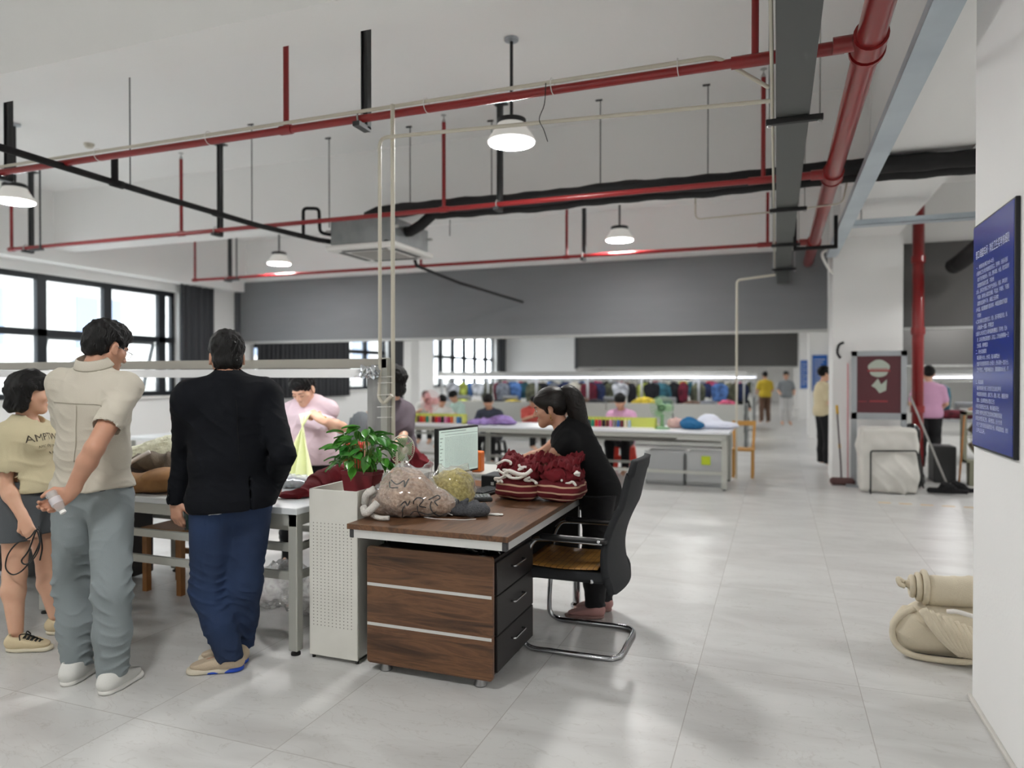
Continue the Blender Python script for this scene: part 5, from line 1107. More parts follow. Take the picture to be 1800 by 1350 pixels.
def scribble(pts, r, parent, o_, toward, wl_):
    m = MB(); P_ = [on_surface(o_, p, toward, wl_) for p in pts if o_.ray_cast(Vector(p) - wl_, Vector(toward))[0]]
    if len(P_) < 3: return
    m.tube(P_, r, 5); return m.build('marker_line', inkm, parent, 1)
def bagged(name, label, cx, cy, rad, knitm, seed, extra=(), film_r=1.07, cat='bag', fold_a=.012, peaks=()):
    """a bundle of knitwear and the clear film around it"""
    z = DZ + rad[2] * .92; t = thing(name, label, cat, (cx, cy, DZ)); f = F(.045); f.el((cx, cy, z), rad)
    for dx, dy, dz, r in extra: f.el((cx + dx, cy + dy, DZ + dz), r)
    f.cut((0, 0, DZ + .004), (0, 0, -1), .008); f.disp = addf(folds(fold_a, 34, (.5, .2, .8), seed, .5), lumps(.004, 60, seed)); k = f.mesh(.0055, 'knitwear', knitm, t)
    g_ = F(.06); g_.el((cx, cy, z), V3(rad) * film_r)
    for dx, dy, dz, r in extra: g_.el((cx + dx, cy + dy, DZ + dz), V3(r) * film_r)
    for p0, p1 in peaks: g_.rc(p0, p1, .045, .004, k=.04)
    g_.cut((0, 0, DZ + .002), (0, 0, -1), .006); g_.disp = addf(folds(.011, 42, (.8, .3, .4), seed + 2, .2), folds(.006, 80, (.2, .5, .8), seed + 3, .2)); g_.mesh(.006, 'plastic_film', film, t)
    return t, k
t, k = bagged('knitwear_bag', 'large clear plastic bag of beige fleecy knitwear with black line drawings, front of the desk', -1.83, 3.27, (.16, .13, .1), bei, 5, [(.12, .06, .06, (.14, .1, .075)), (-.03, .05, .17, (.11, .09, .075)), (-.12, -.02, .05, (.09, .08, .06)), (.05, .02, .13, (.1, .08, .08))], peaks=[((-1.86, 3.33, DZ + .2), (-1.885, 3.39, DZ + .31)), ((-1.75, 3.33, DZ + .19), (-1.73, 3.4, DZ + .29))])
bpy.context.view_layer.update(); wl2 = wloc(k); tw = V3(.35, 1, -.35)
for pts in ([(0, .0), (.02, .02), (.03, 0), (.045, .025)], [(.06, .01), (.07, .04), (.09, .03), (.08, .0), (.1, -.01)], [(.11, .03), (.13, .05), (.15, .035), (.13, .02), (.15, 0)], [(.02, -.05), (.05, -.03), (.1, -.045), (.14, -.03)], [(.05, -.07), (.06, -.035), (.075, .0)], [(-.1, .12), (-.05, .1), (-.02, .12), (0, .09), (.0, .13)], [(.02, .0), (-.02, -.06), (-.03, -.09)], [(.12, .02), (.12, -.02), (.14, -.05), (.17, -.04)], [(-.1, .11), (-.075, .085), (-.03, .085)]):
    P_ = [V3(-1.81 + x, 2.9, DZ + .1 + y) for x, y in [tuple(p[:2]) for p in smooth_path([(a, b__, 0) for a, b__ in pts], 5)]]; scribble(P_, .0032, t, k, (.1, 1, -.1), wl2)
wl_t = M('white_fleece', (206, 202, 196), .95, bump=(120, .6))
for pts, r in (([(-1.980, 3.115, .83), (-1.950, 3.085, .81), (-1.920, 3.085, .83), (-1.900, 3.115, .86)], .02), ([(-2.010, 3.175, .84), (-1.990, 3.155, .89), (-1.950, 3.175, .92)], .02), ([(-1.930, 3.115, .795), (-1.870, 3.090, .79), (-1.820, 3.095, .792)], .012)): MB().tube(smooth_path(pts), r, 10).build('fleece_trim', wl_t, t, 1)
bagged('knitwear_bag', 'clear plastic bag of pale yellow loopy knit resting on the beige knitwear bag', -1.665, 3.5, (.125, .09, .1), yel, 9, [(-.03, 0, .14, (.1, .07, .06)), (.04, .0, .16, (.08, .06, .06))], peaks=[((-1.63, 3.5, DZ + .19), (-1.58, 3.52, DZ + .25)), ((-1.72, 3.5, DZ + .18), (-1.74, 3.5, DZ + .24))])
bagged('knitwear_bag', 'small bag of white knitwear with black floral pattern against the cream cabinet', -1.96, 3.27, (.045, .08, .055), bw, 13, [(0, .0, .1, (.04, .06, .035))], peaks=[((-1.96, 3.25, DZ + .1), (-1.975, 3.24, DZ + .15))])
f = F(.015); cx, cy = -1.51, 3.36
for k in range(3): f.rc((cx - .07 + .05 * k, cy - .02, DZ + .03), (cx - .02 + .04 * k, cy + .05, DZ + .04 + .012 * (k % 2)), .03, .026)
f.el((cx + .06, cy + .01, DZ + .035), (.065, .05, .038)); f.rc((cx - .1, cy, DZ + .025), (cx - .075, cy + .03, DZ + .065), .02, .016); f.rc((cx - .03, cy - .01, DZ + .05), (cx + .0, cy, DZ + .085), .018, .014)
f.cut((0, 0, DZ + .003), (0, 0, -1)); f.disp = folds(.011, 60, (.6, .5, .5), 3, .4); t = tag(f.mesh(.004, 'hair_band_knit', dgk), 'crumpled dark grey knit piece with a pale edge on the desk front', 'knitwear')
MB().tube(smooth_path([(cx - .115, cy + .0, DZ + .03), (cx - .09, cy - .035, DZ + .07), (cx - .06, cy - .02, DZ + .075)]), .003, 6).tube(smooth_path([(cx - .11, cy - .02, DZ + .008), (cx - .09, cy - .045, DZ + .015), (cx - .06, cy - .05, DZ + .01)]), .003, 6).build('pale_edging', white, t, 1)
tag(MB().tube(smooth_path([(-1.7, 3.24, DZ + .003), (-1.62, 3.225, DZ + .003), (-1.56, 3.24, DZ + .002), (-1.48, 3.25, DZ + .003), (-1.43, 3.29, DZ + .003)]), .0022, 6).build('cord', white, None, 1), 'thin white cord curling in front of the grey knit piece', 'cord')
f = F(.01); f.bx((-1.395, 3.42, DZ + .006), (.035, .008, .005), frame((0, 0, 1), (1, .15, 0)), r=.004).rc((-1.37, 3.425, DZ + .006), (-1.345, 3.43, DZ + .006), .008, .011, flat=(V3(0, 0, 1), .5)); tag(f.mesh(.003, 'letter_opener', white), 'flat white plastic spatula lying beside the grey knit piece', 'tool')
tag(MB().box(-1.64, -1.48, 4.24, 4.4, DZ, DZ + .012, rz=.3).box(-1.62, -1.5, 4.25, 4.38, DZ + .012, DZ + .02, rz=.1).build('note_pad', M('yellow_paper', (196, 186, 112), .7), None), 'yellow note sheets lying behind the keyboard', 'paper')
# striped sweaters in two bundles
def stripes():
    m = M('maroon_striped_knit', (104, 24, 32), .92, bump=(260, .3)); nt = m.node_tree; N = nt.nodes; Lk = nt.links; b_ = N['Principled BSDF']; tc = N.new('ShaderNodeTexCoord'); sp = N.new('ShaderNodeSeparateXYZ'); Lk.new(tc.outputs['Object'], sp.inputs[0])
    n = N.new('ShaderNodeTexNoise'); n.inputs['Scale'].default_value = 5; Lk.new(tc.outputs['Object'], n.inputs[0]); a = N.new('ShaderNodeMath'); a.operation = 'MULTIPLY_ADD'; Lk.new(n.outputs[0], a.inputs[0]); a.inputs[1].default_value = .03; Lk.new(sp.outputs[2], a.inputs[2])
    d = N.new('ShaderNodeMath'); d.operation = 'DIVIDE'; Lk.new(a.outputs[0], d.inputs[0]); d.inputs[1].default_value = .036; fr = N.new('ShaderNodeMath'); fr.operation = 'FRACT'; Lk.new(d.outputs[0], fr.inputs[0]); lt = N.new('ShaderNodeMath'); lt.operation = 'LESS_THAN'; Lk.new(fr.outputs[0], lt.inputs[0]); lt.inputs[1].default_value = .24
    mx = N.new('ShaderNodeMix'); mx.data_type = 'RGBA'; Lk.new(lt.outputs[0], mx.inputs[0]); mx.inputs[6].default_value = lin((100, 24, 32)); mx.inputs[7].default_value = lin((196, 164, 138)); Lk.new(mx.outputs[2], b_.inputs['Base Color']); return m
stm = stripes(); mar = M('maroon_knit', (112, 20, 30), .92, mix=((92, 14, 24), 8, 1), bump=(220, .3)); cordw = M('white_cord', (222, 218, 212), .85)
for lab, cx, cy, w in (('bundle of maroon striped sweaters with white cords, left half of the pile on the desk', -1.43, 3.97, .135), ('bundle of maroon striped sweaters under the woman\'s elbows, right half of the pile', -1.185, 4.0, .135)):
    t = thing('sweater_bundle', lab, 'sweaters', (cx, cy, DZ), 'maroon sweater bundles on the desk')
    f = F(.03); f.el((cx, cy, DZ + .065), (w * 1.08, .15, .07)); f.bx((cx, cy, DZ + .068), (w * .95, .13, .06), r=.05, k=.02); f.cut((0, 0, DZ + .003), (0, 0, -1), .01); f.disp = addf(folds(.005, 60, (0, 0, 1), 3), lumps(.005, 30, int(abs(cx * 100)))); f.mesh(.005, 'folded_sweaters', stm, t)
    f = F(.03); f.el((cx, cy + .01, DZ + .15), (w * .97, .13, .065))
    f.el((cx - (.06 if cx < -1.3 else -.02), cy + .03, DZ + .205), (w * .6, .09, .05)); f.disp = addf(folds(.014, 62, (.7, .3, .5), 5 + int(abs(cx * 10)), .3), lumps(.006, 70, 3)); f.mesh(.005, 'ruffled_tops', mar, t)
    m = MB(); rs = random.Random(int(abs(cx * 100)))
    for k in range(4):       # frilled hems standing up from the pile
        a0 = rs.uniform(0, 6); yy = cy - .09 + .05 * k; zz = DZ + .19 + .012 * k
        m.grid(lambda u, v: (cx - w * .9 + 1.8 * w * u, yy + .014 * math.sin(u * 34 + a0) * (.3 + v) + .03 * v, zz + .018 * math.sin(u * 7 + a0) + .035 * v + .006 * math.sin(u * 51)), 60, 4)
    m.build('frilled_hem', mar, t, 1, solid=.004, recalc=False)
    m = MB(); n_ = 8 if cx < -1.3 else 3
    for k in range(n_):
        px = cx + (rs.uniform(-.13, .1) if cx < -1.3 else rs.uniform(.07, .13)); py = cy - .13 + rs.uniform(-.01, .03); pz = DZ + rs.uniform(.14, .22) - (.03 if cx > -1.3 else 0); pts = [V3(px, py, pz)]
        for j in range(5): pts.append(pts[-1] + V3(rs.uniform(-.035, .035), rs.uniform(-.02, .012), rs.uniform(-.022, .016)))
        m.tube(smooth_path(pts, 4), .007, 8)
    if cx < -1.3: m.tube(smooth_path([(-1.470, 3.815, DZ + 0.170), (-1.440, 3.800, DZ + 0.185), (-1.390, 3.800, DZ + 0.170), (-1.340, 3.795, DZ + 0.170), (-1.310, 3.815, DZ + 0.195)], 4), .011, 8).tube(smooth_path([(-1.470, 3.815, DZ + 0.160), (-1.430, 3.800, DZ + 0.145), (-1.370, 3.795, DZ + 0.150), (-1.310, 3.815, DZ + 0.190)], 4), .008, 8)
    m.build('white_cords', cordw, t, 1)
# ------------------------------------------------------------------ clothes and packs on the inspection table
TZ = .80
olive = M('olive_brown_knit', (104, 92, 76), .9, mix=((74, 62, 50), 9, 1.6), bump=(160, .4)); tan = M('tan_suede_cloth', (142, 104, 62), .85, mix=((108, 72, 42), 7, 1.4)); crm = M('cream_knit', (206, 204, 180), .95, mix=((182, 180, 154), 16, 1.5), bump=(60, .8)); dkc = M('dark_brown_knit', (54, 44, 40), .95, bump=(160, .5))
def pile(name, label, cat, mat, els, f_a=.012, fr=34, seed=1, vox=.007, z0=TZ, ax=(.6, .3, .6)):
    f = F(.05)
    for c, r in els: f.el(c, r)
    if z0 is not None: f.cut((0, 0, z0 + .003), (0, 0, -1), .01)
    f.disp = folds(f_a, fr, ax, seed, .5); return tag(f.mesh(vox, name, mat), label, cat)
pile('folded_garment', 'pale cream knit heap at the back of the clothing pile', 'clothes', crm, [((-3.98, 3.85, .93), (.3, .22, .16)), ((-3.78, 3.8, .9), (.2, .16, .12)), ((-4.2, 3.8, .9), (.25, .2, .12))], .01, 60, 2, ax=(.2, .2, 1))
pile('folded_garment', 'dark brown knit heap between the beige-shirted man and the tan garment', 'clothes', dkc, [((-3.9, 3.52, .88), (.22, .15, .1)), ((-3.75, 3.5, .86), (.16, .13, .08))], .012, 40, 7)
pile('folded_garment', 'olive brown hooded garment lying on top of the tan garment', 'clothes', olive, [((-3.68, 3.48, .94), (.14, .1, .07)), ((-3.56, 3.45, .91), (.1, .09, .06)), ((-3.82, 3.45, .95), (.12, .09, .06))], .02, 42, 5, ax=(1, .2, .3))
t = pile('folded_garment', 'tan suede-like garment with white cord hanging over the table edge', 'clothes', tan, [((-3.62, 3.28, .845), (.26, .15, .06)), ((-3.48, 3.3, .875), (.17, .13, .07)), ((-3.8, 3.24, .84), (.16, .12, .05))], .013, 30, 9, ax=(.35, .2, .9))
m = MB().tube(smooth_path([(-3.85, 3.13, .86), (-3.72, 3.1, .85), (-3.66, 3.09, .83), (-3.645, 3.085, .80), (-3.66, 3.085, .775), (-3.68, 3.085, .77)], 5), .02, 10).tube(smooth_path([(-3.86, 3.35, .95), (-3.76, 3.32, .99), (-3.7, 3.36, 1.03)], 5), .013, 8); m.build('white_cord', cordw, t, 1)
pile('dark_garment', 'dark grey garment heap beside the right end of the cream knit heap', 'clothes', M('charcoal_cloth', (52, 56, 60), .9), [((-3.62, 4.0, .87), (.12, .1, .08))], .015, 60, 3)
t = pile('folded_pack', 'pale grey folded garment in clear film on the table before the man in pink', 'packet', M('pale_grey_cloth', (188, 196, 200), .7), [(at(515, 855, 3.75), (.12, .12, .03)), (at(515, 850, 3.75), (.1, .1, .035))], .01, 70, 4, vox=.005)
g_ = F(.03); g_.el(at(516, 850, 3.75), (.135, .13, .05)).rc(at(500, 845, 3.75), at(512, 830, 3.8), .03, .004); g_.cut((0, 0, TZ + .002), (0, 0, -1)); g_.disp = folds(.012, 60, (.6, .4, .5), 8, .1); g_.mesh(.006, 'plastic_film', film, t)
f = F(.03)
P_ = [at(484, 872, 3.35), at(505, 874, 3.35), at(530, 868, 3.4), at(548, 858, 3.5), at(560, 845, 3.6), at(578, 838, 3.7), at(600, 832, 3.75)]
for i in range(len(P_) - 1): a, c = V3(P_[i]), V3(P_[i + 1]); a[2] = max(a[2], TZ + .02); c[2] = max(c[2], TZ + .02); f.rc(a, c, .018 + .012 * i, .02 + .013 * i, flat=(V3(0, 0, 1), .7))
f.cut((0, 0, TZ + .003), (0, 0, -1)); f.disp = folds(.012, 60, (.4, .5, .8), 6, .3); tag(f.mesh(.005, 'maroon_cloth', mar), 'maroon cloth trailing over the table behind the cream cabinet', 'cloth')
# small work table and maroon heap behind the monitor
t = thing('side_table', 'small grey side table behind the monitor carrying the maroon heap', 'table', (-2.2, 4.95, 0))
MB().box(-2.6, -1.9, 4.7, 5.25, .77, .8, bev=.004).build('tabletop', alup, t)
for x in (-2.56, -1.94):
    for y in (4.74, 5.2): MB().box(x - .02, x + .02, y - .02, y + .02, 0, .77).build('leg', alup, t)
f = F(.03)
for a, c, r in (((700, 795), (716, 788), .05), ((716, 790), (732, 800), .05), ((722, 796), (755, 816), .035), ((700, 805), (730, 815), .05), ((732, 808), (745, 818), .06)): f.rc(at(*a, 4.9), at(*c, 4.85), r, r * .8)
f.cut((0, 0, .803), (0, 0, -1)); f.disp = folds(.014, 50, (.6, .3, .6), 8, .4); tag(f.mesh(.006, 'maroon_heap', mar), 'heap of maroon knitwear on the side table behind the monitor', 'clothes')
tag(MB().box(-2.12, -2.04, 4.78, 4.86, .8, .95, bev=.008).build('orange_box', M('orange_plastic', (222, 112, 34), .5), None), 'small orange box standing left of the monitor', 'box')
# under the table
wd = M('honey_wood', (150, 100, 50), .5, mix=((130, 84, 40), 4, 1, (8, 8, 1)))
t = thing('wooden_stool', 'honey-coloured wooden stool under the table left of the man in the blazer', 'stool', (-4.0, 3.9, 0))
MB().box(-4.17, -3.8, 3.7, 4.05, .42, .45, bev=.006).build('seat', wd, t)
for x in (-4.14, -3.83):
    for y in (3.73, 4.02): MB().box(x - .02, x + .02, y - .02, y + .02, 0, .42).build('leg', wd, t)
MB().box(-4.14, -3.83, 3.72, 3.74, .2, .24).box(-4.14, -3.83, 4.01, 4.03, .2, .24).build('stretcher', wd, t)
tag(MB().box(-5.6, -4.42, 3.62, 4.05, .03, .68, bev=.01).box(-5.5, -5.4, 3.7, 3.8, 0, .03).box(-4.6, -4.5, 3.7, 3.8, 0, .03).build('storage_cabinet', M('anthracite_metal', (44, 45, 46), .6), None), 'low anthracite cabinet standing under the inspection table', 'cabinet')
clr = film_mat('clear_bag_film', .2, .85, .15); g_ = F(.05)
for c, r in (((-3.12, 3.78, .1), (.2, .16, .11)), ((-2.8, 3.75, .1), (.17, .15, .1)), ((-3.0, 3.8, .2), (.16, .12, .1)), ((-2.78, 3.8, .17), (.13, .12, .09))): g_.el(c, r)
g_.cut((0, 0, .004), (0, 0, -1)); g_.disp = addf(folds(.02, 40, (.6, .3, .5), 8, .1), lumps(.01, 50, 4)); tag(g_.mesh(.008, 'plastic_bag', clr), 'crumpled clear plastic bag on the floor under the inspection table', 'bag')
tag(MB().box(-3.55, -3.28, 4.95, 5.2, .0, .66, bev=.02).build('carton', M('white_carton', (205, 205, 203), .6), None), 'white carton standing behind the legs of the man in pink', 'box')
pinkm = M('pale_pink_plastic', (206, 166, 162), .5)
t = thing('plastic_stool', 'pale pink plastic stool partly seen beside the table leg', 'stool', (-2.95, 4.6, 0)); f = F(.02); f.bx((-2.95, 4.62, .44), (.15, .15, .02), r=.015).mesh(.006, 'seat', pinkm, t)
for sx in (-1, 1):
    for sy in (-1, 1): MB().bar((-2.95 + .12 * sx, 4.62 + .12 * sy, .43), (-2.95 + .15 * sx, 4.62 + .15 * sy, 0), .045, .03).build('leg', pinkm, t)
rdp = M('red_orange_plastic', (206, 52, 34), .45)
def stool(label, x, y, h=.47, m=None, s_=1):
    t = thing('plastic_stool', label, 'stool', (x, y, 0), None); m = m or rdp
    MB().box(x - .15, x + .15, y - .15, y + .15, h - .03, h, bev=.012).build('seat', m, t)
    for sx in (-1, 1):
        for sy in (-1, 1): MB().bar((x + .13 * sx, y + .13 * sy, h - .03), (x + .17 * sx, y + .17 * sy, 0), .06, .035).build('leg', m, t)
    MB().box(x - .15, x + .15, y - .145, y - .135, h * .45, h * .55).build('brace', m, t); MB().box(x - .15, x + .15, y + .135, y + .145, h * .45, h * .55).build('brace', m, t); return t
t = thing('plastic_crate', 'red plastic crate behind the pothos plant', 'crate', (-3.45, 5.6, 0)); MB().box(-3.65, -3.25, 5.4, 5.75, .3, .9).build('shell', rdp, t); MB().box(-3.65, -3.25, 5.4, 5.75, .0, .29).build('base', rdp, t)
CHY = 6.1; CHX = at(640, 760, CHY)[0]
# grey jacket over a chair back behind the table
t = thing('swivel_chair', 'black chair with a round back behind the inspection table', 'chair', (CHX, CHY, 0))
f = F(.02); f.el((CHX, CHY, .92), (.2, .04, .2)); f.mesh(.01, 'backrest', mesh_b, t); MB().box(CHX - .2, CHX + .2, CHY, CHY + .4, .43, .48, bev=.02).build('seat', mesh_b, t); MB().tube([(CHX, CHY + .2, .05), (CHX, CHY + .2, .43)], .025, 10).tube([(CHX, CHY + .2, .4), (CHX, CHY + .04, .5), (CHX, CHY + .03, .85)], .018, 8).build('column', chrome, t, 1)
m = MB()
for k in range(5): a = k * 2 * PI / 5; m.bar((CHX, CHY + .2, .07), (CHX + .27 * math.cos(a), CHY + .2 + .27 * math.sin(a), .04), .04, .025).lathe((CHX + .27 * math.cos(a), CHY + .2 + .27 * math.sin(a), 0), [(0, 0), (.025, 0), (.025, .04), (0, .04)], 10)
m.build('star_base', chrome, t)
pile('grey_jacket', 'grey jacket hung over the round chair back behind the table', 'clothes', M('mid_grey_cloth', (112, 118, 122), .9), [((CHX, CHY - .05, 1.0), (.14, .07, .16)), ((CHX, CHY - .06, .86), (.15, .07, .14))], .02, 50, 4, z0=None, ax=(1, .2, .1))
# ------------------------------------------------------------------ far white table with thread cones
FT = .775
t = thing('work_table', 'long white work table with thread cones, a green fan and cloth heaps in mid hall', 'table', (-3.1, 10.1, 0))
MB().box(-6.2, -.57, 9.6, 10.7, FT - .03, FT, bev=.004).build('tabletop', M('table_top_pale', (216, 218, 222), .3), t)
MB().box(-6.15, -.62, 9.64, 9.68, FT - .09, FT - .03).box(-6.15, -.62, 10.62, 10.66, FT - .09, FT - .03).build('apron', alup, t)
for x in (-.64, -2.85, -4.4, -6.1):
    for y in (9.7, 10.62): MB().box(x - .035, x + .035, y - .03, y + .03, .02, FT - .03).build('leg', alup, t); MB().box(x - .02, x + .02, y - .02, y + .02, 0, .02).build('foot', foot_b, t)
for z, y in ((.56, 10.62), (.22, 9.72), (.22, 10.62)): MB().box(-6.1, -.64, y - .015, y + .015, z - .02, z + .02).build('rail', alup, t)
for x in (-3.9, -2.4): MB().box(x, x + 1.1, 9.75, 10.5, FT - .13, FT - .035).build('drawer', M('drawer_grey', (118, 116, 112), .6), t)
cols = [('orange', (206, 92, 44)), ('dark teal', (30, 66, 76)), ('green', (24, 128, 104)), ('red', (198, 40, 44)), ('magenta', (176, 38, 96)), ('black', (32, 28, 34)), ('maroon', (92, 28, 40)), ('rose', (206, 130, 168)), ('blue', (60, 92, 160)), ('grey', (120, 116, 118)), ('cream', (214, 200, 176)), ('brown', (104, 72, 60)), ('sky blue', (70, 130, 190)), ('pale blue', (170, 190, 206))]
cone0 = None; used = set()
ycap = M('cone_cap_lime', (206, 214, 96), .5)
def spool(x, y, k, where, z=FT):
    global cone0
    nm, c = cols[k % len(cols)]; m = M('thread_' + nm, c, .7); lab = '%s thread cone %s' % (nm, where)
    if cone0 is None:
        cone0 = thing('thread_cone', lab, 'thread', (0, 0, 0), 'thread cones on the far white table')
        MB().lathe((0, 0, 0), [(0, 0), (.024, 0), (.025, .012), (.021, .105), (.018, .112), (.01, .114)], 14).build('yarn', m, cone0, 40); MB().lathe((0, 0, 0), [(.014, .11), (.011, .135), (0, .135)], 10).build('core', ycap, cone0, 40); cone0.location = (x, y, z)
    else: clone(cone0, loc=(x, y, z), label=lab, mats={'yarn': m})
L1 = [11, 3, 0, 2, 10, 6, 3, 4, 5, 7, 4, 0, 10, 12, 8]; L2 = [10, 1, 2, 3, 4, 5, 6, 7, 9, 8, 6, 10, 13]
for i, k in enumerate(L1):
    x = -5.32 + i * .0535; nb = cols[L1[i - 1]][0] if i else 'nothing'; spool(x, 9.95, k, 'in the left tray right of the %s one' % nb if i else 'at the left end of the left tray')
for i, k in enumerate(L2): spool(-2.6 + i * .0535, 9.98, k, 'in the right tray right of the %s one' % cols[L2[i - 1]][0] if i else 'at the left end of the right tray')
for x0, x1, l in ((-5.38, -4.52, 'lime-rimmed tray holding the left row of thread cones'), (-2.68, -1.58, 'lime-rimmed tray holding the right row of thread cones')):
    tt = thing('thread_tray', l, 'tray', ((x0 + x1) / 2, 9.95, FT)); MB().box(x0, x1, 9.88, 10.05, FT, FT + .012).build('base', white, tt); MB().box(x0, x1, 10.05, 10.06, FT, FT + .15).box(x0, x0 + .01, 9.88, 10.06, FT, FT + .15).box(x1 - .01, x1, 9.88, 10.06, FT, FT + .15).build('rim', M('lime_plastic', (214, 220, 110), .5, alpha=.85), tt)
# green fan
gp = M('mint_fan_plastic', (132, 176, 132), .4)
def table_fan(label, x, y, z, m1, m2, s=1.0):
    t = thing('table_fan', label, 'fan', (x, y, z)); MB().lathe((x, y, z), [(0, 0), (.11 * s, 0), (.1 * s, .025 * s), (.03 * s, .04 * s), (.022 * s, .16 * s), (.03 * s, .2 * s)], 20).build('stand', m1, t, 40); c = Vector((x, y, z + .3 * s)); R = Matrix.Rotation(PI / 2, 3, 'X'); m = MB()
    for r in (.16, .13, .1, .07): m.tube([c + Vector((r * s * math.cos(a), -.06 * s * (1.2 - r / .2), r * s * math.sin(a))) for a in np.linspace(0, 2 * PI, 25)[:-1]], .004 * s, 5, closed=True)
    for k in range(18): a = k * PI / 9; m.tube([c + Vector((.02 * math.cos(a) * s, -.07 * s, .02 * math.sin(a) * s)), c + Vector((.16 * math.cos(a) * s, -.02 * s, .16 * math.sin(a) * s))], .002 * s, 4)
    m.lathe(c + Vector((0, -.07 * s, 0)), [(.035 * s, 0), (.035 * s, -.01 * s), (0, -.012 * s)], 16, R).build('guard', m1, t, 40); b = MB()
    for k in range(3):
        Rb = Matrix.Rotation(k * 2 * PI / 3, 3, 'Y'); b.grid(lambda u, v: c + Rb @ Vector(((.03 + .11 * u) * s, (-.02 + .02 * (v - .5)) * s, (v - .5) * .11 * s * math.sin(.4 + u * 2.2))), 6, 4)
    b.build('blades', m2, t, 1, solid=.003); MB().lathe(c, [(.05 * s, .1 * s), (.06 * s, .0), (.02 * s, -.03 * s)], 16, R).build('motor', m1, t, 40); return t
table_fan('mint green table fan on the far white table beside the blue cloth', -1.5, 10.0, FT, gp, M('fan_blade_mint', (176, 206, 170), .4), 1.0)
table_fan('round pale pink fan standing behind the dusky purple T-shirt', -5.35, 10.45, FT, M('pale_pink_fan', (226, 178, 178), .45), M('pink_blade', (232, 190, 190), .4), 1.1)
blc = M('petrol_blue_cloth', (34, 104, 150), .85, mix=((24, 84, 128), 8, 1)); wcl = M('white_blue_cloth', (222, 226, 240), .8); pur = M('purple_cloth', (166, 142, 204), .85, mix=((112, 84, 134), 6, 1.6)); pinkk = M('pale_pink_knit', (214, 178, 172), .9)
B_ = dict(z0=FT, vox=.014)
pile('cloth_heap', 'petrol blue cloth heap beside the mint green fan', 'cloth', blc, [((-1.1, 10.1, .83), (.17, .15, .07)), ((-1.15, 10.15, .88), (.11, .1, .06))], .02, 30, 2, **B_)
pile('cloth_heap', 'white cloth heap at the right end of the far white table', 'cloth', wcl, [((-.9, 10.4, .85), (.17, .14, .13)), ((-.75, 10.35, .82), (.26, .16, .06))], .02, 26, 6, **B_)
pile('cloth_heap', 'purple cloth heap before the worker in the dark T-shirt', 'cloth', pur, [((-4.05, 10.05, .81), (.36, .18, .06)), ((-3.95, 10.1, .85), (.17, .12, .07)), ((-4.3, 10.0, .8), (.2, .12, .05))], .03, 26, 4, **B_)
pile('cloth_heap', 'pale pink knit heap between the mint fan and the blue cloth', 'cloth', pinkk, [((-1.35, 10.3, .83), (.13, .12, .09))], .02, 30, 9, **B_)
pile('cloth_heap', 'cream knit pieces before the mint green fan', 'cloth', crm, [((-1.7, 10.2, .8), (.18, .14, .05))], .02, 30, 11, **B_)
# crates and chair around it
crate = M('clear_crate', (206, 208, 208), .3, alpha=.5); lime = M('lime_sticker', (190, 206, 40), .6)
for lab, x0, x1, fill, fm_, ex in (('translucent crate of navy cloth under the far white table', -1.72, -1.2, .30, M('navy_cloth', (34, 40, 74), .9), 0), ('translucent crate with a lime sticker under the right end of the far white table', -1.16, -.68, .3, M('grey_fill_cloth', (150, 150, 150), .9), 1)):
    t = thing('storage_crate', lab, 'crate', ((x0 + x1) / 2, 10.2, 0)); m = MB()
    m.box(x0, x1, 9.95, 9.965, .0, .46).box(x0, x1, 10.45, 10.465, .0, .46).box(x0, x0 + .015, 9.95, 10.465, 0, .46).box(x1 - .015, x1, 9.95, 10.465, 0, .46).box(x0, x1, 9.95, 10.465, 0, .015).box(x0 - .015, x1 + .015, 9.935, 9.955, .44, .47).build('walls', crate, t)
    MB().box(x0 + .02, x1 - .02, 9.97, 10.44, .016, fill + (.12 if not ex else 0), bev=.05).build('contents', fm_, t)
    if ex: MB().box(x0 + .2, x0 + .32, 9.94, 9.949, .3, .42, bev=.003).build('sticker', lime, t)
yw = M('yellow_wood', (190, 142, 74), .5)
t = thing('wooden_chair', 'yellow wooden chair standing past the right end of the far white table', 'chair', (-.45, 11.2, 0))
MB().box(-.62, -.3, 11.0, 11.35, .40, .43).build('seat', yw, t)
for x in (-.6, -.33):
    for y in (11.03, 11.32): MB().box(x - .02, x + .02, y - .02, y + .02, 0, .4 if y > 11.1 and x < -.5 else .4).build('leg', yw, t)
MB().bar((-.6, 11.33, .4), (-.62, 11.4, .83), .035).bar((-.33, 11.33, .4), (-.31, 11.4, .83), .035).box(-.63, -.3, 11.37, 11.42, .76, .83).build('backrest', yw, t)
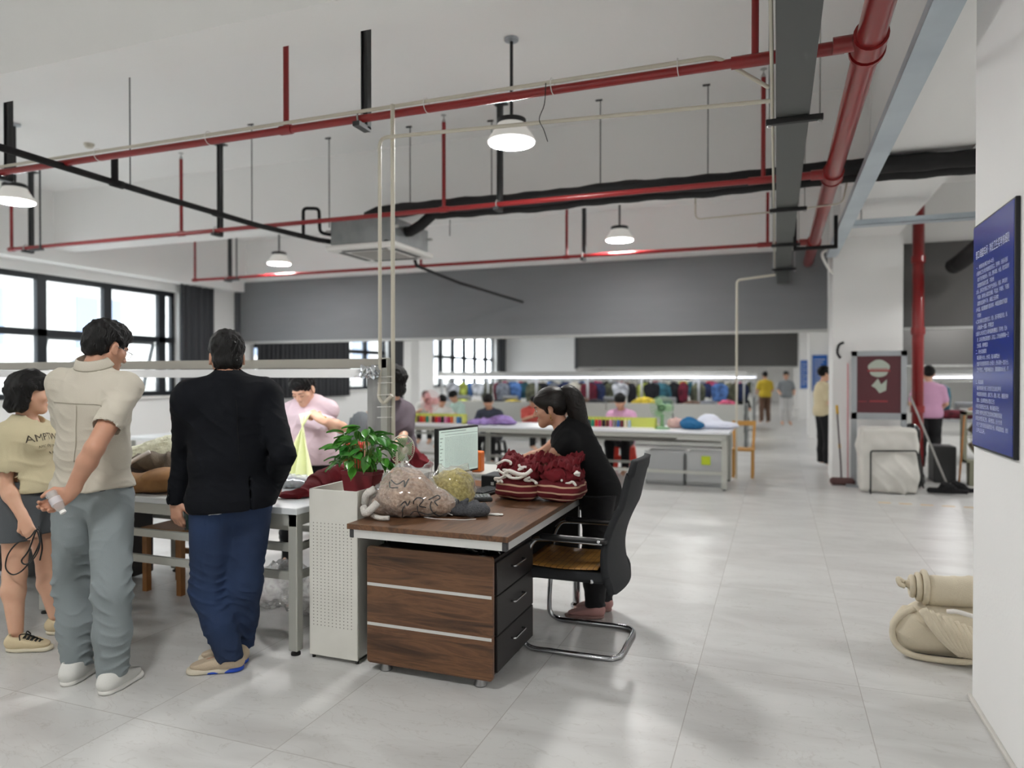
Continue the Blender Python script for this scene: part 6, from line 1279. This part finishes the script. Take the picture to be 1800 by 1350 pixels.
# ------------------------------------------------------------------ far workers: one seated figure, recoloured and moved
def far_worker(y0=0):
    b = Body((0, 0, .52), (.0, -.12, 1.06), -90, .175); t = thing('person', 'worker', 'person', (0, 0, 0)); hf = heading(-90) * .8 - V3(0, 0, .6); A = frame(np.cross(np.cross(hf, (0, 0, 1)), hf), np.cross(hf, (0, 0, 1))); hc = V3(0, -.2, 1.2)
    arms = [((-.24, -.26, .86) if False else V3(*b.sh[0]) + V3(-.05, -.1, -.2), V3(-.0, -.44, .84)), (V3(*b.sh[1]) + V3(.05, -.1, -.2), V3(.06, -.44, .84))]
    arms = [(V3(*b.sh[0]) + V3((.05 if b.sh[0][0] > 0 else -.05), -.1, -.2), V3(.07 if b.sh[0][0] > 0 else -.07, -.42, .86)), (V3(*b.sh[1]) + V3((.05 if b.sh[1][0] > 0 else -.05), -.1, -.2), V3(.07 if b.sh[1][0] > 0 else -.07, -.42, .86))]
    legs = [(V3(b.hip[0][0] * 1.3, -.42, .5), V3(b.hip[0][0] * 1.3, -.4, .1), V3(b.hip[0][0] * 1.3, -.6, 0)), (V3(b.hip[1][0] * 1.3, -.42, .5), V3(b.hip[1][0] * 1.3, -.38, .1), V3(b.hip[1][0] * 1.3, -.58, 0))]
    f = F(.03); head(f, hc, A, 1.0, False); f.rc(hc - A[2] * .05, b.neck, .05); b.torso(f, -.012, .92)
    for s_, (e, w_) in zip(b.sh, arms): limb(f, [s_, e, w_], [.045, .038, .03], .04); f.rc(w_, w_ + V3(0, -.09, -.01), .032, .024, flat=(V3(0, 0, 1), .6))
    for i, (k, a, to) in enumerate(legs): limb(f, [b.hip[i], k, a], [.08, .055, .04], .04); f.rc(a, to + V3(0, 0, .04), .045, .035)
    f.mesh(.013, 'body', skin_p, t); h = F(.02); h.el(hc - A[1] * .02 + A[2] * .045, (.09, .107, .1), A).cut(hc + A[1] * .095 + A[2] * .045, A[1] * .7 - A[2] * .7, .01).cut(hc - A[2] * .07, -A[2]); h.mesh(.012, 'hair', hairm, t)
    g = garment(b, .028, 1.0, 1.1, hem=.5)
    for s_, (e, w_) in zip(b.sh, arms): g.rc(s_, s_ + (e - s_) * .75, .064, .066, k=.05)
    finish(g, b, .46); g.disp = folds(.006, 30, (.2, 0, 1), 3); g.mesh(.013, 'shirt', M('worker_shirt', (200, 200, 200), .85), t)
    f = F(.035); f.el(b.pel, (.17, .14, .13), k=.06)
    for i, (k, a, to) in enumerate(legs): limb(f, [b.hip[i], k, a], [.098, .078, .06], .04)
    f.cut((0, 0, .1), (0, 0, -1)).mesh(.014, 'trousers', blackt, t)
    return t
W0 = far_worker(); first = [W0]
def cm(n, c): return M('shirt_' + n, c, .85)
def place_worker(label, u, v_head, Y, shirt, rz=0, z=0, hair=None):
    p = at(u, v_head, Y); m = {'shirt': shirt}
    if first: t = first.pop(); t['label'] = label; t.location = (p[0], Y + .2, 0); t.rotation_euler = (0, 0, rz); [setattr(c.material_slots[0], 'link', 'OBJECT') or setattr(c.material_slots[0], 'material', shirt) for c in t.children if c.name.startswith('shirt')]
    else: t = clone(W0, loc=(p[0], Y + .2, 0), rz=rz, label=label, mats=m)
    s = (1.5 - (v_head - 663) / FPX * (Y * 1.07 + .0)) / 1.2; s = min(1.15, max(.82, s)); t.scale = (1, 1, s)
    x, y = t.location.x, t.location.y
    return t
pkt = cm('rose', (206, 158, 190)); drk = cm('slate', (56, 62, 76)); wht = cm('white', (222, 224, 220)); bge = cm('beige', (204, 178, 156)); blc2 = cm('black', (26, 26, 28)); cor = cm('coral', (206, 92, 84)); yl = cm('lime', (214, 214, 92)); gr_ = cm('grey', (140, 146, 150)); tea = cm('mint', (178, 206, 196))
W_ = [('seamstress in a pink T-shirt seated behind the far white table by the mint fan', 1090, 703, 11.0, pkt, 0), ('worker in a dark slate T-shirt bent over the purple cloth', 856, 706, 11.1, drk, .1), ('dark-haired worker in white seated left of the lime tray rows', 765, 706, 12.6, wht, .7),
      ('worker in mint seated second from the left behind the cones', 804, 698, 13.6, tea, -.6), ('worker in beige seen in side view beside the metal post plate', 646, 706, 8.8, bge, 1.2), ('worker in white just right of the table post behind the pink fan', 744, 698, 14.4, wht, .3),
      ('worker in coral behind the ponytail woman, left of her face', 925, 705, 13.8, cor, .8), ('worker in beige just right of the ponytail', 1012, 695, 14.1, bge, -.4), ('worker in black seated at the second row, left of the white post', 1168, 693, 17.0, blc2, .2),
      ('worker in black with hands raised at the second row', 1192, 690, 18.3, blc2, -.2), ('worker in grey at the second row above the light partition', 1126, 693, 19.2, bge, .5), ('worker in dark slate at the right end of the second row', 1226, 693, 17.4, drk, 0), ('worker in lime at the end of the second row beside the yellow bag', 1272, 706, 17.2, yl, -.5),
      ('worker in black beside the cream conduit drop', 1300, 690, 19.0, blc2, .1), ('worker in grey in the third row above the mint fan', 1150, 684, 22.5, gr_, .2), ('worker in coral in the third row', 1240, 686, 22.5, cor, -.3), ('worker in white in the third row by the left post', 880, 688, 22.6, wht, .2), ('worker in slate in the third row behind the purple cloth', 915, 690, 22.6, drk, -.2),
      ('worker in beige in the third row right of the black shirt', 1200, 688, 22.5, bge, .1), ('worker in white in the fourth row near the corridor', 1285, 682, 23.5, wht, .4)]
for w in W_: place_worker(*w)
# worker stools (one per near worker)
stool('red-orange plastic stool under the seamstress in pink', at(1090, 703, 11.0)[0], 11.3, .40)
stool('dark plastic stool under the worker in the slate T-shirt', at(856, 706, 11.0)[0], 11.35, .40, blkp)
# ------------------------------------------------------------------ rows of lit workstations further back
part_m = M('partition_panel', (196, 198, 194), .6); led2 = M('far_led', (236, 240, 255), .5, emit=5); postm = M('post_grey', (186, 188, 186), .5)
gcols = [('maroon', (112, 30, 46)), ('black', (28, 28, 32)), ('navy', (40, 50, 84)), ('pink', (206, 88, 120)), ('grey', (128, 132, 138)), ('cream', (212, 206, 186)), ('brown', (108, 80, 62)), ('teal', (52, 104, 116)), ('white', (220, 222, 222)), ('lime', (196, 206, 92)), ('red', (190, 40, 60)), ('olive', (96, 98, 74)), ('yellow', (222, 196, 58)), ('blue', (86, 124, 178))]
rs = random.Random(5); seen = set()
wts = [4, 9, 7, 3, 8, 5, 4, 4, 7, 2, 3, 4, 1, 4]
def seq(n, allowed=None):
    """colour numbers so that each one's neighbours tell it apart"""
    out = []; trip = set()
    while len(out) < n + 2:
        for _ in range(200):
            k = rs.choices(range(len(gcols)), wts)[0] if allowed is None else rs.choice(allowed); tr = tuple(out[-2:] + [k])
            if (len(out) < 2 or tr not in trip) and (not out or out[-1] != k): break
        trip.add(tr); out.append(k)
    return out
def hung(x, y, z1, w, h, k, lab, g):
    nm, c = gcols[k]; m = M('garment_' + nm, c, .88, mix=(tuple(int(q * .6) for q in c), 9, 1.6)); ph = rs.uniform(0, 6)
    def fn(u, v):
        a = u * 2 * PI; ww = w * (.6 + .4 * (1 - abs(v - .6) * .9)) * (1 if v < .93 else .5); return (x + ww * .5 * math.cos(a) + .01 * math.sin(a * 4 + v * 5 + ph), y + .045 * math.sin(a) + .014 * math.sin(a * 3 + ph), z1 - h + h * v + .03 * math.sin(a * 2 + ph) * (1 - v))
    mb = MB().grid(fn, 14, 8, wrap=True); mb.f.append(tuple(range(14))[::-1]); mb.f.append(tuple(range(98, 112))); mb.m += [0, 0]
    mb.tube([(x, y, z1 - .01), (x, y, z1 + .05), (x + .015, y, z1 + .07)], .004, 5); return tag(mb.build('hanging_garment', m, None, 1), lab, 'garment', g)
def row(n, y, x0, x1, garm, tops, nth, panel=True, ztop=1.6):
    t = thing('lit_workstation', '%s row of lit sewing workstations seen from the front' % nth, 'workstation', ((x0 + x1) / 2, y, 0), None)
    MB().box(x0, x1, y, y + 1.1, .72, .76).build('tabletop', ttop, t)
    if panel:
        k = int((x1 - x0) / 1.25)
        for i in range(k): a = x0 + (x1 - x0) * i / k; MB().box(a + .01, a + (x1 - x0) / k - .01, y - .06, y - .03, .04, .93).build('partition', part_m, t)
        MB().box(x1 + .0, x1 + .04, y - .06, y + 1.1, .0, .93).build('end_panel', M('end_panel_grey', (110, 114, 114), .6), t)
    for x in np.arange(x0 + .05, x1 + .1, 1.25): MB().box(x - .025, x + .025, y + .5, y + .55, 0, ztop).build('post', postm, t)
    MB().box(x0, x1, y + .49, y + .56, ztop - .05, ztop + .03).build('top_rail', postm, t); MB().prism([(.25, -.1), (.45, -.045), (.6, -.045), (.8, -.1)], x0, x1, lambda p, q, x: (x, y + p, ztop + q)).build('lamp_reflector', refl, t)
    for w_ in (.35, .62): MB().box(x0 + .05, x1 - .05, y + w_, y + w_ + .07, ztop - .115, ztop - .09).build('tube_lamp', led2, t)
    MB().tube([(x0, y + .95, 1.42), (x1, y + .95, 1.42)], .01, 6).build('hanging_rail', alup, t)
    for x in (x0 + .05, (x0 + x1) / 2, x1 - .05): MB().box(x - .02, x + .02, y + .93, y + .97, .76, 1.44).build('rail_upright', alup, t)
    for i in range(int((x1 - x0) / 1.25)):      # grey sewing machines between the posts
        x = x0 + .62 + i * 1.25; MB().box(x - .2, x + .2, y + .5, y + .66, .76, .79).box(x + .1, x + .19, y + .52, y + .64, .79, 1.02).box(x - .2, x + .19, y + .53, y + .63, .95, 1.05, bev=.02).box(x - .2, x - .13, y + .53, y + .63, .84, .96).build('sewing_machine', M('machine_grey', (150, 152, 150), .5), t)
    sq = seq(garm)
    for i in range(garm):
        x = x0 + (x1 - x0) * (i + .5 + rs.uniform(-.2, .2)) / garm; k = sq[i + 1]; h = rs.uniform(.3, .62); c_ = [gcols[q][0] for q in sq[i:i + 3]]
        hung(x, y + .95 + .06 * (i % 3), 1.36, rs.uniform(.2, .42), h, k, '%s garment hanging between the %s and the %s one in the %s lit row' % (c_[1], c_[0], c_[2], nth), 'garments hanging in the %s lit row' % nth)
    sq = seq(tops, [5, 8, 9, 0, 6, 4, 3, 1, 12])
    for i in range(tops):
        x = x0 + (x1 - x0) * (i + .5 + rs.uniform(-.3, .3)) / tops; k = sq[i + 1]; c_ = [gcols[q][0] for q in sq[i:i + 3]]; cc = gcols[k][1]
        pile('cloth_heap', '%s cloth heap between the %s and the %s heap on the %s lit row' % (c_[1], c_[0], c_[2], nth), 'cloth', M('garment_' + c_[1], cc, .88, mix=(tuple(int(q * .6) for q in cc), 9, 1.6)), [((x, y + .28, .8), (rs.uniform(.2, .36), .17, rs.uniform(.12, .26)))], .03, 24, i + n * 10, vox=.025, z0=.76)
row(1, 15.4, -7.9, -.62, 30, 15, 'first'); row(2, 20.9, -8.6, -.62, 30, 10, 'second', True); row(3, 25.3, -9, -.62, 18, 0, 'third', False)
row(5, 14.2, 2.6, 8.5, 8, 4, 'right-hand', False)
# near-left background: white side table with dark heap
t = thing('white_bench', 'small white bench table by the left window behind the clothing pile', 'table', (-8.6, 9.3, 0))
MB().box(-9.3, -7.0, 9.0, 9.7, .72, .76).build('tabletop', ttop, t)
for x in (-9.2, -7.1):
    for y in (9.05, 9.6): MB().box(x - .025, x + .025, y - .025, y + .025, 0, .72).build('leg', alup, t)
pile('cloth_heap', 'long dark cloth heap behind the cream knit heap near the left window', 'cloth', M('charcoal_cloth'), [((-6.6, 6.9, .88), (.55, .2, .14)), ((-5.9, 6.9, .84), (.4, .2, .07))], .02, 20, 4, vox=.02, z0=.76)
pile('cloth_heap', 'small bright red cloth behind the dark cloth heap', 'cloth', M('bright_red_cloth', (206, 60, 56), .85), [((-5.6, 6.8, .82), (.16, .12, .07))], .01, 20, 4, vox=.02, z0=.76)
t = thing('work_table', 'grey work table behind the inspection table under the dark cloth heap', 'table', (-6, 6.9, 0))
MB().box(-7.6, -4.6, 6.5, 7.3, .72, .76).build('tabletop', ttop, t)
for x in (-7.5, -4.7):
    for y in (6.55, 7.25): MB().box(x - .025, x + .025, y - .025, y + .025, 0, .72).build('leg', alup, t)
# ------------------------------------------------------------------ things around the far column
frm = M('poster_frame_alu', (158, 162, 166), .35, .5)
t = thing('poster_stand', 'aluminium-framed dark red poster stand before the far column', 'sign', (1.31, 10.8, 0))
MB().box(.97, 1.04, 10.79, 10.83, .0, 1.86).box(1.58, 1.65, 10.79, 10.83, 0, 1.86).box(.97, 1.65, 10.79, 10.83, 1.79, 1.86).box(.97, 1.65, 10.79, 10.83, .92, 1.01).box(.9, 1.72, 10.6, 11.0, 0, .03).build('frame', frm, t)
pn_ = MB().box(1.04, 1.58, 10.805, 10.815, 1.01, 1.79).build('poster', M('poster_maroon', (84, 34, 42), .35), t)
mk = M('poster_pale', (168, 176, 164), .5); MB().prism([(.13 * math.cos(a) * (1 + .08 * math.sin(5 * a)), .12 * math.sin(a)) for a in np.linspace(0, 2 * PI, 24)[:-1]], 10.800, 10.8045, lambda p, q, y: (1.31 + p, y, 1.62 + q)).prism([(-.1, 0), (-.02, .1), (.02, .02), (.09, .09), (.08, -.06), (.0, -.1), (-.05, -.03)], 10.800, 10.8045, lambda p, q, y: (1.32 + p, y, 1.38 + q)).build('poster_drawing', mk, pn_)
MB().box(1.17, 1.45, 10.798, 10.7995, 1.575, 1.6).box(1.2, 1.42, 10.798, 10.7995, 1.61, 1.62).box(1.2, 1.42, 10.803, 10.8045, 1.16, 1.18).box(1.06, 1.16, 10.803, 10.8045, 1.16, 1.17).build('poster_lines', M('poster_red', (150, 50, 56), .5), pn_)
cvr = M('white_cover_cloth', (208, 206, 200), .9, mix=((196, 194, 188), 4, 1)); f = F(.05); f.bx((1.36, 10.42, .42), (.33, .22, .42), r=.05); f.el((1.36, 10.42, .6), (.38, .26, .25)); f.el((1.4, 10.35, .25), (.34, .24, .3)); f.cut((0, 0, .01), (0, 0, -1)); f.disp = addf(folds(.018, 14, (1, .3, .1), 3), lumps(.006, 20, 2))
t = thing('covered_cart', 'cart under a white cloth with a black wire frame, below the poster', 'cart', (1.36, 10.4, 0)); f.mesh(.013, 'cloth_cover', cvr, t)
MB().tube(fillet([(1.14, 10.12, 0), (1.14, 10.12, .55), (1.66, 10.12, .57), (1.74, 10.14, .1)], .03), .011, 8).tube([(1.14, 10.12, .03), (1.12, 10.5, .03)], .011, 8).build('wire_frame', M('bracket_black', (30, 31, 32), .5), t, 1)
t = thing('mop', 'flat mop with red-brown head leaning on the left side of the far column', 'mop', (.8, 10.85, 0))
MB().box(.7, 1.02, 10.72, 10.86, .0, .1, bev=.03).build('mop_head', M('mop_maroon', (96, 70, 68), .95, bump=(40, 1)), t); MB().tube([(.85, 10.8, .1), (.845, 10.85, .3), (.80, 10.98, 1.08)], .012, 8).build('handle', M('mop_pole', (84, 70, 74), .4), t, 1)
MB().tube([(.835, 10.89, .5), (.83, 10.9, .56)], .017, 8).tube([(.81, 10.96, .98), (.80, 10.985, 1.1)], .018, 8).build('grip', M('mop_yellow', (206, 160, 40), .5), t, 1)
tag(MB().tube(smooth_path([(.9, 11.18, 2.0), (.84, 11.16, 1.96), (.82, 11.15, 1.85), (.86, 11.15, 1.77)]), .018, 8).build('wall_hook', blk, None, 1), 'curved black hook on the left of the far column', 'hook')
tag(MB().tube([(.96, 11.14, .02), (.955, 11.15, 1.7)], .008, 6).build('pink_cord', M('pink_cord', (206, 120, 130), .6), None, 1), 'thin pink cord hanging down the far column beside the poster frame', 'cord')
bh = M('black_bristle', (26, 26, 28), .95, bump=(60, 1))
for lab, x, y, hx, hy, hz, hm in (('black broom with a pale metal handle leaning to the poster stand', 2.05, 10.35, 1.68, 10.75, 1.25, M('pale_handle', (150, 148, 146), .4)), ('black broom with a wooden handle standing right of the covered cart', 2.2, 10.5, 2.3, 10.7, 1.0, wd)):
    t = thing('broom', lab, 'broom', (x, y, 0)); f = F(.03); f.rc((x - .2, y, .05), (x + .2, y, .05), .04, .03, flat=(V3(0, 1, 0), .8)).rc((x - .04, y, .12), (x + .04, y, .1), .05, .04, k=.06); f.cut((0, 0, .006), (0, 0, -1)); f.disp = folds(.01, 90, (1, 0, 0), 3); f.mesh(.01, 'bristles', bh, t); MB().tube([(x, y, .1), (hx, hy, hz)], .013, 8).build('handle', hm, t, 1)
t = thing('drum_fan', 'large olive-grey square drum fan on the floor right of the red riser', 'fan', (2.75, 11.5, 0)); og = M('olive_grey_fan', (126, 126, 108), .5)
MB().box(2.42, 3.12, 11.45, 11.5, .32, .36).box(2.42, 3.12, 11.3, 11.5, .98, 1.02).box(2.42, 2.46, 11.3, 11.5, .32, 1.02).box(3.08, 3.12, 11.3, 11.5, .32, 1.02).box(2.42, 3.12, 11.3, 11.5, .32, .36).box(2.5, 2.56, 11.3, 11.5, 0, .32).box(3.0, 3.06, 11.3, 11.5, 0, .32).build('housing', og, t); m = MB(); fc2 = Vector((2.77, 11.31, .67))
for r in (.31, .26, .21, .16, .11, .06): m.tube([fc2 + Vector((r * math.cos(a), 0, r * math.sin(a))) for a in np.linspace(0, 2 * PI, 29)[:-1]], .005, 5, closed=True)
for k in range(4): a = k * PI / 4; m.tube([fc2 - Vector((.32 * math.cos(a), 0, .32 * math.sin(a))), fc2 + Vector((.32 * math.cos(a), 0, .32 * math.sin(a)))], .005, 5)
m.lathe(fc2, [(.05, 0), (.05, .01), (0, .012)], 14, Matrix.Rotation(PI / 2, 3, 'X')).build('guard', og, t, 40); m = MB()
for k in range(5): Rb = Matrix.Rotation(k * 2 * PI / 5, 3, 'Y'); m.grid(lambda u, v: fc2 + Rb @ Vector((.04 + .25 * u, .08 + .06 * (v - .5), (v - .5) * .18)), 5, 3)
m.build('blades', M('fan_blade_brown', (112, 92, 80), .5), t, 1, solid=.004)
tag(MB().box(2.1, 2.38, 11.5, 11.9, 0, .52, bev=.01).build('storage_box', M('anthracite_metal'), None), 'dark box standing behind the brooms', 'box')
f = F(.03); f.rc((1.72, 10.95, .1), (1.72, 10.95, .75), .09, .12).rc((1.78, 10.85, .1), (1.74, 10.9, .5), .1, .08); f.cut((0, 0, .005), (0, 0, -1)); f.disp = folds(.015, 30, (1, 0, .2), 3); tag(f.mesh(.012, 'refuse_sack', pb), 'tall black refuse sack between the cart and the red riser', 'bag')
# floor tape
t = thing('floor_tape', 'broken line of amber tape on the floor before the covered cart', 'tape', (2, 9.44, 0))
for i in range(9): MB().box(1.15 + i * .22, 1.15 + i * .22 + .13, 9.42, 9.46, .0, .002).build('dash', M('amber_tape', (206, 168, 96), .6), t)
# standing people in the distance: recoloured copies of one figure
def standing_far():
    b = Body((0, 0, .92), (0, -.02, 1.4), 90, .18); t = thing('person', 'x', 'person', (0, 0, 0)); A = frame((0, 0, 1), (1, 0, 0)); hc = V3(0, .02, 1.56)
    arms = [(V3(-.24, .02, 1.08), V3(-.2, .2, .98)), (V3(.24, .02, 1.08), V3(.2, .2, .98))]; legs = [(V3(-.1, .02, .5), V3(-.11, .0, .1), V3(-.12, .18, 0)), (V3(.1, .05, .5), V3(.12, .02, .1), V3(.13, .2, 0))]
    f = F(.03); head(f, hc, A, 1, False); f.rc(hc - A[2] * .05, b.neck, .05); b.torso(f, -.012, .92)
    for s_, (e, w_) in zip(b.sh, arms): limb(f, [s_, e, w_], [.045, .038, .03], .04); f.rc(w_, w_ + V3(0, .09, -.02), .03, .024)
    for i, (k, a, to) in enumerate(legs): limb(f, [b.hip[i], k, a], [.08, .055, .04], .04); f.rc(a, to + V3(0, 0, .04), .045, .035)
    f.mesh(.014, 'body', skin_p, t); h = F(.02); h.el(hc - A[1] * .02 + A[2] * .04, (.09, .107, .1), A).cut(hc + A[1] * .09 + A[2] * .04, A[1] * .8 - A[2] * .6).cut(hc - A[2] * .08, -A[2]); h.mesh(.012, 'hair', hairm, t)
    g = garment(b, .028, 1.0, 1.05, hem=.86)
    for s_, (e, w_) in zip(b.sh, arms): g.rc(s_, s_ + (e - s_) * .7, .064, .066, k=.05)
    finish(g, b, .85); g.mesh(.014, 'shirt', wht, t); trousers(b, legs, blackt, t, .012, .082, .062, vox=.014); return t
S0 = standing_far(); S0['label'] = 'person in a rose pink shirt standing behind the red riser'; S0.location = (2.28, 12.9, 0)
for c in S0.children:
    if c.name.startswith('shirt'): c.material_slots[0].link = 'OBJECT'; c.material_slots[0].material = cm('rose', (206, 158, 190))
clone(S0, loc=(3.35, 13.6, 0), rz=.6, label='person in white with a dark waist bag at the far right beside the pillar', mats={'shirt': wht})
clone(S0, loc=(-.35, 24.5, 0), rz=.3, label='person in yellow and brown walking in the far corridor', mats={'shirt': cm('mustard', (196, 170, 50)), 'trousers': M('brown_cloth', (104, 80, 66), .9)})
clone(S0, loc=(.28, 23.8, 0), rz=3.3, label='person in grey and white walking in the far corridor, beside the one in yellow', mats={'shirt': gr_, 'trousers': M('pale_cloth', (206, 206, 206), .9)})
clone(S0, loc=(.74, 12.9, 0), rz=-1.3, label='person in a cream jacket and black trousers just left of the far column', mats={'shirt': cm('cream', (206, 194, 160))})
# blue notice boards
bluem = M('sign_blue', (14, 46, 146), .16, mix=((12, 40, 130), 1.5, .6), spec=.5); bluef = M('far_sign_blue', (40, 96, 176), .3)
for lab, x0, x1, y, z0, z1 in (('blue notice board on the second far column', .84, 1.18, 19.18, 1.15, 2.05), ('blue notice board on the third far column', .8, 1.1, 27.18, 1.1, 2.1), ('blue notice board right of the one on the second far column', 1.24, 1.5, 19.18, 1.15, 2.05)):
    t = thing('notice_board', lab, 'sign', ((x0 + x1) / 2, y, z0)); MB().box(x0, x1, y - .02, y + .02, z0, z1).build('panel', bluef, t); m = MB()
    for k in range(12): m.box(x0 + .03, x1 - .05 - .1 * ((k * 7) % 3) / 2, y - .022, y - .02, z1 - .12 - k * .07, z1 - .105 - k * .07)
    m.build('text_lines', white, t)
# fabric bundle behind the pillar
cb_ = M('cream_fleece', (212, 202, 180), .95, mix=((198, 187, 164), 5, 1), bump=(180, .25), sheen=.2); t = thing('fleece_bundle', 'rolled bundle of cream fleece garments lying on the floor behind the pillar', 'clothes', (.85, 4.4, 0))
f = F(.03); f.rc((.72, 4.36, .13), (1.05, 4.38, .12), .125, .12).rc((.8, 4.46, .14), (1.2, 4.5, .13), .13); f.cut((0, 0, .004), (0, 0, -1)); f.disp = folds(.012, 22, (1, .2, .5), 3, .2); f.mesh(.006, 'lower_roll', cb_, t)
f = F(.03); f.rc((.8, 4.42, .33), (1.1, 4.46, .34), .078, .085).rc((.68, 4.42, .355), (.8, 4.42, .335), .022, .07); f.disp = folds(.008, 34, (1, .1, .1), 6, .3); f.mesh(.005, 'upper_roll', cb_, t)
m = MB()
for k in range(10): m.tube(smooth_path([(.73 + .03 * k, 4.25 + .004 * k, .27 - .012 * k), (.77 + .028 * k, 4.205, .2 - .01 * k), (.83 + .022 * k, 4.195, .13 - .008 * k), (.9 + .018 * k, 4.215, .07)], 5), .023, 9)
for k in range(3): m.tube([(.765 - .03 * k + .0 * math.cos(a), 4.42 + (.082 - .017 * k) * math.cos(a), .345 + (.082 - .017 * k) * math.sin(a)) for a in np.linspace(0, 2 * PI, 21)[:-1]], .016, 8, closed=True)
m.tube(smooth_path([(.7, 4.3, .26), (.625, 4.3, .2), (.595, 4.3, .13), (.61, 4.28, .06), (.68, 4.25, .022), (.8, 4.225, .022), (.9, 4.215, .03), (1.0, 4.215, .05)], 6), .017, 8).tube(smooth_path([(.66, 4.4, .37), (.635, 4.4, .385), (.64, 4.38, .36), (.665, 4.38, .35)], 4), .013, 8).build('rope_folds', cb_, t, 1)
MB().tube(smooth_path([(.84, 4.24, .275), (.88, 4.22, .285), (.95, 4.22, .27), (1.02, 4.225, .265)], 4), .012, 8).build('pale_tie', cordw, t, 1)
# ------------------------------------------------------------------ the big blue notice on the pillar
SX = .86; sy0, sy1, sz0, sz1 = 3.165, 3.765, 1.185, 2.185
t = thing('notice_board', 'large blue notice board with white writing on the near pillar', 'sign', (SX, 3.5, sz0))
MB().box(SX - .018, SX, sy0, sy1, sz0, sz1, bev=.003).build('frame', M('sign_frame_black', (20, 22, 28), .4), t); pnl = MB().box(SX - .0195, SX - .017, sy0 + .012, sy1 - .004, sz0 + .01, sz1 - .01).build('blue_face', bluem, t)
LN = ['一、考核标准(每日10分~0分)', '1.机器岗位卫生-机台表面清洁无灰尘，无杂物，无线头毛绒', '机台下方无堆放线头，杂志，塑料袋纸，水壶，有垃圾及时', '清理放到指定位置，不随地', '2.线头，废料及时清理-工作中产生的线头，毛絮，碎布及时', '不落地，随手放入指定垃圾桶，不乱放，不堆积，下班前', '清理归位保持干净，桌面上无杂物', '3.半成品，成品摆放整齐-整洁有序，半成品按款式不混放', '不落地', '4.工具与物料归位管理-剪刀，毛针，插子等用后归位，私', '人物品统一放置，不得乱放', '5.通道与公共区域卫生-保持通道畅通整洁，无杂物，无水', '渍，公共区域物品摆放整齐，无灰尘，工作台座椅等每一卫', '生角落，保持整洁', '二、评分实施细则', '每日满分10分，分5项，每人每项2分', '检查不符合要求每项扣1-2分累计，线头落地一次扣1分，', '卫生不到位，严重影响者扣5分，奖励最高50元/月，不', '', '三、奖惩说明', '每月考核得分前三名优秀卫生岗位称号', '考核结果与绩效挂钩，连续三月，最差，岗位，通报批评并', '整改，主动帮助他人整洁卫生', '1.每日检查登记分公布，每月最后评比', '2.最高分者岗位优秀卫生流动红旗者月奖励', '3.岗位负责区域卫生，保持整洁，分片负责', '由生产主管与班组长组成检查小组，共同监督检查，做到', '公平公正公开。']
wm_ = M('white_lettering', (214, 220, 236), .5)
def sign_text(body, size, y_left, z, wmax=None, name='lettering'):
    if not body: return
    me = text_mesh(body, size); co = np.empty(len(me.vertices) * 3); me.vertices.foreach_get('co', co); co = co.reshape(-1, 3); s = 1.0
    if wmax and co[:, 0].max() > wmax: s = wmax / co[:, 0].max()
    co = np.stack([np.full(len(co), SX - .0202), y_left - co[:, 0] * s, z + co[:, 1]], 1); me.vertices.foreach_set('co', co.ravel()); return me
mes = [sign_text('套口/缝盘车间 · 岗位卫生奖考核细则', .042, sy1 - .045, sz1 - .155, .49)]
for i, l in enumerate(LN):
    if l: mes.append(sign_text(l, .0215, sy1 - (.055 if l[0] in '一二三1234567890' else .075), sz1 - .205 - i * .0268, .46))
vv = []; ff = []
for me in mes:
    co = np.empty(len(me.vertices) * 3); me.vertices.foreach_get('co', co); n0 = len(vv); vv += [tuple(p) for p in co.reshape(-1, 3)]; ff += [tuple(i + n0 for i in p.vertices) for p in me.polygons]
me = bpy.data.meshes.new('lettering'); me.from_pydata(vv, [], ff); link('lettering', me, wm_, pnl)
